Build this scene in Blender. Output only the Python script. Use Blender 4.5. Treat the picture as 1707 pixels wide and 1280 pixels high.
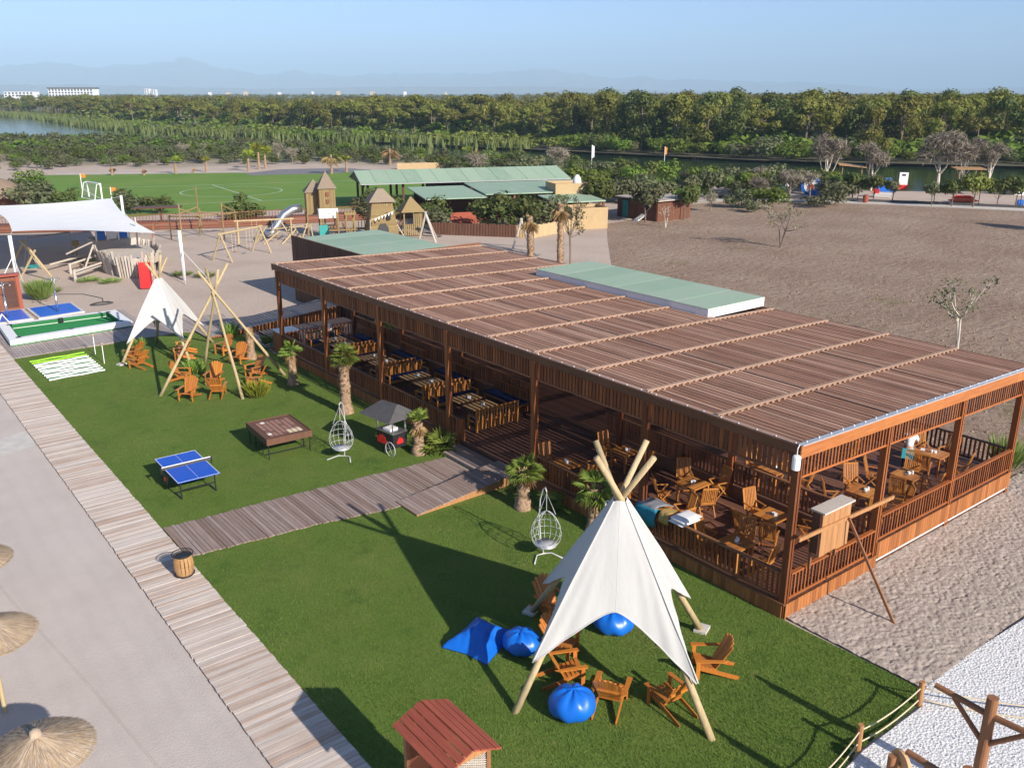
import bpy, math, random
import numpy as np
from mathutils import Vector, Matrix
SC = bpy.context.scene
COL = SC.collection
for o in list(bpy.data.objects): bpy.data.objects.remove(o)
R = math.radians
# ------------------------------------------------------------------ camera, sky, sun, exposure
cam = bpy.data.cameras.new('camera'); camo = bpy.data.objects.new('camera', cam); COL.objects.link(camo)
camo.location = (0, 0, 13.9); camo.rotation_euler = (R(90 - 18.0), 0, R(-38.0))
cam.sensor_width = 36; cam.lens = 36 * 1495 / 1707; cam.clip_start = .3; cam.clip_end = 60000
SC.camera = camo
SUN_EL, SUN_AZ = 26.5, 176.5          # degrees; azimuth clockwise from +Y, the sun stands behind the camera's right shoulder
w = bpy.data.worlds.new('World'); SC.world = w; w.use_nodes = True
wn = w.node_tree; wn.nodes.clear()
sky = wn.nodes.new('ShaderNodeTexSky'); sky.sky_type = 'NISHITA'; sky.sun_disc = False
sky.sun_elevation = R(SUN_EL); sky.sun_rotation = R(SUN_AZ); sky.altitude = 0
sky.air_density = .5; sky.dust_density = .45; sky.ozone_density = 3.2
bg = wn.nodes.new('ShaderNodeBackground'); bg.inputs[1].default_value = .115
wo = wn.nodes.new('ShaderNodeOutputWorld')
wn.links.new(sky.outputs[0], bg.inputs[0]); wn.links.new(bg.outputs[0], wo.inputs[0])
sl = bpy.data.lights.new('sun', 'SUN'); sl.energy = 5.0; sl.angle = R(.5); sl.color = (1, .92, .81)
so = bpy.data.objects.new('sun', sl); COL.objects.link(so); so.location = (0, -40, 60)
a_, e_ = R(SUN_AZ), R(SUN_EL)
so.rotation_euler = Vector((math.sin(a_) * math.cos(e_), math.cos(a_) * math.cos(e_), math.sin(e_))).to_track_quat('Z', 'Y').to_euler()
vs = SC.view_settings; vs.view_transform = 'Standard'; vs.look = 'None'; vs.exposure = .76; vs.gamma = 1; vs.use_curve_mapping = False
SC.render.engine = 'CYCLES'
SC.cycles.max_bounces = 6; SC.cycles.diffuse_bounces = 3; SC.cycles.glossy_bounces = 2; SC.cycles.transmission_bounces = 3
SC.cycles.volume_bounces = 0; SC.cycles.transparent_max_bounces = 6; SC.cycles.use_denoising = True

# ------------------------------------------------------------------ helpers
rng = random.Random(11)
FWD = (math.sin(R(38)), math.cos(R(38))); RGT = (math.cos(R(38)), -math.sin(R(38)))
def uv(u, v):                                   # plan position: u metres to the right, v metres inland along the survey line
    return (u * RGT[0] + v * FWD[0], u * RGT[1] + v * FWD[1])
def touv(x, y): return (x * RGT[0] + y * RGT[1], x * FWD[0] + y * FWD[1])

def tag(o, label=None, cat=None, group=None, kind=None):
    if label: o['label'] = label
    if cat: o['category'] = cat
    if group: o['group'] = group
    if kind: o['kind'] = kind
    return o
def thing(name, loc, rz=0, label=None, cat=None, group=None, scale=None):
    o = bpy.data.objects.new(name, None); o.location = loc; o.rotation_euler = (0, 0, rz); o.empty_display_size = .2
    if scale: o.scale = (scale,) * 3 if not isinstance(scale, tuple) else scale
    COL.objects.link(o); return tag(o, label, cat, group)
def link(name, me, parent=None, loc=(0, 0, 0), rot=(0, 0, 0), scale=None, **kw):
    o = bpy.data.objects.new(name, me); COL.objects.link(o)
    if parent: o.parent = parent
    o.location = loc; o.rotation_euler = rot
    if scale: o.scale = scale
    return tag(o, **kw)
def dup(root, loc, rz=0, label=None, group=None, scale=None):
    def cp(o, par):
        c = o.copy(); COL.objects.link(c)
        if par: c.parent = par
        for ch in o.children: cp(ch, c)
        return c
    r = cp(root, None); r.location = loc; r.rotation_euler = (0, 0, rz)
    if scale: r.scale = (scale,) * 3 if not isinstance(scale, tuple) else scale
    return tag(r, label, None, group)
def mesh_np(name, V, F, mat, smooth=False):
    V = np.asarray(V, dtype=np.float32); F = np.asarray(F, dtype=np.int32)
    me = bpy.data.meshes.new(name); n, k = F.shape
    me.vertices.add(len(V)); me.vertices.foreach_set('co', V.ravel())
    me.loops.add(n * k); me.loops.foreach_set('vertex_index', F.ravel())
    me.polygons.add(n); me.polygons.foreach_set('loop_start', np.arange(n, dtype=np.int32) * k)
    me.polygons.foreach_set('loop_total', np.full(n, k, dtype=np.int32))
    if smooth: me.polygons.foreach_set('use_smooth', np.ones(n, dtype=bool))
    me.materials.append(mat); me.update(calc_edges=True); return me

class MB:
    """collects boxes, beams, tubes and faces; build() links them as ONE mesh object"""
    def __init__(s, org=(0, 0, 0)): s.v = []; s.f = []; s.o = org
    def add(s, vs, fs):
        b = len(s.v); s.v += [(p[0] - s.o[0], p[1] - s.o[1], p[2] - s.o[2]) for p in vs]; s.f += [tuple(i + b for i in f) for f in fs]; return s
    BF = [(0, 3, 2, 1), (4, 5, 6, 7), (0, 1, 5, 4), (1, 2, 6, 5), (2, 3, 7, 6), (3, 0, 4, 7)]
    def box(s, x0, y0, z0, x1, y1, z1):
        return s.add([(x0, y0, z0), (x1, y0, z0), (x1, y1, z0), (x0, y1, z0), (x0, y0, z1), (x1, y0, z1), (x1, y1, z1), (x0, y1, z1)], s.BF)
    def cbox(s, cx, cy, cz, sx, sy, sz, rz=0):
        c, n = math.cos(rz), math.sin(rz); P = []
        for z in (-sz / 2, sz / 2):
            for x, y in ((-sx / 2, -sy / 2), (sx / 2, -sy / 2), (sx / 2, sy / 2), (-sx / 2, sy / 2)):
                P.append((cx + c * x - n * y, cy + n * x + c * y, cz + z))
        return s.add(P, s.BF)
    def beam(s, p, q, w, h, up=(0, 0, 1)):
        p, q = Vector(p), Vector(q); d = (q - p).normalized(); u = Vector(up)
        if abs(d.dot(u)) > .98: u = Vector((0, 1, 0))
        a = d.cross(u).normalized(); b = a.cross(d).normalized()
        P = [c + a * (i * w / 2) + b * (j * h / 2) for c in (p, q) for i, j in ((-1, -1), (1, -1), (1, 1), (-1, 1))]
        return s.add(P, [(0, 1, 2, 3), (7, 6, 5, 4), (0, 4, 5, 1), (1, 5, 6, 2), (2, 6, 7, 3), (3, 7, 4, 0)])
    def tube(s, pts, r, n=8, cap=True):
        pts = [Vector(p) for p in pts]; rs = r if isinstance(r, (list, tuple)) else [r] * len(pts)
        V = []; F = []; pa = None
        for i, p in enumerate(pts):
            d = (pts[min(i + 1, len(pts) - 1)] - pts[max(i - 1, 0)]).normalized()
            if pa is None: pa = d.cross(Vector((.123, .9, .31))).normalized()
            a = (pa - d * pa.dot(d)).normalized(); pa = a; b = d.cross(a)
            for k in range(n):
                t = 2 * math.pi * k / n; V.append(p + (a * math.cos(t) + b * math.sin(t)) * rs[i])
        for i in range(len(pts) - 1):
            for k in range(n): F.append((i * n + k, i * n + (k + 1) % n, (i + 1) * n + (k + 1) % n, (i + 1) * n + k))
        if cap: F.append(tuple(range(n))[::-1]); F.append(tuple((len(pts) - 1) * n + k for k in range(n)))
        return s.add(V, F)
    def lathe(s, prof, c=(0, 0, 0), n=16, jit=0, cap=True):
        V = []; F = []
        for r, z in prof:
            for k in range(n):
                t = 2 * math.pi * k / n; q = r * (1 + jit * (rng.random() - .5)); V.append((c[0] + q * math.cos(t), c[1] + q * math.sin(t), c[2] + z))
        for i in range(len(prof) - 1):
            for k in range(n): F.append((i * n + k, i * n + (k + 1) % n, (i + 1) * n + (k + 1) % n, (i + 1) * n + k))
        if cap: F.append(tuple(range(n))[::-1]); F.append(tuple((len(prof) - 1) * n + k for k in range(n)))
        return s.add(V, F)
    def prism(s, poly, z0, z1):
        n = len(poly); V = [(p[0], p[1], z0) for p in poly] + [(p[0], p[1], z1) for p in poly]
        return s.add(V, [tuple(range(n))[::-1], tuple(range(n, 2 * n))] + [(i, (i + 1) % n, n + (i + 1) % n, n + i) for i in range(n)])
    def ext(s, poly3, d):                        # extrude a planar 3-D polygon along d
        n = len(poly3); d = Vector(d); V = [Vector(p) for p in poly3] + [Vector(p) + d for p in poly3]
        return s.add(V, [tuple(range(n))[::-1], tuple(range(n, 2 * n))] + [(i, (i + 1) % n, n + (i + 1) % n, n + i) for i in range(n)])
    def mesh(s, name, mat, smooth=False):
        me = bpy.data.meshes.new(name); me.from_pydata([tuple(p) for p in s.v], [], s.f); me.materials.append(mat)
        if smooth: me.polygons.foreach_set('use_smooth', [True] * len(me.polygons))
        me.update(); return me
    def build(s, name, mat, parent=None, smooth=False, **kw):
        return link(name, s.mesh(name, mat, smooth), parent, **kw)
def solo(mb, name, mat, label, cat, group=None, smooth=False): return tag(mb.build(name, mat, smooth=smooth), label, cat, group)

# ------------------------------------------------------------------ materials
def newmat(name):
    m = bpy.data.materials.new(name); m.use_nodes = True; nt = m.node_tree
    return m, nt, nt.nodes['Principled BSDF']
class NT:
    def __init__(s, nt): s.nt = nt
    def n(s, t, ins=None, **kw):
        x = s.nt.nodes.new(t)
        for k, v in kw.items(): setattr(x, k, v)
        for k, v in (ins or {}).items():
            if isinstance(v, bpy.types.NodeSocket): s.nt.links.new(v, x.inputs[k])
            else: x.inputs[k].default_value = v
        return x
    def pos(s, stretch=(1, 1, 1), obj=False):
        src = s.n('ShaderNodeTexCoord').outputs['Object'] if obj else s.n('ShaderNodeNewGeometry').outputs['Position']
        return s.n('ShaderNodeMapping', {0: src, 3: stretch}).outputs[0]
    def noise(s, vec, scale, detail=3, rough=.55): return s.n('ShaderNodeTexNoise', {'Vector': vec, 'Scale': scale, 'Detail': detail, 'Roughness': rough}).outputs['Fac']
    def ramp(s, fac, stops):
        r = s.n('ShaderNodeValToRGB', {0: fac}); cr = r.color_ramp
        while len(cr.elements) < len(stops): cr.elements.new(.5)
        for e, (p, c) in zip(cr.elements, stops): e.position = p; e.color = (*c, 1) if len(c) == 3 else c
        return r.outputs[0]
    def mix(s, fac, a, b, mode='MIX'):
        x = s.n('ShaderNodeMix', data_type='RGBA', blend_type=mode)
        for i, v in ((0, fac), (6, a), (7, b)):
            if isinstance(v, bpy.types.NodeSocket): s.nt.links.new(v, x.inputs[i])
            else: x.inputs[i].default_value = (*v, 1) if isinstance(v, tuple) and len(v) == 3 else v
        return x.outputs[2]
    def math(s, op, a, b=0.0):
        x = s.n('ShaderNodeMath', operation=op)
        for i, v in ((0, a), (1, b)):
            if isinstance(v, bpy.types.NodeSocket): s.nt.links.new(v, x.inputs[i])
            else: x.inputs[i].default_value = v
        return x.outputs[0]
    def rnd(s):                                   # one random number per piece: per object and per loose island
        a = s.n('ShaderNodeObjectInfo').outputs['Random']; b = s.n('ShaderNodeNewGeometry').outputs['Random Per Island']
        return s.math('FRACT', s.math('ADD', a, b))
    def bump(s, h, dist, strength=1.0): return s.n('ShaderNodeBump', {'Height': h, 'Distance': dist, 'Strength': strength}).outputs[0]

def m_plain(name, col, rough=.6, metal=0, var=.12, scale=6, spec=.4, bump=0, obj=True):
    m, nt, b = newmat(name); N = NT(nt); p = N.pos(obj=obj)
    f = N.noise(p, scale, 4)
    lo = tuple(c * (1 - var) for c in col); hi = tuple(min(1, c * (1 + var)) for c in col)
    nt.links.new(N.ramp(f, [(.3, lo), (.7, hi)]), b.inputs['Base Color'])
    b.inputs['Roughness'].default_value = rough; b.inputs['Metallic'].default_value = metal; b.inputs['Specular IOR Level'].default_value = spec
    if bump: nt.links.new(N.bump(N.noise(p, scale * 6, 3), bump), b.inputs['Normal'])
    return m
def m_wood(name, cols, axis='y', rough=.7, grain=22, spec=.25, knots=False):
    """cols: dark to light tones chosen per board; grain runs along axis"""
    m, nt, b = newmat(name); N = NT(nt); st = {'x': (.06, 1, 1), 'y': (1, .06, 1), 'z': (1, 1, .06)}[axis]
    r = N.rnd(); stops = [(i / (len(cols) - 1), c) for i, c in enumerate(cols)]
    base = N.ramp(r, stops)
    off = N.n('ShaderNodeCombineXYZ', {0: N.math('MULTIPLY', r, 37.0), 1: N.math('MULTIPLY', r, 19.0), 2: N.math('MULTIPLY', r, 53.0)}).outputs[0]
    p = N.n('ShaderNodeVectorMath', {0: N.pos(st), 1: off}, operation='ADD').outputs[0]
    g = N.noise(p, grain, 5, .65)
    c = N.mix(N.ramp(g, [(.25, (0, 0, 0)), (.75, (1, 1, 1))]), N.mix(.42, base, (.02, .012, .008)), N.mix(.05, base, (.9, .55, .3)))
    wv = N.noise(N.pos(), .9, 3)
    c = N.mix(N.ramp(wv, [(.35, (0, 0, 0)), (.8, (1, 1, 1))]), c, N.mix(.3, c, tuple(c * 1.02 for c in cols[-1])))
    if knots:
        k = N.n('ShaderNodeTexVoronoi', {'Vector': N.pos(), 'Scale': 4.5}).outputs['Distance']
        c = N.mix(N.ramp(k, [(.03, (1, 1, 1)), (.07, (0, 0, 0))]), c, (.09, .06, .05))
    nt.links.new(c, b.inputs['Base Color']); b.inputs['Roughness'].default_value = rough; b.inputs['Specular IOR Level'].default_value = spec
    nt.links.new(N.bump(g, .004, .6), b.inputs['Normal'])
    return m
def m_leaf(name, cols, trans=.28, rough=.6):
    m, nt, b = newmat(name); N = NT(nt); r = N.n('ShaderNodeNewGeometry').outputs['Random Per Island']
    ob = N.n('ShaderNodeObjectInfo').outputs['Random']
    c = N.ramp(r, [(i / (len(cols) - 1), c) for i, c in enumerate(cols)])
    big = N.noise(N.pos(), .35, 2)
    c = N.mix(.45, c, N.ramp(big, [(.3, cols[0]), (.7, cols[-1])]))
    hsv = N.n('ShaderNodeHueSaturation', {'Color': c, 'Hue': N.math('ADD', N.math('MULTIPLY', ob, .04), .48), 'Value': N.math('ADD', N.math('MULTIPLY', ob, .5), .75)})
    t = N.n('ShaderNodeBsdfTranslucent', {0: hsv.outputs[0]}); mx = N.n('ShaderNodeMixShader', {0: trans})
    nt.links.new(hsv.outputs[0], b.inputs['Base Color']); b.inputs['Roughness'].default_value = rough; b.inputs['Specular IOR Level'].default_value = .25
    nt.links.new(b.outputs[0], mx.inputs[1]); nt.links.new(t.outputs[0], mx.inputs[2])
    nt.links.new(mx.outputs[0], nt.nodes['Material Output'].inputs[0]); return m

M = {}
M['slat'] = m_wood('slat_wood', [(.13, .032, .010), (.26, .072, .020), (.40, .125, .034), (.19, .052, .016)], 'z', .55)
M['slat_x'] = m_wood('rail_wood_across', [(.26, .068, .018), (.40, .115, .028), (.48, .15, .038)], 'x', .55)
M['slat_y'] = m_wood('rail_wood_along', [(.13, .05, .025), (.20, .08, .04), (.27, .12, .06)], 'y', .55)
M['skirt'] = m_wood('skirt_wood', [(.24, .078, .024), (.40, .14, .04), (.50, .19, .06), (.31, .105, .03)], 'z', .6)
M['roofb'] = m_wood('roof_board_wood', [(.20, .095, .062), (.42, .22, .145), (.27, .13, .08), (.55, .34, .245), (.23, .11, .07), (.34, .165, .105), (.48, .27, .185)], 'y', .7)
M['batten'] = m_wood('batten_wood', [(.40, .26, .185), (.50, .335, .25), (.44, .29, .21)], 'x', .7)
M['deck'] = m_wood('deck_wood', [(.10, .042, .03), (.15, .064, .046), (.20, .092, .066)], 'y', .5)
M['path'] = m_wood('path_wood', [(.24, .17, .14), (.33, .25, .22), (.42, .34, .31), (.29, .20, .17)], 'y', .75, 26)
M['walk'] = m_wood('boardwalk_wood', [(.56, .45, .38), (.66, .57, .50), (.74, .66, .60), (.50, .36, .28), (.70, .62, .56)], 'x', .75, 18, knots=True)
M['apron'] = m_wood('apron_wood', [(.34, .28, .26), (.42, .36, .34), (.48, .42, .40)], 'y', .75, 26)
M['teak'] = m_wood('teak_wood', [(.34, .12, .025), (.52, .19, .038), (.62, .26, .055), (.44, .16, .03)], 'z', .42, 30, .4)
M['adir'] = m_wood('adirondack_wood', [(.40, .13, .022), (.66, .23, .03), (.56, .18, .022), (.48, .17, .035)], 'z', .4, 30, .4)
M['pole'] = m_wood('peeled_pole_wood', [(.48, .37, .20), (.58, .46, .27), (.52, .40, .22)], 'z', .7, 14)
M['log'] = m_wood('brown_log_wood', [(.26, .11, .05), (.34, .15, .07), (.30, .13, .06)], 'z', .65, 16)
M['logend'] = m_plain('cut_log_end', (.55, .33, .16), .7)
M['plywood'] = m_wood('plywood_wood', [(.40, .19, .08), (.50, .25, .105), (.45, .22, .09)], 'z', .6, 12)
M['tablew'] = m_wood('table_slat_wood', [(.40, .22, .09), (.52, .31, .14), (.46, .26, .11)], 'x', .5)
M['dark'] = m_wood('dark_stained_wood', [(.055, .022, .018), (.08, .034, .026), (.11, .045, .03)], 'x', .5)
M['annex'] = m_wood('annex_slat_wood', [(.10, .045, .03), (.16, .075, .05), (.13, .06, .04)], 'z', .6)
M['redw'] = m_wood('red_stained_wood', [(.33, .07, .042), (.40, .09, .055), (.36, .078, .047)], 'y', .45, 20)
M['redw2'] = m_wood('red_brown_fence_wood', [(.19, .066, .038), (.26, .092, .052), (.225, .078, .043)], 'z', .6)
M['hutw'] = m_wood('hut_plank_wood', [(.13, .05, .032), (.19, .075, .045), (.16, .062, .038)], 'z', .6)
M['greyw'] = m_wood('silvered_wood', [(.42, .36, .30), (.55, .49, .43), (.62, .57, .52)], 'z', .75)
M['tanw'] = m_wood('tan_play_wood', [(.24, .175, .075), (.33, .245, .11), (.28, .20, .09)], 'z', .7)
M['tanroof'] = m_wood('tan_shingle_wood', [(.25, .20, .15), (.33, .265, .20), (.29, .23, .17)], 'x', .75)
M['reed_mat'] = m_wood('reed_screen', [(.50, .36, .19), (.58, .43, .25), (.54, .39, .22)], 'z', .8, 40)
M['white'] = m_plain('white_paint', (.80, .80, .80), .45, var=.04)
def m_canvas():
    m, nt, b = newmat('white_canvas'); N = NT(nt); p = N.pos()
    c = N.ramp(N.noise(p, 1.1, 5, .6), [(.3, (.575, .565, .545)), (.6, (.60, .59, .57)), (.8, (.61, .60, .58))]); c = N.mix(N.ramp(N.noise(p, 3.4, 5, .7), [(.66, (0, 0, 0)), (.8, (.14, .14, .14))]), c, (.44, .40, .34))
    wv = N.noise(N.pos((6, 6, .9)), 1.6, 4, .6); nt.links.new(N.bump(wv, .015, .4), b.inputs['Normal'])
    nt.links.new(c, b.inputs['Base Color']); b.inputs['Roughness'].default_value = .85; b.inputs['Specular IOR Level'].default_value = .1
    t = N.n('ShaderNodeBsdfTranslucent', {0: c}); mx = N.n('ShaderNodeMixShader', {0: .12}); nt.links.new(b.outputs[0], mx.inputs[1]); nt.links.new(t.outputs[0], mx.inputs[2]); nt.links.new(mx.outputs[0], nt.nodes['Material Output'].inputs[0]); return m
M['canvas'] = m_canvas()
M['sail'] = m_plain('shade_sail_cloth', (.80, .80, .80), .8, var=.03, scale=.8, spec=.1)
M['fascia'] = m_wood('sun_tinted_fascia_wood', [(.36, .11, .028), (.52, .19, .05), (.44, .145, .038)], 'x', .5)  # brighter orange than the lawn-side fascia: sunlight is put into the colour
M['steel'] = m_plain('stainless_steel', (.62, .63, .65), .28, .9)
M['wire'] = m_plain('pale_grey_enamel', (.50, .51, .51), .4, .1)
M['black'] = m_plain('black_metal', (.018, .018, .02), .45)
M['darkgrey'] = m_plain('dark_grey_canvas', (.085, .082, .085), .8, spec=.15)
M['greyal'] = m_plain('grey_gutter_metal', (.52, .52, .54), .4, .4)
def m_greenroof():
    m, nt, b = newmat('green_roof_sheet'); N = NT(nt); p = N.pos(); r = N.rnd()
    c = N.ramp(r, [(0, (.25, .36, .25)), (.5, (.30, .42, .29)), (1, (.33, .44, .31))]); st = N.noise(N.pos((1, .35, 1)), .9, 5, .65)
    c = N.mix(N.ramp(st, [(.45, (0, 0, 0)), (.75, (.7, .7, .7))]), c, (.38, .42, .34)); c = N.mix(N.ramp(N.noise(p, 2.3, 5, .7), [(.58, (0, 0, 0)), (.72, (.6, .6, .6))]), c, (.20, .25, .18))
    nt.links.new(c, b.inputs['Base Color']); b.inputs['Roughness'].default_value = .6; return m
M['greenroof'] = m_greenroof()
M['blue'] = m_plain('blue_vinyl', (.006, .13, .58), .36, var=.08, scale=3, spec=.5)
M['bluepad'] = m_plain('blue_pool_paint', (.012, .13, .62), .35, var=.08)
M['ttblue'] = m_plain('table_tennis_blue', (.008, .085, .52), .4, var=.04)
M['navy'] = m_plain('navy_cushion', (.012, .022, .08), .85, spec=.15, scale=14, var=.3)
M['felt'] = m_plain('green_felt', (.025, .24, .065), .9, var=.1)
M['felt2'] = m_plain('dark_green_felt', (.02, .16, .05), .9)
M['lime'] = m_plain('lime_paint', (.32, .58, .03), .6)
M['redplastic'] = m_plain('red_plastic', (.72, .04, .03), .35)
M['orangep'] = m_plain('orange_plastic', (.82, .13, .03), .4)
M['bluep'] = m_plain('blue_plastic', (.02, .16, .62), .35)
M['teal'] = m_plain('teal_paint', (.03, .28, .26), .5)
M['beige'] = m_plain('beige_render', (.58, .43, .26), .8, scale=3)
M['beige2'] = m_plain('brown_render', (.30, .21, .13), .8, scale=3)
M['rope'] = m_plain('hemp_rope', (.60, .50, .34), .9, scale=30)
M['orangefab'] = m_plain('orange_flag_fabric', (.85, .22, .03), .8)
M['bark'] = m_plain('grey_bark', (.17, .13, .10), .9, var=.3, scale=5)
M['barkpale'] = m_plain('pale_bark', (.56, .50, .42), .85, var=.2, scale=6)
M['palmbark'] = m_plain('palm_boot_bark', (.30, .20, .13), .95, var=.45, scale=9)
M['concrete'] = m_plain('pale_concrete', (.55, .51, .47), .85, scale=2, bump=.003)
M['glass'] = m_plain('window_glass', (.05, .07, .09), .1, var=.02, spec=.6)
M['skin'] = m_plain('skin', (.46, .27, .19), .55, var=.05)
M['hair'] = m_plain('dark_hair', (.02, .014, .01), .5)
M['cloth_w'] = m_plain('white_shirt_cloth', (.74, .74, .76), .85, var=.05)
M['cloth_d'] = m_plain('dark_trouser_cloth', (.025, .03, .05), .85)
M['cloth_t'] = m_plain('turquoise_cloth', (.05, .50, .62), .85)
M['cloth_g'] = m_plain('grey_blanket_cloth', (.22, .23, .26), .9)
M['cloth_teal'] = m_plain('teal_blanket_cloth', (.02, .20, .28), .9)
M['cloth_y'] = m_plain('mustard_blanket_cloth', (.42, .28, .09), .9)
M['red_flame'] = m_plain('red_flame_print', (.72, .02, .02), .4)
M['leaf_palm'] = m_leaf('palm_leaf', [(.12, .19, .03), (.20, .29, .045), (.33, .42, .09)], .4)
M['leaf_dead'] = m_leaf('dead_palm_leaf', [(.34, .21, .10), (.46, .31, .16), (.28, .17, .08)], .15)
M['leaf_yel'] = m_leaf('yellow_green_leaf', [(.16, .20, .02), (.26, .30, .03), (.36, .38, .05)], .3)
M['leaf_pine'] = m_leaf('pine_needles', [(.13, .15, .03), (.215, .225, .042), (.31, .295, .065)], .42)
M['leaf_dark'] = m_leaf('dark_evergreen_leaf', [(.066, .10, .025), (.115, .15, .036), (.17, .195, .053)], .34)
M['leaf_olive'] = m_leaf('olive_leaf', [(.085, .10, .044), (.13, .143, .064), (.19, .195, .095)], .28)
M['leaf_bright'] = m_leaf('bright_scrub_leaf', [(.10, .155, .022), (.16, .225, .032), (.22, .28, .046)], .4)
M['leaf_yscrub'] = m_leaf('yellow_scrub_leaf', [(.13, .15, .025), (.19, .205, .036), (.25, .25, .06)], .35)
M['leaf_reed'] = m_leaf('reed_leaf', [(.16, .225, .06), (.22, .29, .085), (.28, .35, .12)], .42)
M['twig'] = m_leaf('dry_twig', [(.19, .16, .12), (.26, .22, .165), (.33, .285, .22)], .05)
M['grass_tuft'] = m_leaf('tall_grass_leaf', [(.13, .19, .04), (.20, .27, .06), (.28, .34, .10)], .3)
def m_palm_trunk(): pass
# ------------------------------------------------------------------ terrain, water, hills, air
def vnoise(x, y, seed=0):                        # smooth value noise on numpy arrays
    xi = np.floor(x).astype(np.int64); yi = np.floor(y).astype(np.int64); fx = x - xi; fy = y - yi
    fx = fx * fx * (3 - 2 * fx); fy = fy * fy * (3 - 2 * fy)
    def h(a, b):
        n = (a * 374761393 + b * 668265263 + seed * 1442695041) & 0x7fffffff; n = ((n ^ (n >> 13)) * 1274126177) & 0x7fffffff
        return ((n ^ (n >> 16)) & 0xffff) / 65535.0
    return (h(xi, yi) * (1 - fx) + h(xi + 1, yi) * fx) * (1 - fy) + (h(xi, yi + 1) * (1 - fx) + h(xi + 1, yi + 1) * fx) * fy
RIVER = [(-420, 640), (-300, 520), (-215, 405), (-160, 342), (-110, 300), (-50, 262), (-5, 222), (40, 174), (95, 157), (170, 143), (300, 126)]
RIVW = [34, 32, 24, 19, 15, 15, 18, 27, 25, 25, 25]
def rivdist(u, v):                               # distance to the river's centre line divided by its half width
    best = np.full(np.shape(u), 1e9)
    for (a, b), (c, d), w0, w1 in zip(RIVER[:-1], RIVER[1:], RIVW[:-1], RIVW[1:]):
        L2 = (c - a) ** 2 + (d - b) ** 2; t = np.clip(((u - a) * (c - a) + (v - b) * (d - b)) / L2, 0, 1)
        best = np.minimum(best, np.hypot(u - a - t * (c - a), v - b - t * (d - b)) / (w0 + (w1 - w0) * t))
    return best
def forest_front(u): return np.interp(u, [-800, -420, -300, -215, -160, -110, -76, 0, 34, 110, 220], [900, 700, 596, 478, 415, 368, 338, 285, 226, 206, 190])
us = np.concatenate([-np.geomspace(16000, 340, 26), np.arange(-335, 190, 5.), np.geomspace(195, 16000, 26)])
vs_ = np.concatenate([[-4000, -600, -150, -60, -30], np.arange(-10, 660, 5.), np.geomspace(670, 21000, 30)])
UU, VV = np.meshgrid(us, vs_); rd = rivdist(UU, VV)
ZZ = -2.2 * np.clip((1.12 - rd) / .24, 0, 1)
XX = UU * RGT[0] + VV * FWD[0]; YY = UU * RGT[1] + VV * FWD[1]
ZZ = ZZ + np.where(VV > 900, (vnoise(UU / 800, VV / 800) - .5) * 3, 0)
nu, nv = len(us), len(vs_); idx = np.arange(nu * nv).reshape(nv, nu)
F = np.stack([idx[:-1, :-1], idx[:-1, 1:], idx[1:, 1:], idx[1:, :-1]], -1).reshape(-1, 4)
m, nt, b = newmat('sandy_ground'); N = NT(nt); p = N.pos()
sand = N.ramp(N.noise(p, .18, 5, .6), [(.3, (.46, .36, .295)), (.55, (.53, .43, .36)), (.75, (.50, .405, .335))])
soil = N.ramp(N.noise(p, .4, 4), [(.3, (.07, .085, .03)), (.6, (.13, .14, .05)), (.8, (.28, .22, .15))])
dv = N.n('ShaderNodeVectorMath', {0: p, 1: (FWD[0], FWD[1], 0)}, operation='DOT_PRODUCT').outputs['Value']
msk = N.math('ADD', N.math('MULTIPLY', N.math('SUBTRACT', dv, 178), .03), N.math('MULTIPLY', N.math('SUBTRACT', N.noise(p, .05, 3), .5), 2.0))
msk.node.use_clamp = True
fine = N.noise(p, 9, 4, .7)
c = N.mix(msk, sand, soil); c = N.mix(N.ramp(fine, [(.3, (0, 0, 0)), (.7, (1, 1, 1))]), N.mix(.14, c, (.1, .07, .05)), c)
nt.links.new(c, b.inputs['Base Color']); b.inputs['Roughness'].default_value = .95; b.inputs['Specular IOR Level'].default_value = .1
nt.links.new(N.bump(N.noise(p, 3.2, 5, .7), .06), b.inputs['Normal'])
link('ground', mesh_np('ground', np.stack([XX, YY, ZZ], -1).reshape(-1, 3), F, m), kind='structure')

m, nt, b = newmat('river_water'); N = NT(nt); p = N.pos()
nt.links.new(N.ramp(N.noise(p, .03, 3), [(.3, (.018, .040, .020)), (.7, (.030, .055, .030))]), b.inputs['Base Color'])
b.inputs['Roughness'].default_value = .09; b.inputs['IOR'].default_value = 1.33
nt.links.new(N.bump(N.noise(N.pos((1, 1, 1)), .9, 4, .6), .035), b.inputs['Normal'])
pl, pr = [], []
for i, (u, v) in enumerate(RIVER):
    a = RIVER[max(0, i - 1)]; c_ = RIVER[min(len(RIVER) - 1, i + 1)]; d = Vector((c_[0] - a[0], c_[1] - a[1])).normalized(); q = RIVW[i] * 1.3
    pl.append((*uv(u - d.y * q, v + d.x * q), -.55)); pr.append((*uv(u + d.y * q, v - d.x * q), -.55))
k = len(pl); link('river_water', mesh_np('river_water', pl + pr, [(k + i, k + i + 1, i + 1, i) for i in range(k - 1)], m), kind='structure')

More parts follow.
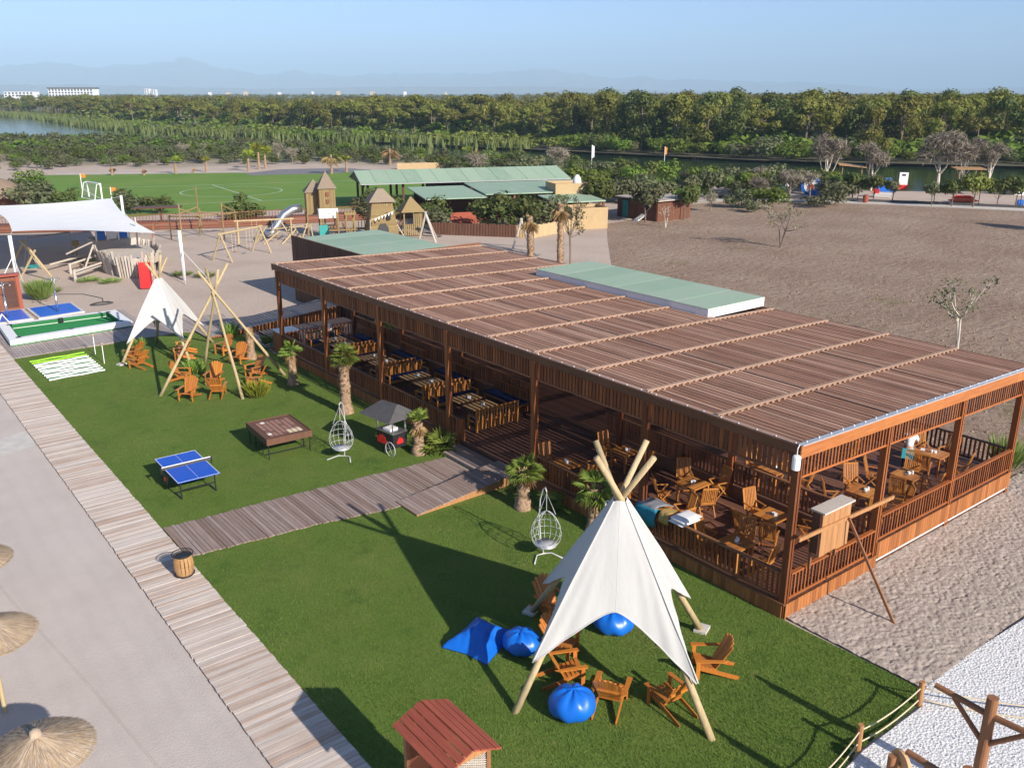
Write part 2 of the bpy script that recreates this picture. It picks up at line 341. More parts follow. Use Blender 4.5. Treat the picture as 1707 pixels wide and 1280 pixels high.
bk0, bk1 = [], []
for i, (u, v) in enumerate(RIVER):
    if u < -60: continue
    a = RIVER[max(0, i - 1)]; c_ = RIVER[min(len(RIVER) - 1, i + 1)]; d = Vector((c_[0] - a[0], c_[1] - a[1])).normalized(); bk0.append((*uv(u - d.y * RIVW[i] * 1.0, v + d.x * RIVW[i] * 1.0), .03)); bk1.append((*uv(u - d.y * RIVW[i] * 1.9, v + d.x * RIVW[i] * 1.9), .03))
k = len(bk0); mbk = m_plain('dark_bank_soil', (.085, .075, .04), .95, var=.35, scale=.8, obj=False)  # dark strip of ground along the far bank
link('river_bank', mesh_np('river_bank', bk0 + bk1, [(i, i + 1, k + i + 1, k + i) for i in range(k - 1)], mbk), kind='structure')
def sheet(name, poly, z, mat, kind='structure', holes=None):
    me = bpy.data.meshes.new(name); me.from_pydata([(x, y, z) for x, y in poly], [], [tuple(range(len(poly)))]); me.materials.append(mat); me.update()
    if me.polygons[0].normal.z < 0: me.flip_normals()
    return link(name, me, kind=kind)
def grid(name, x0, x1, y0, y1, step, zf, mat):
    xs = np.arange(x0, x1 + step / 2, step); ys = np.arange(y0, y1 + step / 2, step); X, Y = np.meshgrid(xs, ys); Z = zf(X, Y)
    nx, ny = len(xs), len(ys); ix = np.arange(nx * ny).reshape(ny, nx)
    F = np.stack([ix[:-1, :-1], ix[:-1, 1:], ix[1:, 1:], ix[1:, :-1]], -1).reshape(-1, 4)
    return link(name, mesh_np(name, np.stack([X, Y, Z], -1).reshape(-1, 3), F, mat, True), kind='structure')

# lawn
m, nt, b = newmat('lawn_grass'); N = NT(nt); p = N.pos()
g1 = N.ramp(N.noise(p, .55, 5, .65), [(.3, (.085, .15, .024)), (.5, (.118, .184, .032)), (.72, (.175, .205, .046))])
g2 = N.ramp(N.noise(p, 16, 4, .75), [(.28, (.045, .095, .016)), (.5, (.115, .18, .032)), (.72, (.205, .26, .06))])
g3 = N.ramp(N.noise(p, .23, 3), [(.55, (0, 0, 0)), (.78, (1, 1, 1))])
c = N.mix(.5, g1, g2); c = N.mix(N.math('MULTIPLY', g3, .55), c, (.20, .185, .06))
c = N.mix(N.ramp(N.noise(p, 1.7, 4, .7), [(.60, (0, 0, 0)), (.78, (.6, .6, .6))]), c, (.26, .21, .10))
c = N.mix(N.ramp(N.noise(p, .8, 5, .7), [(.30, (.6, .6, .6)), (.46, (0, 0, 0))]), c, (.045, .10, .02))
nt.links.new(c, b.inputs['Base Color']); b.inputs['Roughness'].default_value = .9; b.inputs['Specular IOR Level'].default_value = .12
nt.links.new(N.bump(N.noise(p, 26, 3, .8), .03), b.inputs['Normal']); M['lawn'] = m
LAWN = [(7.4, 3.0), (14.0, 8.0), (16.2, 8.22), (18.6, 8.2), (19.35, 8.5), (19.24, 12.45), (19.24, 46.5), (19.9, 53.3), (16.6, 53.9), (13.7, 54.2), (12.8, 53.9), (7.4, 54.1)]
sheet('lawn', LAWN, .012, m)
def blades(name, n, region, h, wd, mat, inside=None, seed=1, thick=1.0):
    rs = np.random.RandomState(seed); x0, x1, y0, y1 = region
    # denser close to the viewpoint
    y = y0 + (y1 - y0) * rs.rand(n) ** thick; x = x0 + (x1 - x0) * rs.rand(n)
    if inside is not None: k = inside(x, y); x, y = x[k], y[k]
    n = len(x); a = rs.rand(n) * 6.283; hh = h * (.6 + .8 * rs.rand(n)); ww = wd * (.7 + .6 * rs.rand(n)) / 2; lx = (rs.rand(n) - .5) * hh * 1.2; ly = (rs.rand(n) - .5) * hh * 1.2
    P = np.zeros((n, 3, 3)); P[:, 0] = np.stack([x - np.cos(a) * ww, y - np.sin(a) * ww, np.full(n, .005)], -1); P[:, 1] = np.stack([x + np.cos(a) * ww, y + np.sin(a) * ww, np.full(n, .005)], -1)
    P[:, 2] = np.stack([x + lx, y + ly, hh], -1)
    return mesh_np(name, P.reshape(-1, 3), np.arange(3 * n).reshape(n, 3), mat)
def in_poly(poly):
    px = np.array([q[0] for q in poly]); py = np.array([q[1] for q in poly])
    def f(x, y):
        r = np.zeros(x.shape, bool); j = len(px) - 1
        for i in range(len(px)):
            c = ((py[i] > y) != (py[j] > y)) & (x < (px[j] - px[i]) * (y - py[i]) / (py[j] - py[i] + 1e-12) + px[i]); r ^= c; j = i
        return r
    return f
M['lawn_blade'] = m_leaf('lawn_blade', [(.07, .135, .02), (.125, .20, .034), (.235, .285, .075)], .38, .7)
PATHQ = [(7.4, 28.5), (13.0, 28.25), (18.4, 27.75), (18.4, 25.3), (15.26, 24.85), (11.5, 25.6), (7.4, 26.0)]
inl, inp = in_poly(LAWN), in_poly(PATHQ)
link('grass', blades('grass', 230000, (7.45, 19.3, 8, 54), .05, .022, M['lawn_blade'], lambda x, y: inl(x + .14 * (vnoise(x / .35, y / .35, 31) - .5), y + .14 * (vnoise(x / .35 + 5, y / .35, 32) - .5)) & ~inp(x, y) & ~((x > 14.5) & (y > 23.9) & (y < 25.5)), 3, 1.7), kind='stuff')
# sand yard with footprints, white pebble bed, beach, ploughed field, pitch
m, nt, b = newmat('trodden_sand'); N = NT(nt); p = N.pos()
nt.links.new(N.ramp(N.noise(p, 1.6, 6, .7), [(.3, (.37, .305, .26)), (.7, (.47, .395, .34))]), b.inputs['Base Color']); b.inputs['Roughness'].default_value = .95; b.inputs['Specular IOR Level'].default_value = .1
nt.links.new(N.bump(N.noise(p, 14, 4, .7), .03), b.inputs['Normal'])
def foot(X, Y):
    wx = X + .12 * vnoise(X / .4, Y / .4, 21); wy = Y + .12 * vnoise(X / .4 + 9, Y / .4, 22); n1 = vnoise(wx / .085, wy / .075, 3); n2 = vnoise(X / .09 + 7, Y / .1, 5); n3 = vnoise(X / 1.3, Y / 1.3, 9); n4 = vnoise(wx / .15 + 4, wy / .12, 13)
    return .05 + .035 * n3 - .075 * np.clip(n1 - .5, 0, .3) - .05 * np.clip(n4 - .55, 0, .3) + .012 * n2
grid('sand', 19.33, 52, 8.4, 12.9, .032, foot, m)
m, nt, b = newmat('white_gravel'); N = NT(nt); p = N.pos()
vo = N.n('ShaderNodeTexVoronoi', {'Vector': p, 'Scale': 16.0}); gap = N.ramp(vo.outputs['Distance'], [(.2, (1, 1, 1)), (.62, (0, 0, 0))])
c = N.mix(gap, (.60, .60, .60), N.mix(.06, (.84, .84, .84), vo.outputs['Color']))
nt.links.new(c, b.inputs['Base Color']); b.inputs['Roughness'].default_value = .85
nt.links.new(N.bump(N.math('SUBTRACT', 1.0, vo.outputs['Distance']), .02), b.inputs['Normal']); M['gravel'] = m
GRAV = [(8, -6), (60, -6), (60, 8.2), (24.4, 8.3), (19.5, 8.55), (18.7, 8.1), (16.2, 8.12), (14.0, 7.9), (8, 3.2)]
sheet('gravel', GRAV, .055, m)
rs = np.random.RandomState(5); n = 9000; x = 13 + 14 * rs.rand(n); y = 2 + 6.4 * rs.rand(n); kk = in_poly(GRAV)(x, y); x, y = x[kk], y[kk]; n = len(x)
s_ = .007 + .018 * rs.rand(n) ** 3; O = np.array([(1, 0, 0), (-1, 0, 0), (0, 1, 0), (0, -1, 0), (0, 0, .7), (0, 0, -.7)]); P = O[None] * s_[:, None, None] * (.7 + .6 * rs.rand(n, 6, 1))
P += np.stack([x, y, np.full(n, .065)], -1)[:, None]
OF = np.array([(0, 2, 4), (2, 1, 4), (1, 3, 4), (3, 0, 4), (2, 0, 5), (1, 2, 5), (3, 1, 5), (0, 3, 5)])
M['pebble'] = m_wood('white_pebble', [(.74, .74, .74), (.86, .86, .86), (.80, .80, .80)], 'z', .8, 9)
link('pebbles', mesh_np('pebbles', P.reshape(-1, 3), (OF[None] + 6 * np.arange(n)[:, None, None]).reshape(-1, 3), M['pebble']), kind='stuff')
m, nt, b = newmat('beach_sand'); N = NT(nt); p = N.pos()
c = N.ramp(N.noise(p, .5, 6, .65), [(.3, (.50, .435, .395)), (.7, (.57, .50, .455))])
c = N.mix(N.ramp(N.noise(p, 22, 3, .8), [(.62, (0, 0, 0)), (.75, (1, 1, 1))]), c, (.68, .62, .57))
c = N.mix(N.ramp(N.noise(p, 30, 2, .8), [(.66, (0, 0, 0)), (.74, (.7, .7, .7))]), c, (.33, .28, .25))
trk = N.n('ShaderNodeTexWave', {'Vector': N.pos(), 'Scale': .5, 'Distortion': 3.0, 'Detail': 3.0, 'Detail Scale': .6}, wave_type='BANDS', bands_direction='X').outputs['Fac']
c = N.mix(N.math('MULTIPLY', N.ramp(trk, [(.55, (0, 0, 0)), (.95, (1, 1, 1))]), .10), c, (.40, .345, .31))
nt.links.new(c, b.inputs['Base Color']); b.inputs['Roughness'].default_value = .95; b.inputs['Specular IOR Level'].default_value = .1
nt.links.new(N.bump(N.math('ADD', N.noise(p, 18, 5, .75), N.math('MULTIPLY', N.noise(p, 2.2, 3, .6), .3)), .014), b.inputs['Normal'])
sheet('beach_sand', [(-60, -8), (5.78, -8), (5.95, 46), (6.1, 90), (-60, 90)], .006, m)
mb = MB(); mb.tube([(4.05, 10, .0), (3.9, 16, .0), (3.35, 21, .0), (2.6, 26.5, .0), (1.9, 33, .0)], .035, 6); mb.build('sand_ridge', m, kind='structure')
m, nt, b = newmat('ploughed_soil'); N = NT(nt); p = N.pos()
c = N.ramp(N.noise(p, .12, 5, .6), [(.3, (.29, .205, .15)), (.52, (.355, .26, .195)), (.75, (.41, .315, .24))])
c2 = N.noise(p, 2.6, 6, .75); c = N.mix(N.ramp(c2, [(.34, (1, 1, 1)), (.47, (0, 0, 0))]), c, (.18, .115, .085))
row = N.n('ShaderNodeTexWave', {'Vector': N.pos(), 'Scale': .23, 'Distortion': 14.0, 'Detail': 4.0, 'Detail Scale': 1.6}, wave_type='BANDS', bands_direction='Y').outputs['Fac']
c = N.mix(N.math('MULTIPLY', row, .16), c, (.20, .13, .10))
c = N.mix(N.ramp(N.noise(p, .2, 3), [(.62, (0, 0, 0)), (.75, (.5, .5, .5))]), c, (.17, .15, .06))
nt.links.new(c, b.inputs['Base Color']); b.inputs['Roughness'].default_value = .97; b.inputs['Specular IOR Level'].default_value = .05
nt.links.new(N.bump(N.math('ADD', c2, N.math('MULTIPLY', row, .15)), .16), b.inputs['Normal']); M['plough'] = m
PLOUGH = [(33.5, 12.95), (33.5, 33), (44, 45), (52.4, 53.5), (62, 64), (70, 72.5), (77, 73.5), (84, 77), (92, 79), (99, 77.6), (104, 73), (111.5, 62), (119, 47), (150, -5), (120, -60), (52.5, -20), (52.5, 12.95)]
sheet('ploughed_field', PLOUGH, .01, m)
rs = np.random.RandomState(8); n = 5200; x = 33.5 + 45 * rs.rand(n) ** 1.5; y = 2 + 60 * rs.rand(n); kk = in_poly(PLOUGH)(x, y); x, y = x[kk], y[kk]; n = len(x)
s_ = .03 + .07 * rs.rand(n) ** 2; P = O[None] * s_[:, None, None] * (.6 + .8 * rs.rand(n, 6, 1)) + np.stack([x, y, s_ * .2], -1)[:, None]
M['clod'] = m_wood('soil_clod', [(.29, .20, .15), (.37, .26, .20), (.43, .31, .25)], 'z', .95, 9)
link('soil_clods', mesh_np('soil_clods', P.reshape(-1, 3), (OF[None] + 6 * np.arange(n)[:, None, None]).reshape(-1, 3), M['clod']), kind='stuff')
m, nt, b = newmat('pitch_grass'); N = NT(nt); p = N.pos()
c = N.ramp(N.noise(p, .12, 5, .6), [(.3, (.125, .235, .045)), (.5, (.165, .27, .055)), (.72, (.23, .28, .07))])
c = N.mix(.35, c, N.ramp(N.noise(p, 2.5, 3, .7), [(.3, (.07, .15, .025)), (.7, (.15, .24, .045))]))
nt.links.new(c, b.inputs['Base Color']); b.inputs['Roughness'].default_value = .9; b.inputs['Specular IOR Level'].default_value = .1
sheet('football_pitch', [(21, 112), (29.6, 170), (34, 178.5), (66, 160.5), (90, 147), (70, 96), (57, 101), (38, 110.5)], .012, m)
M['chalk'] = m_plain('worn_chalk_line', (.42, .50, .36), .9, var=.25, scale=1.2, obj=False)
def line(name, pts, wd=.24, z=.02):
    mb = MB()
    for a, c_ in zip(pts[:-1], pts[1:]):
        d = Vector((c_[0] - a[0], c_[1] - a[1])); q = Vector((-d.y, d.x)).normalized() * wd / 2
        mb.add([(a[0] - q.x, a[1] - q.y, z), (c_[0] - q.x, c_[1] - q.y, z), (c_[0] + q.x, c_[1] + q.y, z), (a[0] + q.x, a[1] + q.y, z)], [(0, 1, 2, 3)])
    return mb.build(name, M['chalk'], kind='structure')
line('pitch_line', [(33.9, 149.2), (58.0, 140.75), (76, 134.4)]); line('pitch_line', [(31.57, 124.7), (36.44, 121.14), (45.48, 118.41), (55.83, 115.38), (70, 111)])
line('pitch_line', [(31.57, 124.7), (33.9, 149.2)], .24, .024); line('pitch_line', [(51.6, 143.0), (48.9, 117.35)], .24, .024)
cc = (50.3, 131.5); line('pitch_line', [(cc[0] + 7.2 * math.cos(t * math.pi / 18), cc[1] + 7.2 * math.sin(t * math.pi / 18)) for t in range(37)], .22, .028)
sheet('asphalt_track', [(63, 155.6), (76.5, 150.2), (86, 151), (84, 160), (72.6, 164.5), (64, 160)], .02, m_plain('grey_asphalt', (.19, .18, .19), .9, scale=1))
sheet('concrete_path', [(92, 81.5), (99.6, 78.2), (104.6, 73.4), (112.1, 62.4), (119.8, 47), (122.4, 48), (114.4, 63.4), (106.6, 75.0), (101, 80.6), (93, 83.5)], .016, M['concrete'])
sheet('concrete_path', [(37, 180.5), (66.5, 164), (66, 162.4), (36.6, 178.7)], .03, M['concrete'])
sheet('concrete_slab', [(3.0, 40.6), (5.72, 41.4), (5.76, 39.4), (2.9, 38.3)], .014, M['concrete'])

# distant hills
def ridge(name, prof, dist, depth, seed, mat):
    px = [q[0] for q in prof]; pz = [q[1] for q in prof]; A = np.linspace(-37.5, 35, 260); V = []; rows = 12
    for j in range(rows):
        t = j / (rows - 1); sh = math.sin(t * math.pi * .5) if t < .9 else .8
        for a in A:
            r = dist + depth * t; base = np.interp(a, px, pz) * (dist + depth * .8) / 1495.
            n = vnoise(np.array([a * 1.7 + t * 1.6]), np.array([t * 4.]), seed)[0] - .5; n2 = vnoise(np.array([a * 6.]), np.array([t * 9.]), seed + 1)[0] - .5
            z = max(-3, base * sh * (1 + .35 * n * (1 - t * .6) + .18 * n2) + 14 * sh - 5)
            V.append((*uv(r * math.sin(R(a)), r * math.cos(R(a))), z))
    n = len(A); F = [(j * n + i, j * n + i + 1, (j + 1) * n + i + 1, (j + 1) * n + i) for j in range(rows - 1) for i in range(n - 1)]
    link(name, mesh_np(name, V, F, mat, True), kind='structure')
mh = m_plain('hill_rock', (.20, .19, .15), .95, var=.3, scale=.004, obj=False)
ridge('hills', [(-37, 30), (-29, 36), (-26, 42), (-23.5, 36), (-21, 43), (-18.8, 52), (-17.5, 40), (-15, 27), (-13, 33), (-10, 26), (-7, 32), (-4, 29), (-1, 33), (1.5, 38), (4, 33), (6, 22), (8, 27), (9.3, 20), (13, 18), (18, 15), (22, 5), (26, 6), (31, 10), (35, 8)], 13500, 4200, 3, mh)
ridge('foothills', [(-37, 9), (-25, 12), (-15, 6), (-8, 9), (0, 10), (6, 7), (10, 3), (14, 2), (22, -8), (35, -8)], 8500, 1500, 9, mh)
HZ = True
if HZ:
    mv = bpy.data.materials.new('haze_air'); mv.use_nodes = True; nt = mv.node_tree; nt.nodes.remove(nt.nodes['Principled BSDF'])
    pv = nt.nodes.new('ShaderNodeVolumePrincipled'); pv.inputs['Color'].default_value = (.54, .77, 1, 1); pv.inputs['Density'].default_value = 1.5e-4; pv.inputs['Anisotropy'].default_value = -.14
    nt.links.new(pv.outputs[0], nt.nodes['Material Output'].inputs['Volume'])
    MB().box(-25000, -25000, -3.6, 25000, 25000, 760).build('haze', mv, kind='stuff')
# ------------------------------------------------------------------ boardwalks and decks
_ub = {}
def ubox(mat):                                   # one shared unit box per material
    if mat.name not in _ub: _ub[mat.name] = MB().box(-.5, -.5, -.5, .5, .5, .5).mesh('board_' + mat.name, mat)
    return _ub[mat.name]
def piece(name, mat, parent, org, c, s, rot=(0, 0, 0)):
    return link(name, ubox(mat), parent, (c[0] - org[0], c[1] - org[1], c[2] - org[2]), rot, s)
def J(a): return (rng.random() - .5) * 2 * a
O0 = (0, 0, 0)
bw = MB().box(5.95, 3, -.02, 7.3, 80, .03).build('boardwalk', M['walk'], kind='structure')
st = MB(); y = 4.0; n = 0; pitch = .148
while y < 79:
    x0, x1 = 5.74 + J(.014) + (y - 30) * .004, 7.4 + J(.014) + (y - 30) * .003; z = .052 + J(.007)
    if 11 < y < 55: piece('board', M['walk'], bw, O0, ((x0 + x1) / 2, y, z), (x1 - x0, pitch - .012 - .006 * rng.random(), .035), (J(.006), 0, J(.006))); n += 1
    else: st.cbox((x0 + x1) / 2, y, z, x1 - x0, pitch - .014, .035)
    y += pitch
st.build('board_run', M['walk'], bw, kind='stuff')
pt = MB().prism([(7.45, 26.1), (11.5, 25.7), (15.2, 25.0), (18.3, 25.4), (18.3, 27.7), (13, 28.2), (7.45, 28.4)], -.02, .02).build('lawn_path', M['path'], kind='structure')
x = 7.5
while x < 18.35:
    t = (x - 7.4) / 11; yl = np.interp(x, [7.4, 11.5, 15.26, 18.4], [26.02, 25.6, 24.92, 25.35]) + J(.03); yh = np.interp(x, [7.4, 13, 18.4], [28.5, 28.2, 27.78]) + J(.04)
    piece('board', M['path'], pt, O0, (x, (yl + yh) / 2, .04 + J(.006)), (.118 + J(.006), yh - yl, .034), (0, J(.008), J(.006))); x += .133
ap = MB().prism([(7.45, 53.95), (12.8, 54.05), (16.6, 54.0), (19.8, 53.4), (20.5, 57.2), (15.6, 57.6), (15.6, 62.6), (7.5, 62.6)], -.02, .02).build('timber_apron', M['apron'], kind='structure')
x = 7.52
while x < 20.3:
    y0 = np.interp(x, [7.5, 12.8, 16.6, 19.8, 20.4], [53.98, 54.05, 53.95, 53.4, 54]) + J(.04); y1 = 57.3 if x > 15.5 else 62.5
    piece('board', M['apron'], ap, O0, (x, (y0 + y1) / 2, .04 + J(.004)), (.142, y1 - y0, .03)); x += .158

# ------------------------------------------------------------------ the pavilion
PV = thing('pavilion', (19.25, 12.45, 0), 0, 'long open timber pavilion with slatted brown pergola roof beside the lawn', 'pavilion')
PO = (19.25, 12.45, 0)
PYS = [12.55, 18.0, 23.45, 28.95, 34.4, 39.85, 45.2]; PXS = [19.35, 23.75, 28.2, 32.55]
ZL, ZU = .45, .85
def rz(x): return 5.2 - .03 * (x - 19.25)
for i, x in enumerate(PXS):
    for y in PYS:
        mb = MB(PO); h = rz(x) - .24
        mb.box(x - .1, y - .1, -.12 if i else 0, x - .03, y + .1, h); mb.box(x + .03, y - .1, -.12 if i else 0, x + .1, y + .1, h); mb.box(x - .03, y - .07, 0, x + .03, y + .07, h)
        mb.build('post', M['slat'], PV)
# decks
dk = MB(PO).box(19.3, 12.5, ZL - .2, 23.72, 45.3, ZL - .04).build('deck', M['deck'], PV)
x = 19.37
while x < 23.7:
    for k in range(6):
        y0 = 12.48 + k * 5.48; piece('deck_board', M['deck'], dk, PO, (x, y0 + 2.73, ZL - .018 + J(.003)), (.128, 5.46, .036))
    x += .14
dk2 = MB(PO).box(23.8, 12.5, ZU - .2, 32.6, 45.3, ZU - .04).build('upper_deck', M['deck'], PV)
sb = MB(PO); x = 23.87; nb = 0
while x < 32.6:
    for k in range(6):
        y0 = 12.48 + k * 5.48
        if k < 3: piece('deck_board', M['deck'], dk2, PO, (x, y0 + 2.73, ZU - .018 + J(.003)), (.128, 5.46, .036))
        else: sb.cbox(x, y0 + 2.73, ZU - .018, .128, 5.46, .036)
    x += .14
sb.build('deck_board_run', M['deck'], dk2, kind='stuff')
MB(PO).box(23.72, 12.5, ZL - .1, 23.8, 45.3, ZU - .002).build('riser_board', M['slat_y'], PV)
for y0, x0, z1 in ((24.4, 23.1, ZL + .14), (24.4, 23.42, ZL + .27)):
    MB(PO).box(x0, y0, ZL, x0 + .32, 28.6, z1).build('step', M['deck'], PV)
# entrance steps and ramp in front of the opening
for x0, z1 in ((18.42, .16), (18.84, .31)): MB(PO).box(x0, 25.45, .01, x0 + (.42 if z1 < .2 else .38), 28.1, z1).build('step', M['path'], PV)
rp = MB(PO); rp.add([(14.62, 24.03, .03), (19.2, 24.15, .02), (19.2, 25.4, .02), (14.62, 25.34, .03), (14.62, 24.03, .05), (19.2, 24.15, ZL - .03), (19.2, 25.4, ZL - .03), (14.62, 25.34, .05)], MB.BF)
rmp = rp.build('ramp', M['plywood'], PV); x = 14.7; sl_ = math.atan2(.4, 4.6)
while x < 19.2:
    piece('ramp_board', M['path'], rmp, PO, (x, 24.72 + J(.02), .075 + (x - 14.62) * .0866), (.142, 1.36, .03), (0, -sl_, 0)); x += .152
# skirts
sk = MB(PO).box(19.26, 12.5, .02, 19.3, 45.3, ZL - .06).build('skirt', M['dark'], PV); y = 12.5
while y < 45.3:
    if not (24.2 < y < 28.0): piece('skirt_board', M['skirt'], sk, PO, (19.235, y + .075, ZL / 2 - .005), (.03, .142, ZL + .0 + J(.004)))
    y += .15
MB(PO).box(19.2, 12.42, ZL - .02, 19.34, 24.1, ZL + .02).build('edge_board', M['slat_y'], PV); MB(PO).box(19.2, 28.1, ZL - .02, 19.34, 45.4, ZL + .02).build('edge_board', M['slat_y'], PV)
sk2 = MB(PO).box(19.32, 12.5, .02, 32.6, 12.53, .4).build('skirt', M['dark'], PV); x = 19.27
while x < 32.6:
    up = x > 23.72; z0, z1 = (.3, ZU + .02) if up else (.0, ZL + .02)
    yy = 12.41 if not up else 12.43
    piece('skirt_board', M['skirt'], sk2, PO, (x + .07, yy, (z0 + z1) / 2), (.134, .03, z1 - z0)); x += .142
MB(PO).box(23.75, 12.46, .2, 32.6, 12.6, .3).build('ground_beam', M['white'], PV)
for x in (24.4, 27.2, 29.9, 32.4): MB(PO).tube([(x, 12.8, -.1), (x, 12.8, .6)], .11, 10).build('pile', M['steel'], PV)
sk3 = MB(PO).box(19.4, 45.3, .02, 23.6, 45.34, ZL).build('skirt', M['skirt'], PV)
# railings: (fixed axis, coordinate, from, to, deck height)
def railing(axis, c, a, b, zb, h=.9, bal=.05, pitch=.165, mat='slat', name='railing', wide=.07):
    mb = MB(PO)
    for q in (zb + h - .05, zb + .08):
        th = .05 if q > zb + .5 else .06; wd = .12 if q > zb + .5 else .06
        if axis == 'x': mb.box(c - wd / 2, a, q, c + wd / 2, b, q + th)
        else: mb.box(a, c - wd / 2, q, b, c + wd / 2, q + th)
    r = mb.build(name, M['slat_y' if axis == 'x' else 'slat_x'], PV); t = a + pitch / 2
    while t < b - .03:
        cc_ = (c, t, zb + .5 * (h + .09)) if axis == 'x' else (t, c, zb + .5 * (h + .09))
        piece('baluster', M[mat], r, PO, cc_, (.035, wide, h - .19) if axis == 'x' else (bal, .035, h - .19)); t += pitch
    return r
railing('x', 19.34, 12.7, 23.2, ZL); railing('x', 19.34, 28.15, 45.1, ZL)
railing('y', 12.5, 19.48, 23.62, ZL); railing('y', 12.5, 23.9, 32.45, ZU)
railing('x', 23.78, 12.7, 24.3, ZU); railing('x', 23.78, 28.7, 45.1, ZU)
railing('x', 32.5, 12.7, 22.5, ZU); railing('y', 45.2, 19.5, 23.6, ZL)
MB(PO).box(19.3, 27.95, .1, 19.42, 28.15, 1.36).build('railing_post', M['slat'], PV); MB(PO).box(19.3, 23.2, .1, 19.42, 23.36, 1.36).build('railing_post', M['slat'], PV)
# valances under the eaves
def valance(axis, c, a, b, drop, wide, pitch, zf):
    mb = MB(PO)
    if axis == 'x':
        z = rz(c); mb.box(c - .03, a, z - .98, c + .03, b, z - .92); mb.box(c - .03, a, z - .3, c + .03, b, z - .24)
    else:
        for dz, hh in ((-.98, .06), (-.36, .06)):
            mb.beam((a, c, rz(a) + dz), (b, c, rz(b) + dz), .06, hh)
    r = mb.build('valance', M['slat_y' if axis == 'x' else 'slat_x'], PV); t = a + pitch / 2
    while t < b:
        z = rz(c) if axis == 'x' else rz(t)
        piece('valance_slat', M['slat'], r, PO, (c - .012, t, z - .62) if axis == 'x' else (t, c - .012, z - .66), (.035, wide, .66) if axis == 'x' else (wide, .035, .58)); t += pitch
for a, b in zip(PYS[:-1], PYS[1:]): valance('x', 19.32, a + .11, b - .11, 1, .105, .165, 0)
for a, b in zip(PXS[:-1], PXS[1:]): valance('y', 12.5, a + .11, b - .11, 1, .055, .16, 0)
# inner slatted screens of the upper terrace, seen in the shade behind the booths
def screen(x, a, b, z0, z1, pitch=.19, wide=.1, mat='slat'):
    mb = MB(PO).box(x - .03, a, z0, x + .03, b, z0 + .06).box(x - .03, a, z1 - .06, x + .03, b, z1); r = mb.build('screen', M['slat_y'], PV)
    s = MB(PO); t = a + pitch / 2
    while t < b - .05: s.cbox(x, t, (z0 + z1) / 2, .035, wide, z1 - z0 - .12); t += pitch
    s.build('screen_slat_run', M[mat], r, kind='stuff')
for a, b in zip(PYS[:-1], PYS[1:]): screen(23.75, a + .12, b - .12, 4.1, 4.8)
for a, b in ((28.95, 34.4), (34.4, 39.85), (39.85, 45.2)): screen(28.2, a + .12, b - .12, .9, 3.6, .16, .12)
# kitchen block under the raised green roof
KB = MB(PO); KB.box(29.35, 24.2, .86, 29.45, 35.2, 4.6).box(29.45, 24.2, .86, 32.4, 24.3, 4.6).box(29.45, 35.1, .86, 32.4, 35.2, 4.6).box(32.3, 24.3, .86, 32.4, 35.1, 4.6)
kb = KB.build('kitchen_wall', M['dark'], PV); MB(PO).box(29.3, 25.0, 1.9, 29.34, 29.5, 3.1).build('serving_hatch', M['black'], kb)
MB(PO).box(27.6, 24.6, .86, 27.9, 30.0, 1.95).build('bar_counter', M['skirt'], PV)
# roof: beams, boards, battens
for x in PXS + [32.85]:
    MB(PO).box(x - .05, 12.44, rz(x) - .24, x + .05, 45.4, rz(x) - .055).build('beam', M['slat_y'], PV)
rf = MB(PO); yb = [12.5 + i * 2.735 for i in range(13)]
for y in yb:
    y_ = min(max(y, 12.53), 45.3); rf.beam((19.3, y_, rz(19.3) - .11), (32.9, y_, rz(32.9) - .11), .06, .1)
roof = rf.build('roof', M['slat_x'], PV)
st = MB(PO); W0, W1 = 19.28, 32.95; npan = 59; pw = (W1 - W0) / npan; sl_ = math.atan(.03)
tilt = math.atan(.03)
for bi in range(12):
    for k in range(npan):
        x = W0 + (k + .5) * pw
        if any(abs(x - s) < .09 for s in (23.75, 28.2)) and False: continue
        if abs(x - 19.35) < .02: continue
        if x > 29.4 and 24.1 < yb[bi] + 1.3 < 35.0: continue
        wd = pw - .040 - .010 * rng.random(); z = rz(x) - .03 + J(.006); y0 = yb[bi] + .03
        if bi < 5: piece('roof_board', M['roofb'], roof, PO, (x, y0 + 1.335, z), (wd, 2.67, .03), (J(.002), tilt + J(.02), J(.002)))
        else: st.cbox(x, y0 + 1.335, z, wd, 2.67, .03)
st.build('roof_board_run', M['roofb'], roof, kind='stuff')
for x in (23.75, 28.2): MB(PO).box(x - .03, 12.5, rz(x) - .02, x + .03, 45.3 if x < 25 else 24.0, rz(x) + .02).build('seam_board', M['batten'], roof)
te = MB(PO)
for y in yb[1:-1] + [45.25]:
    xe = 29.2 if 23.9 < y < 35.5 else 32.95
    mb = MB(PO).beam((19.25, y, rz(19.25) + .03), (xe, y, rz(xe) + .03), .13, .055); mb.build('batten', M['batten'], roof)
    x = 19.35
    while x < xe: te.cbox(x, y - .10, rz(x) + .012, .10, .08, .035); x += .29
te.build('batten_tooth_run', M['batten'], roof, kind='stuff')
